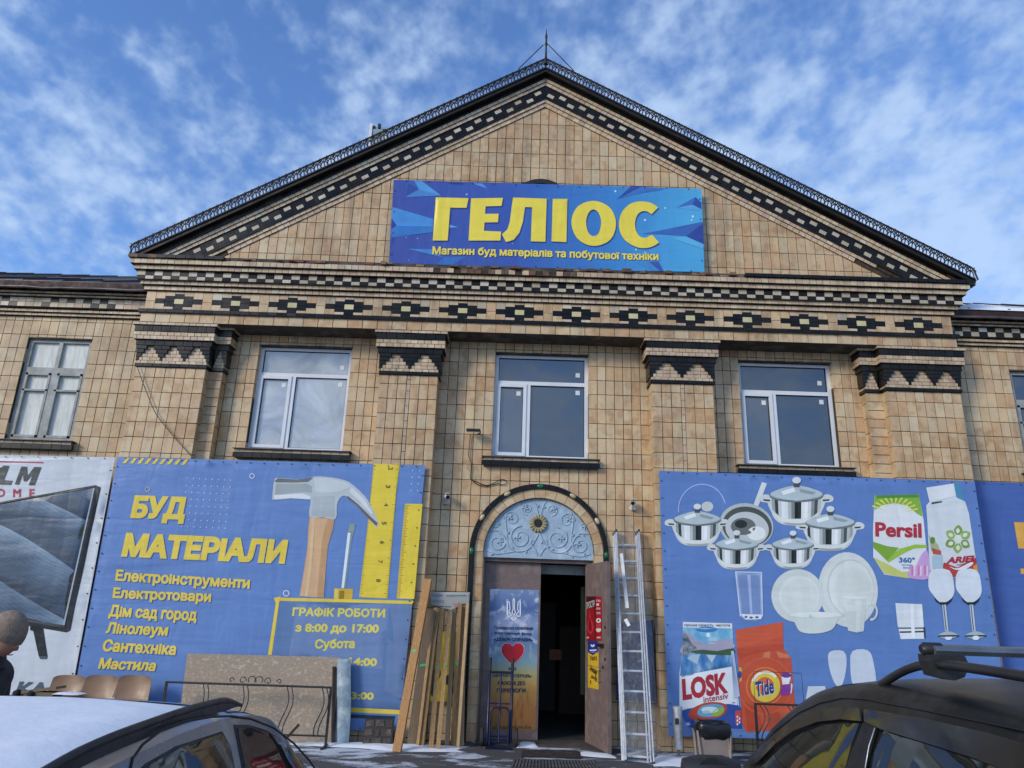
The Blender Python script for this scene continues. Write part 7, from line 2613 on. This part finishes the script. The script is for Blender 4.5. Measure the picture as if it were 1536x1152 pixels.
def carp(car, px, py, sx):
    """photo point -> (y, z) on the flank of a car (local)"""
    d = ray(px, py)
    Lx, Ly = car.L[0], car.L[1]
    t0, t1 = None, None
    lo = (0.2 / d.y)
    best = None
    for k in range(1, 900):
        t_ = k * .01 / d.y * 1.0
        p = CAM + d * t_
        y, z, x = p.y - Ly, p.z - car.L[2], p.x - Lx
        f = sx * x - sx * car.side(sx, y, max(z, .3)).x
        if best is not None and (f > 0) != (best > 0):
            return (y, z)
        best = f
    return None


def car_paint(name, c1, c2, rough=.28, dirt=(.25, .24, .22), metal=.35, coat=.7):
    m, t, b = base_mat(name)
    g = N(t, 'ShaderNodeNewGeometry')
    z1 = noisen(t, g.outputs['Position'], 2.6, 7, .65)
    z2 = noisen(t, g.outputs['Position'], 40, 4, .7)
    col = ramp(t, z1, [(.35, c1), (.65, c2)])
    f = N(t, 'ShaderNodeMapRange'); t.links.new(mathn(t, 'ADD', z1, mathn(t, 'MULTIPLY', z2, .3)), f.inputs[0]); f.inputs[1].default_value = .58; f.inputs[2].default_value = .9
    col = mixc(t, mathn(t, 'MULTIPLY', f.outputs[0], .5), col, dirt)
    t.links.new(col, b.inputs['Base Color'])
    b.inputs['Metallic'].default_value = metal
    b.inputs['Roughness'].default_value = rough
    b.inputs['Coat Weight'].default_value = coat
    t.links.new(mathn(t, 'ADD', mathn(t, 'MULTIPLY', f.outputs[0], .35), .06), b.inputs['Coat Roughness'])
    return m


def tinted(name, inner, refl, rough=.02):
    m, t, b = base_mat(name)
    out = [n for n in t.nodes if n.type == 'OUTPUT_MATERIAL'][0]
    g = N(t, 'ShaderNodeNewGeometry')
    t.links.new(ramp(t, noisen(t, g.outputs['Position'], 4, 5, .6, .6), [(.35, inner), (.65, tuple(q * .35 for q in inner))]), b.inputs['Base Color'])
    b.inputs['Roughness'].default_value = .7
    gl = N(t, 'ShaderNodeBsdfGlossy'); gl.inputs['Roughness'].default_value = rough; gl.inputs['Color'].default_value = (.9, .95, .95, 1)
    fr_ = N(t, 'ShaderNodeFresnel'); fr_.inputs[0].default_value = 1.5
    tr_ = N(t, 'ShaderNodeBsdfTransparent'); tr_.inputs[0].default_value = (.32, .36, .34, 1)
    mx0 = N(t, 'ShaderNodeMixShader'); mx0.inputs[0].default_value = .55
    t.links.new(b.outputs[0], mx0.inputs[1]); t.links.new(tr_.outputs[0], mx0.inputs[2])
    mx = N(t, 'ShaderNodeMixShader'); t.links.new(mathn(t, 'ADD', fr_.outputs[0], refl, True), mx.inputs[0])
    t.links.new(mx0.outputs[0], mx.inputs[1]); t.links.new(gl.outputs[0], mx.inputs[2]); t.links.new(mx.outputs[0], out.inputs[0])
    return m


SEAL = pmat('window_seal', (.010, .010, .011), rough=.5)
CG = tinted('car_glass', (.012, .014, .014), .02)
CG2 = tinted('suv_glass', (.015, .018, .016), .04)
SILV = car_paint('grey_metallic_paint', lin('8a8b8d'), lin('737477'))
DARKP = car_paint('dark_green_grey_paint', lin('1d1f1f'), lin('151716'), .36, (.085, .085, .085), 0.0, .05)
DARKP.node_tree.nodes['Principled BSDF'].inputs['Specular IOR Level'].default_value = .3
RIM = pmat('alloy_rim', lin('a7a9ab'), lin('7d7f82'), 6, .35, metal=.8)
LAMP = pmat('headlamp', (.6, .62, .64), rough=.1)
REDL = pmat('tail_lamp', (.35, .02, .02), rough=.15)

# --- silver hatchback, left
Ys = -7.9
silver = Car('silver-grey hatchback with snow on its roof, nose to the shop, at the left', (-1.93, Ys, GZ),
             [(-1.75, .82), (-1.70, 1.0), (-1.45, 1.155), (-1.1, 1.245), (-.7, 1.272), (-.3, 1.278), (-.08, 1.266), (.12, 1.245), (.30, 1.195), (.54, 1.055), (.86, .885), (1.15, .84), (1.6, .76), (1.85, .66), (1.92, .52)],
             [(-1.75, .80), (-1.2, .87), (-.4, .85), (.5, .82), (.9, .80), (1.5, .70), (1.92, .50)],
             [(-1.75, .60), (-1.6, .68), (-1.1, .73), (0, .745), (.9, .74), (1.5, .70), (1.8, .60), (1.92, .50)],
             [(-1.75, .50), (-1.5, .53), (-1.0, .555), (-.2, .555), (.15, .56), (.6, .61), (.9, .655), (1.5, .60), (1.8, .48), (1.92, .38)], SILV, drop=.036)
S_ = 1
wr = [carp(silver, *p, S_) for p in ((331, 1097), (344, 1120), (352, 1160), (345, 1250), (200, 1250), (190, 1175), (214, 1146), (262, 1119))]
wf = [carp(silver, *p, S_) for p in ((349, 1087), (372, 1087), (400, 1096), (430, 1117), (452, 1145), (470, 1190), (480, 1250), (372, 1250), (362, 1150))]


def clampz(poly, car, lim=.04):
    out = []
    for p in poly:
        if p is None: continue
        zb = interp(car.belt, p[0]) + lim
        out.append((p[0], max(p[1], zb)))
    return out


def cut_at_belt(poly, zbelt):
    out = []
    n = len(poly)
    for i in range(n):
        a, b_ = poly[i], poly[(i + 1) % n]
        if a[1] >= zbelt: out.append(a)
        if (a[1] >= zbelt) != (b_[1] >= zbelt):
            q = (zbelt - a[1]) / (b_[1] - a[1])
            out.append((a[0] + (b_[0] - a[0]) * q, zbelt))
    return out


silver_wins = {'rear': cut_at_belt([p for p in wr if p], .87), 'front': cut_at_belt([p for p in wf if p], .87)}
for k, pl in silver_wins.items():
    for sx in (1, -1):
        silver.patch('window_seal', sx, [(a, b_) for a, b_ in pl], SEAL, .003, .006)
        c0 = (sum(p[0] for p in pl) / len(pl), sum(p[1] for p in pl) / len(pl))
        silver.patch('side_window', sx, [(c0[0] + (a - c0[0]) * .955, c0[1] + (b_ - c0[1]) * .94) for a, b_ in pl], CG, .006, .004)
# door shut line and quarter glass behind
dl_ = [carp(silver, *p, S_) for p in ((192, 1152), (196, 1138), (212, 1117), (240, 1095), (275, 1082), (315, 1075), (345, 1074), (375, 1078), (410, 1092), (440, 1115), (462, 1140), (480, 1165))]
for sx in (1, -1):
    silver.strip('door_seam', sx, [p for p in dl_ if p], SEAL, .004, .001)
q0 = [(-1.42, .93), (-1.02, .90), (-1.00, 1.15), (-1.12, 1.17), (-1.3, 1.10)]
for sx in (1, -1):
    silver.patch('quarter_window', sx, q0, CG, .004, .005)
    silver.strip('door_seam', sx, [(.05 - .18, .85), (.05 - .20, .60), (.05 - .2, .30)], SEAL, .004, .001)
    silver.strip('door_seam', sx, [(.92, .82), (.95, .55), (.90, .30)], SEAL, .004, .001)
silver.top_patch('windscreen', -.03, .84, .90, CG, .003)
silver.top_patch('rear_window', -1.62, -1.28, .86, CG, .003)
# roof rails
def k_q(k): return 1 - k / 24


RAILM = pmat('satin_black_rail', (.016, .016, .017), (.028, .028, .028), 8, .38)
for sx in (1, -1):
    pts = []
    for k in range(25):
        y = -1.42 + (1.42 - .03) * k / 24
        h = .030 * min(1, min(k, 24 - k) / 2.5)
        g_ = interp(silver.top, y) - .002 + .012 * k_q(k)
        pts.append((sx * (interp(silver.wt, y) * .97), y, g_ + h * .6))
    mb = MB(); n_ = len(pts)
    tp = lambda p: max(.1, min(1, (-.03 - p[1]) / .16, (p[1] + 1.42) / .16))
    vs = [v for p in pts for v in ((p[0] - .006, p[1], p[2]), (p[0] + .006, p[1], p[2]), (p[0] + .006, p[1], p[2] - .034 * tp(p)), (p[0] - .006, p[1], p[2] - .034 * tp(p)))]
    mb.add(vs, [(i * 4 + j, i * 4 + (j + 1) % 4, i * 4 + 4 + (j + 1) % 4, i * 4 + 4 + j) for i in range(n_ - 1) for j in range(4)])
    mb.build('rail_base', RAILM, silver.root, local=True)
    silver_r = MB().tube(pts, [.007 + .004 * min(1, min(k, 24 - k) / 3) for k in range(25)], 8).build('roof_rail', RAILM, silver.root, local=True)
# snow on the roof
mb = MB(); vs = []
nx, ny = 22, 30
for j in range(ny + 1):
    y = -1.25 + (1.25 - .10) * j / ny
    for i in range(nx + 1):
        x = -.50 + 1.0 * i / nx
        e = min(1, i / 3, (nx - i) / 3, j / 3, (ny - j) / 3)
        if j / ny > .72: e *= 1 - .9 * max(0, (i / nx - .55)) * max(0, (j / ny - .72) / .28) * 2
        h = .014 * max(0, e) ** .6 * (1 + .25 * noise.noise(Vector((x * 4, y * 4, 1))))
        a = abs(x) / .555
        dz = .003 * min(1, a / .35) + .007 * min(1, max(0, (a - .35) / .3)) + .012 * min(1, max(0, (a - .65) / .2))
        vs.append((x, y, interp(silver.top, y) - dz + h - .001 + .0))
fs = [(j * (nx + 1) + i, j * (nx + 1) + i + 1, (j + 1) * (nx + 1) + i + 1, (j + 1) * (nx + 1) + i) for j in range(ny) for i in range(nx)]
mb.add([(v[0] - 1.93, v[1] + Ys, v[2] + GZ) for v in vs], fs, 0, 0, True)
sn = mb.build('snow_cover', SNOW, None, (-1.93, Ys - .6, 1.3 + GZ))
tag(sn, kind='stuff')
silver.wheels((-1.15, 1.18), .285, RIM)
mb = MB()
for sx in (1, -1):
    o = MB().box((sx * .82, .66, .80), (.15, .08, .10), 0, Matrix.Rotation(-.2 * sx, 3, 'Z')).build('door_mirror', SEAL, silver.root, local=True, sharp=30)
    MB().box((sx * .56, 1.72, .62), (.22, .18, .12), 0, Matrix.Rotation(-.35 * sx, 3, 'Z')).build('headlight', LAMP, silver.root, local=True)
    MB().box((sx * .60, -1.66, .86), (.14, .10, .24)).build('tail_light', REDL, silver.root, local=True)
    MB().box((sx * .76, -.45, .78), (.03, .14, .025)).build('door_handle', SEAL, silver.root, local=True)
MB().bx(-.62, .62, 1.84, 1.95, .26, .44).build('front_bumper', SILV, silver.root, local=True)
MB().bx(-.62, .62, -1.80, -1.70, .26, .48).build('rear_bumper', SILV, silver.root, local=True)
FAB = pmat('seat_cloth', (.04, .04, .045), (.07, .065, .06), 9, .9)
for sx in (1, -1):
    MB().bx(sx * .34 - .2, sx * .34 + .2, -.22, -.10, .62, 1.08).build('seat', FAB, silver.root, local=True)
rx, ry = .48, .28
MB().lathe((rx, ry, .88), [(.0, 0), (.09, .01), (.12, .07), (.10, .14), (.02, .17)], 10).build('red_parcel', pmat('red_cloth', lin('8a2630'), lin('c8b0b0'), 30, .8), silver.root, local=True)

# --- dark car, right
Yd = -8.25
suv = Car('dark estate car with roof rails and a silver crossbar, parked at the right', (1.37, Yd, GZ),
          [(-2.05, .90), (-2.0, 1.15), (-1.75, 1.33), (-1.3, 1.395), (-.7, 1.43), (-.2, 1.450), (.05, 1.450), (.30, 1.430), (.62, 1.375), (.95, 1.235), (1.2, 1.07), (1.45, .945), (1.65, .915), (2.0, .85), (2.25, .72), (2.32, .55)],
          [(-2.05, .88), (-1.4, .95), (-.5, .93), (.6, .90), (1.2, .88), (1.8, .80), (2.32, .53)],
          [(-2.05, .66), (-1.7, .74), (-1.0, .775), (0, .785), (1.0, .78), (1.7, .74), (2.1, .64), (2.32, .54)],
          [(-2.05, .55), (-1.7, .58), (-1.0, .605), (-.2, .610), (.2, .605), (.6, .61), (1.0, .66), (1.3, .69), (1.8, .64), (2.1, .54), (2.32, .44)], DARKP, drop=.065)
S_ = -1
wf = [carp(suv, *p, S_) for p in ((1150, 1143), (1175, 1118), (1204, 1098), (1235, 1087), (1268, 1082), (1293, 1083), (1280, 1120), (1268, 1170), (1250, 1260), (1120, 1260), (1118, 1190))]
wr = [carp(suv, *p, S_) for p in ((1332, 1094), (1400, 1112), (1470, 1134), (1540, 1160), (1600, 1185), (1600, 1400), (1300, 1400), (1305, 1200), (1316, 1130))]
for k, pl in (('f', wf), ('r', wr)):
    pl = cut_at_belt([p for p in pl if p], .96)
    for sx in (-1, 1):
        c0 = (sum(p[0] for p in pl) / len(pl), sum(p[1] for p in pl) / len(pl))
        suv.patch('window_seal', sx, [(c0[0] + (a - c0[0]) * 1.03, c0[1] + (b_ - c0[1]) * 1.06) for a, b_ in pl], SEAL, .003, .006)
        suv.patch('side_window', sx, pl, CG2, .007, .004)
pil = [carp(suv, *p, S_) for p in ((1300, 1082), (1322, 1085), (1300, 1170), (1290, 1230), (1258, 1230), (1275, 1150))]
pil = cut_at_belt([p for p in pil if p], .95)
for sx in (-1, 1):
    suv.patch('door_pillar', sx, pil, SEAL, .010, .006)
br = [carp(suv, *p, S_) for p in ((1305, 1152), (1312, 1120), (1321, 1092))]
suv.strip('chrome_strip', -1, [p for p in br if p], STEEL, .003, .014)
# gutter line and door shut line above the windows
gl1 = [carp(suv, *p, S_) for p in ((1116, 1150), (1140, 1122), (1165, 1095), (1200, 1069), (1232, 1054), (1265, 1047), (1300, 1049), (1340, 1057), (1400, 1068), (1470, 1082), (1536, 1096), (1600, 1110))]
for sx in (-1, 1):
    suv.strip('door_seam', sx, [p for p in gl1 if p], SEAL, .0028, .001)
# rain deflectors
dfl = pmat('smoked_acrylic', (.012, .012, .012), (.02, .02, .02), 5, .12)
da = [carp(suv, *p, S_) for p in ((1122, 1150), (1150, 1118), (1185, 1090), (1225, 1069), (1262, 1061), (1300, 1062), (1302, 1082), (1270, 1079), (1235, 1083), (1200, 1096), (1172, 1115), (1145, 1143))]
db = [carp(suv, *p, S_) for p in ((1308, 1064), (1400, 1078), (1500, 1100), (1600, 1128), (1600, 1188), (1540, 1162), (1470, 1136), (1400, 1114), (1332, 1094), (1306, 1082))]
for pl in (da, db):
    for sx in (-1, 1):
        suv.patch('wind_deflector', sx, [p for p in pl if p], dfl, .022, .004)
suv.top_patch('windscreen', .36, 1.22, .90, CG2, .003)
suv.top_patch('rear_window', -1.98, -1.80, .85, CG2, .003)
for sx in (-1, 1):
    pts = []
    for k in range(31):
        q = k / 30
        y = .10 - 1.85 * q
        h = (.078 + .035 * q) * math.sin(min(1, q / .22) * math.pi / 2) * math.sin(min(1, (1 - q) / .15) * math.pi / 2)
        pts.append((sx * (interp(suv.wt, y) * .93), y, interp(suv.top, y) - .032 + h))
    MB().tube(pts, [.0135] * 31, 8).build('roof_rail', RAILM, suv.root, local=True)
BARM = pmat('silver_bar', lin('8f969c'), lin('6f767c'), 7, .32, metal=.7)
for k, yb_ in enumerate((-.24, -1.75)):
    zb_ = 1.567 - GZ - (0 if k == 0 else .04)
    mb = MB(); sec = [(-.034, 0), (-.026, .012), (0, .017), (.026, .012), (.034, 0), (.026, -.012), (-.026, -.012)]
    x0, x1 = -.57, .57
    A = [(x0, yb_ + a, zb_ + b_) for a, b_ in sec]; Bq = [(x1, yb_ + a, zb_ + b_) for a, b_ in sec]
    mb.add(A + Bq, [tuple(range(7)), tuple(reversed(range(7, 14)))] + [(i, (i + 1) % 7, 7 + (i + 1) % 7, 7 + i) for i in range(7)], 0, 0, False)
    cbar = mb.build('crossbar', BARM, suv.root, local=True)
    for sx in (-1, 1):
        MB().tube([(sx * .54, yb_, zb_ + .002), (sx * .585, yb_, zb_ + .002), (sx * .597, yb_, zb_)], [.021, .021, .013], 10).build('end_cap', BLKM, cbar, local=True)
        MB().prism([(-.03, -.07), (.0, -.08), (.05, -.07), (.06, -.03), (.06, -.012), (-.04, -.012), (-.05, -.04)], Matrix(((1 * sx, 0, 0, sx * .53), (0, 0, 1, yb_), (0, 1, 0, zb_), (0, 0, 0, 1))), -.035, .035).build('bar_foot', BLKM, cbar, local=True)
suv.wheels((-1.35, 1.42), .31, RIM)
for sx in (-1, 1):
    mb = MB(); mb.lathe((0, 0, 0), [(.01, -.13), (.055, -.12), (.07, -.05), (.07, .05), (.05, .12), (.01, .13)], 12, axis='x')
    o = mb.build('door_mirror', BLKM, suv.root, local=True, sharp=50)
    o.location = (sx * .93, .95, .985 - GZ * 0); o.scale = (1, .8, 1)
    g_ = MB().lathe((0, -.058, 0), [(.07, 0), (.07, .002)], 16, axis='y').build('mirror_glass', CG2, o, local=True)
    MB().box((sx * .58, 2.08, .70), (.26, .22, .14), 0, Matrix.Rotation(-.3 * sx, 3, 'Z')).build('headlight', LAMP, suv.root, local=True)
    MB().box((sx * .66, -1.98, .95), (.14, .12, .3)).build('tail_light', REDL, suv.root, local=True)
    MB().box((sx * .80, -.30, .84), (.03, .16, .03)).build('door_handle', BLKM, suv.root, local=True)
    MB().bx(sx * .36 - .22, sx * .36 + .22, -.25, -.12, .62, 1.15).build('seat', FAB, suv.root, local=True)
MB().bx(-.68, .68, 2.22, 2.36, .28, .50).build('front_bumper', DARKP, suv.root, local=True)
MB().bx(-.68, .68, -2.12, -2.0, .28, .52).build('rear_bumper', DARKP, suv.root, local=True)

# ---------------------------------------------------------------- person at the left edge
JK = pmat('black_jacket', (.012, .012, .016), (.022, .022, .028), 7, .75, bump=.6)
SKIN = pmat('skin', lin('c08f7a'), lin('a9745f'), 6, .5, c3=lin('c99a86'))
HAT = pmat('knitted_beanie', lin('93806f'), lin('7a695b'), 40, .9, bump=.9, bscale=120)
JEAN = pmat('dark_trousers', (.02, .025, .035), (.035, .04, .05), 9, .8, bump=.5)
PLx, PLy = -3.285, -6.55
per = tag(empty('person', (PLx, PLy, GZ), 0), 'person in black jacket and brown knitted hat looking down at a tablet', 'person')
per.scale = (1, 1, .955)


def skinned(name, pts, edges, radii, mats, root_idx=0, sub=2, parent=None, matfn=None):
    me = bpy.data.meshes.new(name)
    me.from_pydata(pts, edges, [])
    o = bpy.data.objects.new(name, me); COL.objects.link(o)
    md = o.modifiers.new('s', 'SKIN'); md.use_smooth_shade = True
    for i, r in enumerate(radii):
        v = me.skin_vertices[0].data[i]
        v.radius = (r, r) if not hasattr(r, '__len__') else r
        v.use_root = i == root_idx
    o.modifiers.new('sub', 'SUBSURF').levels = sub
    o.modifiers['sub'].render_levels = sub
    dg = bpy.context.evaluated_depsgraph_get(); dg.update()
    m2 = bpy.data.meshes.new_from_object(o.evaluated_get(dg))
    bpy.data.objects.remove(o)
    for q in mats: m2.materials.append(q)
    if matfn:
        for p in m2.polygons: p.material_index = matfn(p.center)
    for p in m2.polygons: p.use_smooth = True
    o = bpy.data.objects.new(name, m2); COL.objects.link(o)
    o.parent = parent
    return o


# facing +x; local coordinates, height 1.56
H = {}
P_ = [(0, 0, .86), (.00, 0, 1.02), (.01, 0, 1.18), (.02, 0, 1.29), (.05, 0, 1.36), (.075, 0, 1.41),
      (0, .095, .80), (.02, .10, .46), (0, .10, .08), (.13, .11, .04),
      (0, -.095, .80), (.02, -.10, .46), (0, -.10, .08), (.13, -.11, .04),
      (.01, .18, 1.27), (.02, .22, 1.03), (.20, .14, .98), (.25, .12, .99),
      (.01, -.18, 1.27), (.02, -.22, 1.03), (.20, -.14, .98), (.25, -.12, .99)]
E_ = [(0, 1), (1, 2), (2, 3), (3, 4), (4, 5), (0, 6), (6, 7), (7, 8), (8, 9), (0, 10), (10, 11), (11, 12), (12, 13), (3, 14), (14, 15), (15, 16), (16, 17), (3, 18), (18, 19), (19, 20), (20, 21)]
R_ = [(.15, .12), (.15, .12), (.17, .13), (.14, .11), .07, .055, .10, .07, .05, .04, .10, .07, .05, .04, .08, .062, .05, .035, .08, .062, .05, .035]
body = skinned('body', P_, E_, R_, [JK, JEAN, SKIN], 0, 2, per, lambda c: (1 if c.z < .80 else (2 if (c.z > 1.36 and abs(c.y) < .08) or (c.x > .22 and c.z > .9) else 0)))
# head, tilted down
mb = MB(); vs = []
nu, nv = 28, 22
for j in range(nv + 1):
    ph = math.pi * j / nv
    for i in range(nu):
        th = 2 * math.pi * i / nu
        x, y, z = math.sin(ph) * math.cos(th), math.sin(ph) * math.sin(th), math.cos(ph)
        X, Y_, Z = x * .088, y * .070, z * .112
        if z < 0: X *= 1 - .18 * (-z); Y_ *= 1 - .30 * (-z)
        if x > 0:
            f = math.exp(-((y) / .16) ** 2)
            X += f * .024 * math.exp(-((z + .10) / .14) ** 2)          # nose
            X -= .010 * math.exp(-((abs(y) - .36) / .16) ** 2) * math.exp(-((z - .12) / .12) ** 2)   # eye sockets
            X += f * .006 * math.exp(-((z + .42) / .07) ** 2) + f * .006 * math.exp(-((z + .55) / .06) ** 2)     # lips
            X += f * .010 * math.exp(-((z + .82) / .12) ** 2)          # chin
        vs.append((X, Y_, Z))
fs = [(j * nu + i, j * nu + (i + 1) % nu, (j + 1) * nu + (i + 1) % nu, (j + 1) * nu + i) for j in range(nv) for i in range(nu)]
mb.add(vs, fs, 0, 0, True)
for sy in (-1, 1):
    mb.lathe((0, sy * .066, -.005), [(.012, -.006), (.022, -.004), (.024, .004), (.01, .008)], 12, axis='y')
head = mb.build('head', SKIN, body, local=True)
hm = Matrix.Translation((.115, 0, 1.455)) @ Matrix.Rotation(.42, 4, 'Y')
head.matrix_local = hm
EYE = pmat('eye_dark', (.02, .015, .012), rough=.1)
for sy in (-1, 1):
    MB().lathe((.070, sy * .030, .014), [(.002, -.008), (.009, -.004), (.009, .004), (.002, .008)], 10, axis='x').build('eye', EYE, head, local=True)
    MB().tube([(.080, sy * .014, .036), (.079, sy * .03, .042), (.068, sy * .046, .036)], .004, 5).build('eyebrow', pmat('brow', lin('5a4436')), head, local=True)
MB().tube([(.084, -.02, -.052), (.091, 0, -.050), (.084, .02, -.052)], .003, 5).build('mouth', pmat('lip', lin('9a5c50')), head, local=True)
# hat with knitted ribs
mb = MB(); vs = []
nu, nv = 64, 12
for j in range(nv + 1):
    q = j / nv
    ph = math.radians(100) * (1 - q) if True else 0
    for i in range(nu):
        th = 2 * math.pi * i / nu
        rb_ = 1 + .04 * math.cos(i * math.pi) * (1 - q)
        rr_ = math.sin(ph) * rb_
        vs.append((math.cos(th) * rr_ * .104 - .012, math.sin(th) * rr_ * .086, .028 + math.cos(ph) * .125 * (1.05) - .0 + .0))
fs = [(j * nu + i, j * nu + (i + 1) % nu, (j + 1) * nu + (i + 1) % nu, (j + 1) * nu + i) for j in range(nv) for i in range(nu)]
mb.add(vs, fs, 0, 0, True)
hat = mb.build('beanie', HAT, body, local=True)
hat.matrix_local = hm
# collar
MB().lathe((.045, 0, 1.30), [(.105, 0), (.095, .05), (.085, .085), (.075, .085), (.075, .04)], 18).build('collar', JK, body, local=True)


def hand(root, y0, sgn):
    """palm with four fingers and a thumb, holding the tablet edge"""
    pp = [(.24, y0, .985)]; ee = []; rr_ = [.024]
    pp.append((.275, y0, .985)); ee.append((0, 1)); rr_.append((.030, .018))
    for k in range(4):
        oy = (k - 1.5) * .018
        ln = (.9, 1.0, .95, .78)[k]
        b0 = len(pp)
        pp += [(.30, y0 + oy, .984), (.30 + .032 * ln, y0 + oy * 1.1, .974), (.30 + .052 * ln, y0 + oy * 1.1, .986), (.30 + .050 * ln, y0 + oy * 1.1, 1.004)]
        ee += [(1, b0), (b0, b0 + 1), (b0 + 1, b0 + 2), (b0 + 2, b0 + 3)]
        rr_ += [.010, .009, .0085, .007]
    b0 = len(pp)
    pp += [(.262, y0 - sgn * .032, .994), (.290, y0 - sgn * .044, 1.008), (.314, y0 - sgn * .040, 1.012)]
    ee += [(0, b0), (b0, b0 + 1), (b0 + 1, b0 + 2)]
    rr_ += [.012, .010, .008]
    return skinned('hand', pp, ee, rr_, [SKIN], 0, 1, root)


hand(body, .12, 1); hand(body, -.12, -1)
tx, tz = at(33, 1000, PLy)
tb = MB().box((PLx + .33, PLy, 1.00 + GZ), (.17, .27, .012), 0, Matrix.Rotation(.25, 3, 'Y'))
tbo = thingmesh(tb, 'tablet', pmat('tablet_back', (.30, .31, .33), rough=.35), 'thin grey tablet held by the person at the left edge', 'tablet', (PLx + .33, PLy, 1.0))
MB().box((PLx + .333, PLy, 1.009 + GZ), (.155, .25, .002), 0, Matrix.Rotation(.25, 3, 'Y')).build('screen', pmat('dark_screen', (.01, .01, .012), rough=.08), tbo)
MB().tube([(PLx + .33 + .12 * math.cos(a) * .6, PLy, 1.03 + GZ + .05 * math.sin(a)) for a in [math.pi * k / 12 for k in range(13)]], .003, 5).build('wire_loop', BLKM, tbo)

flush_pieces()
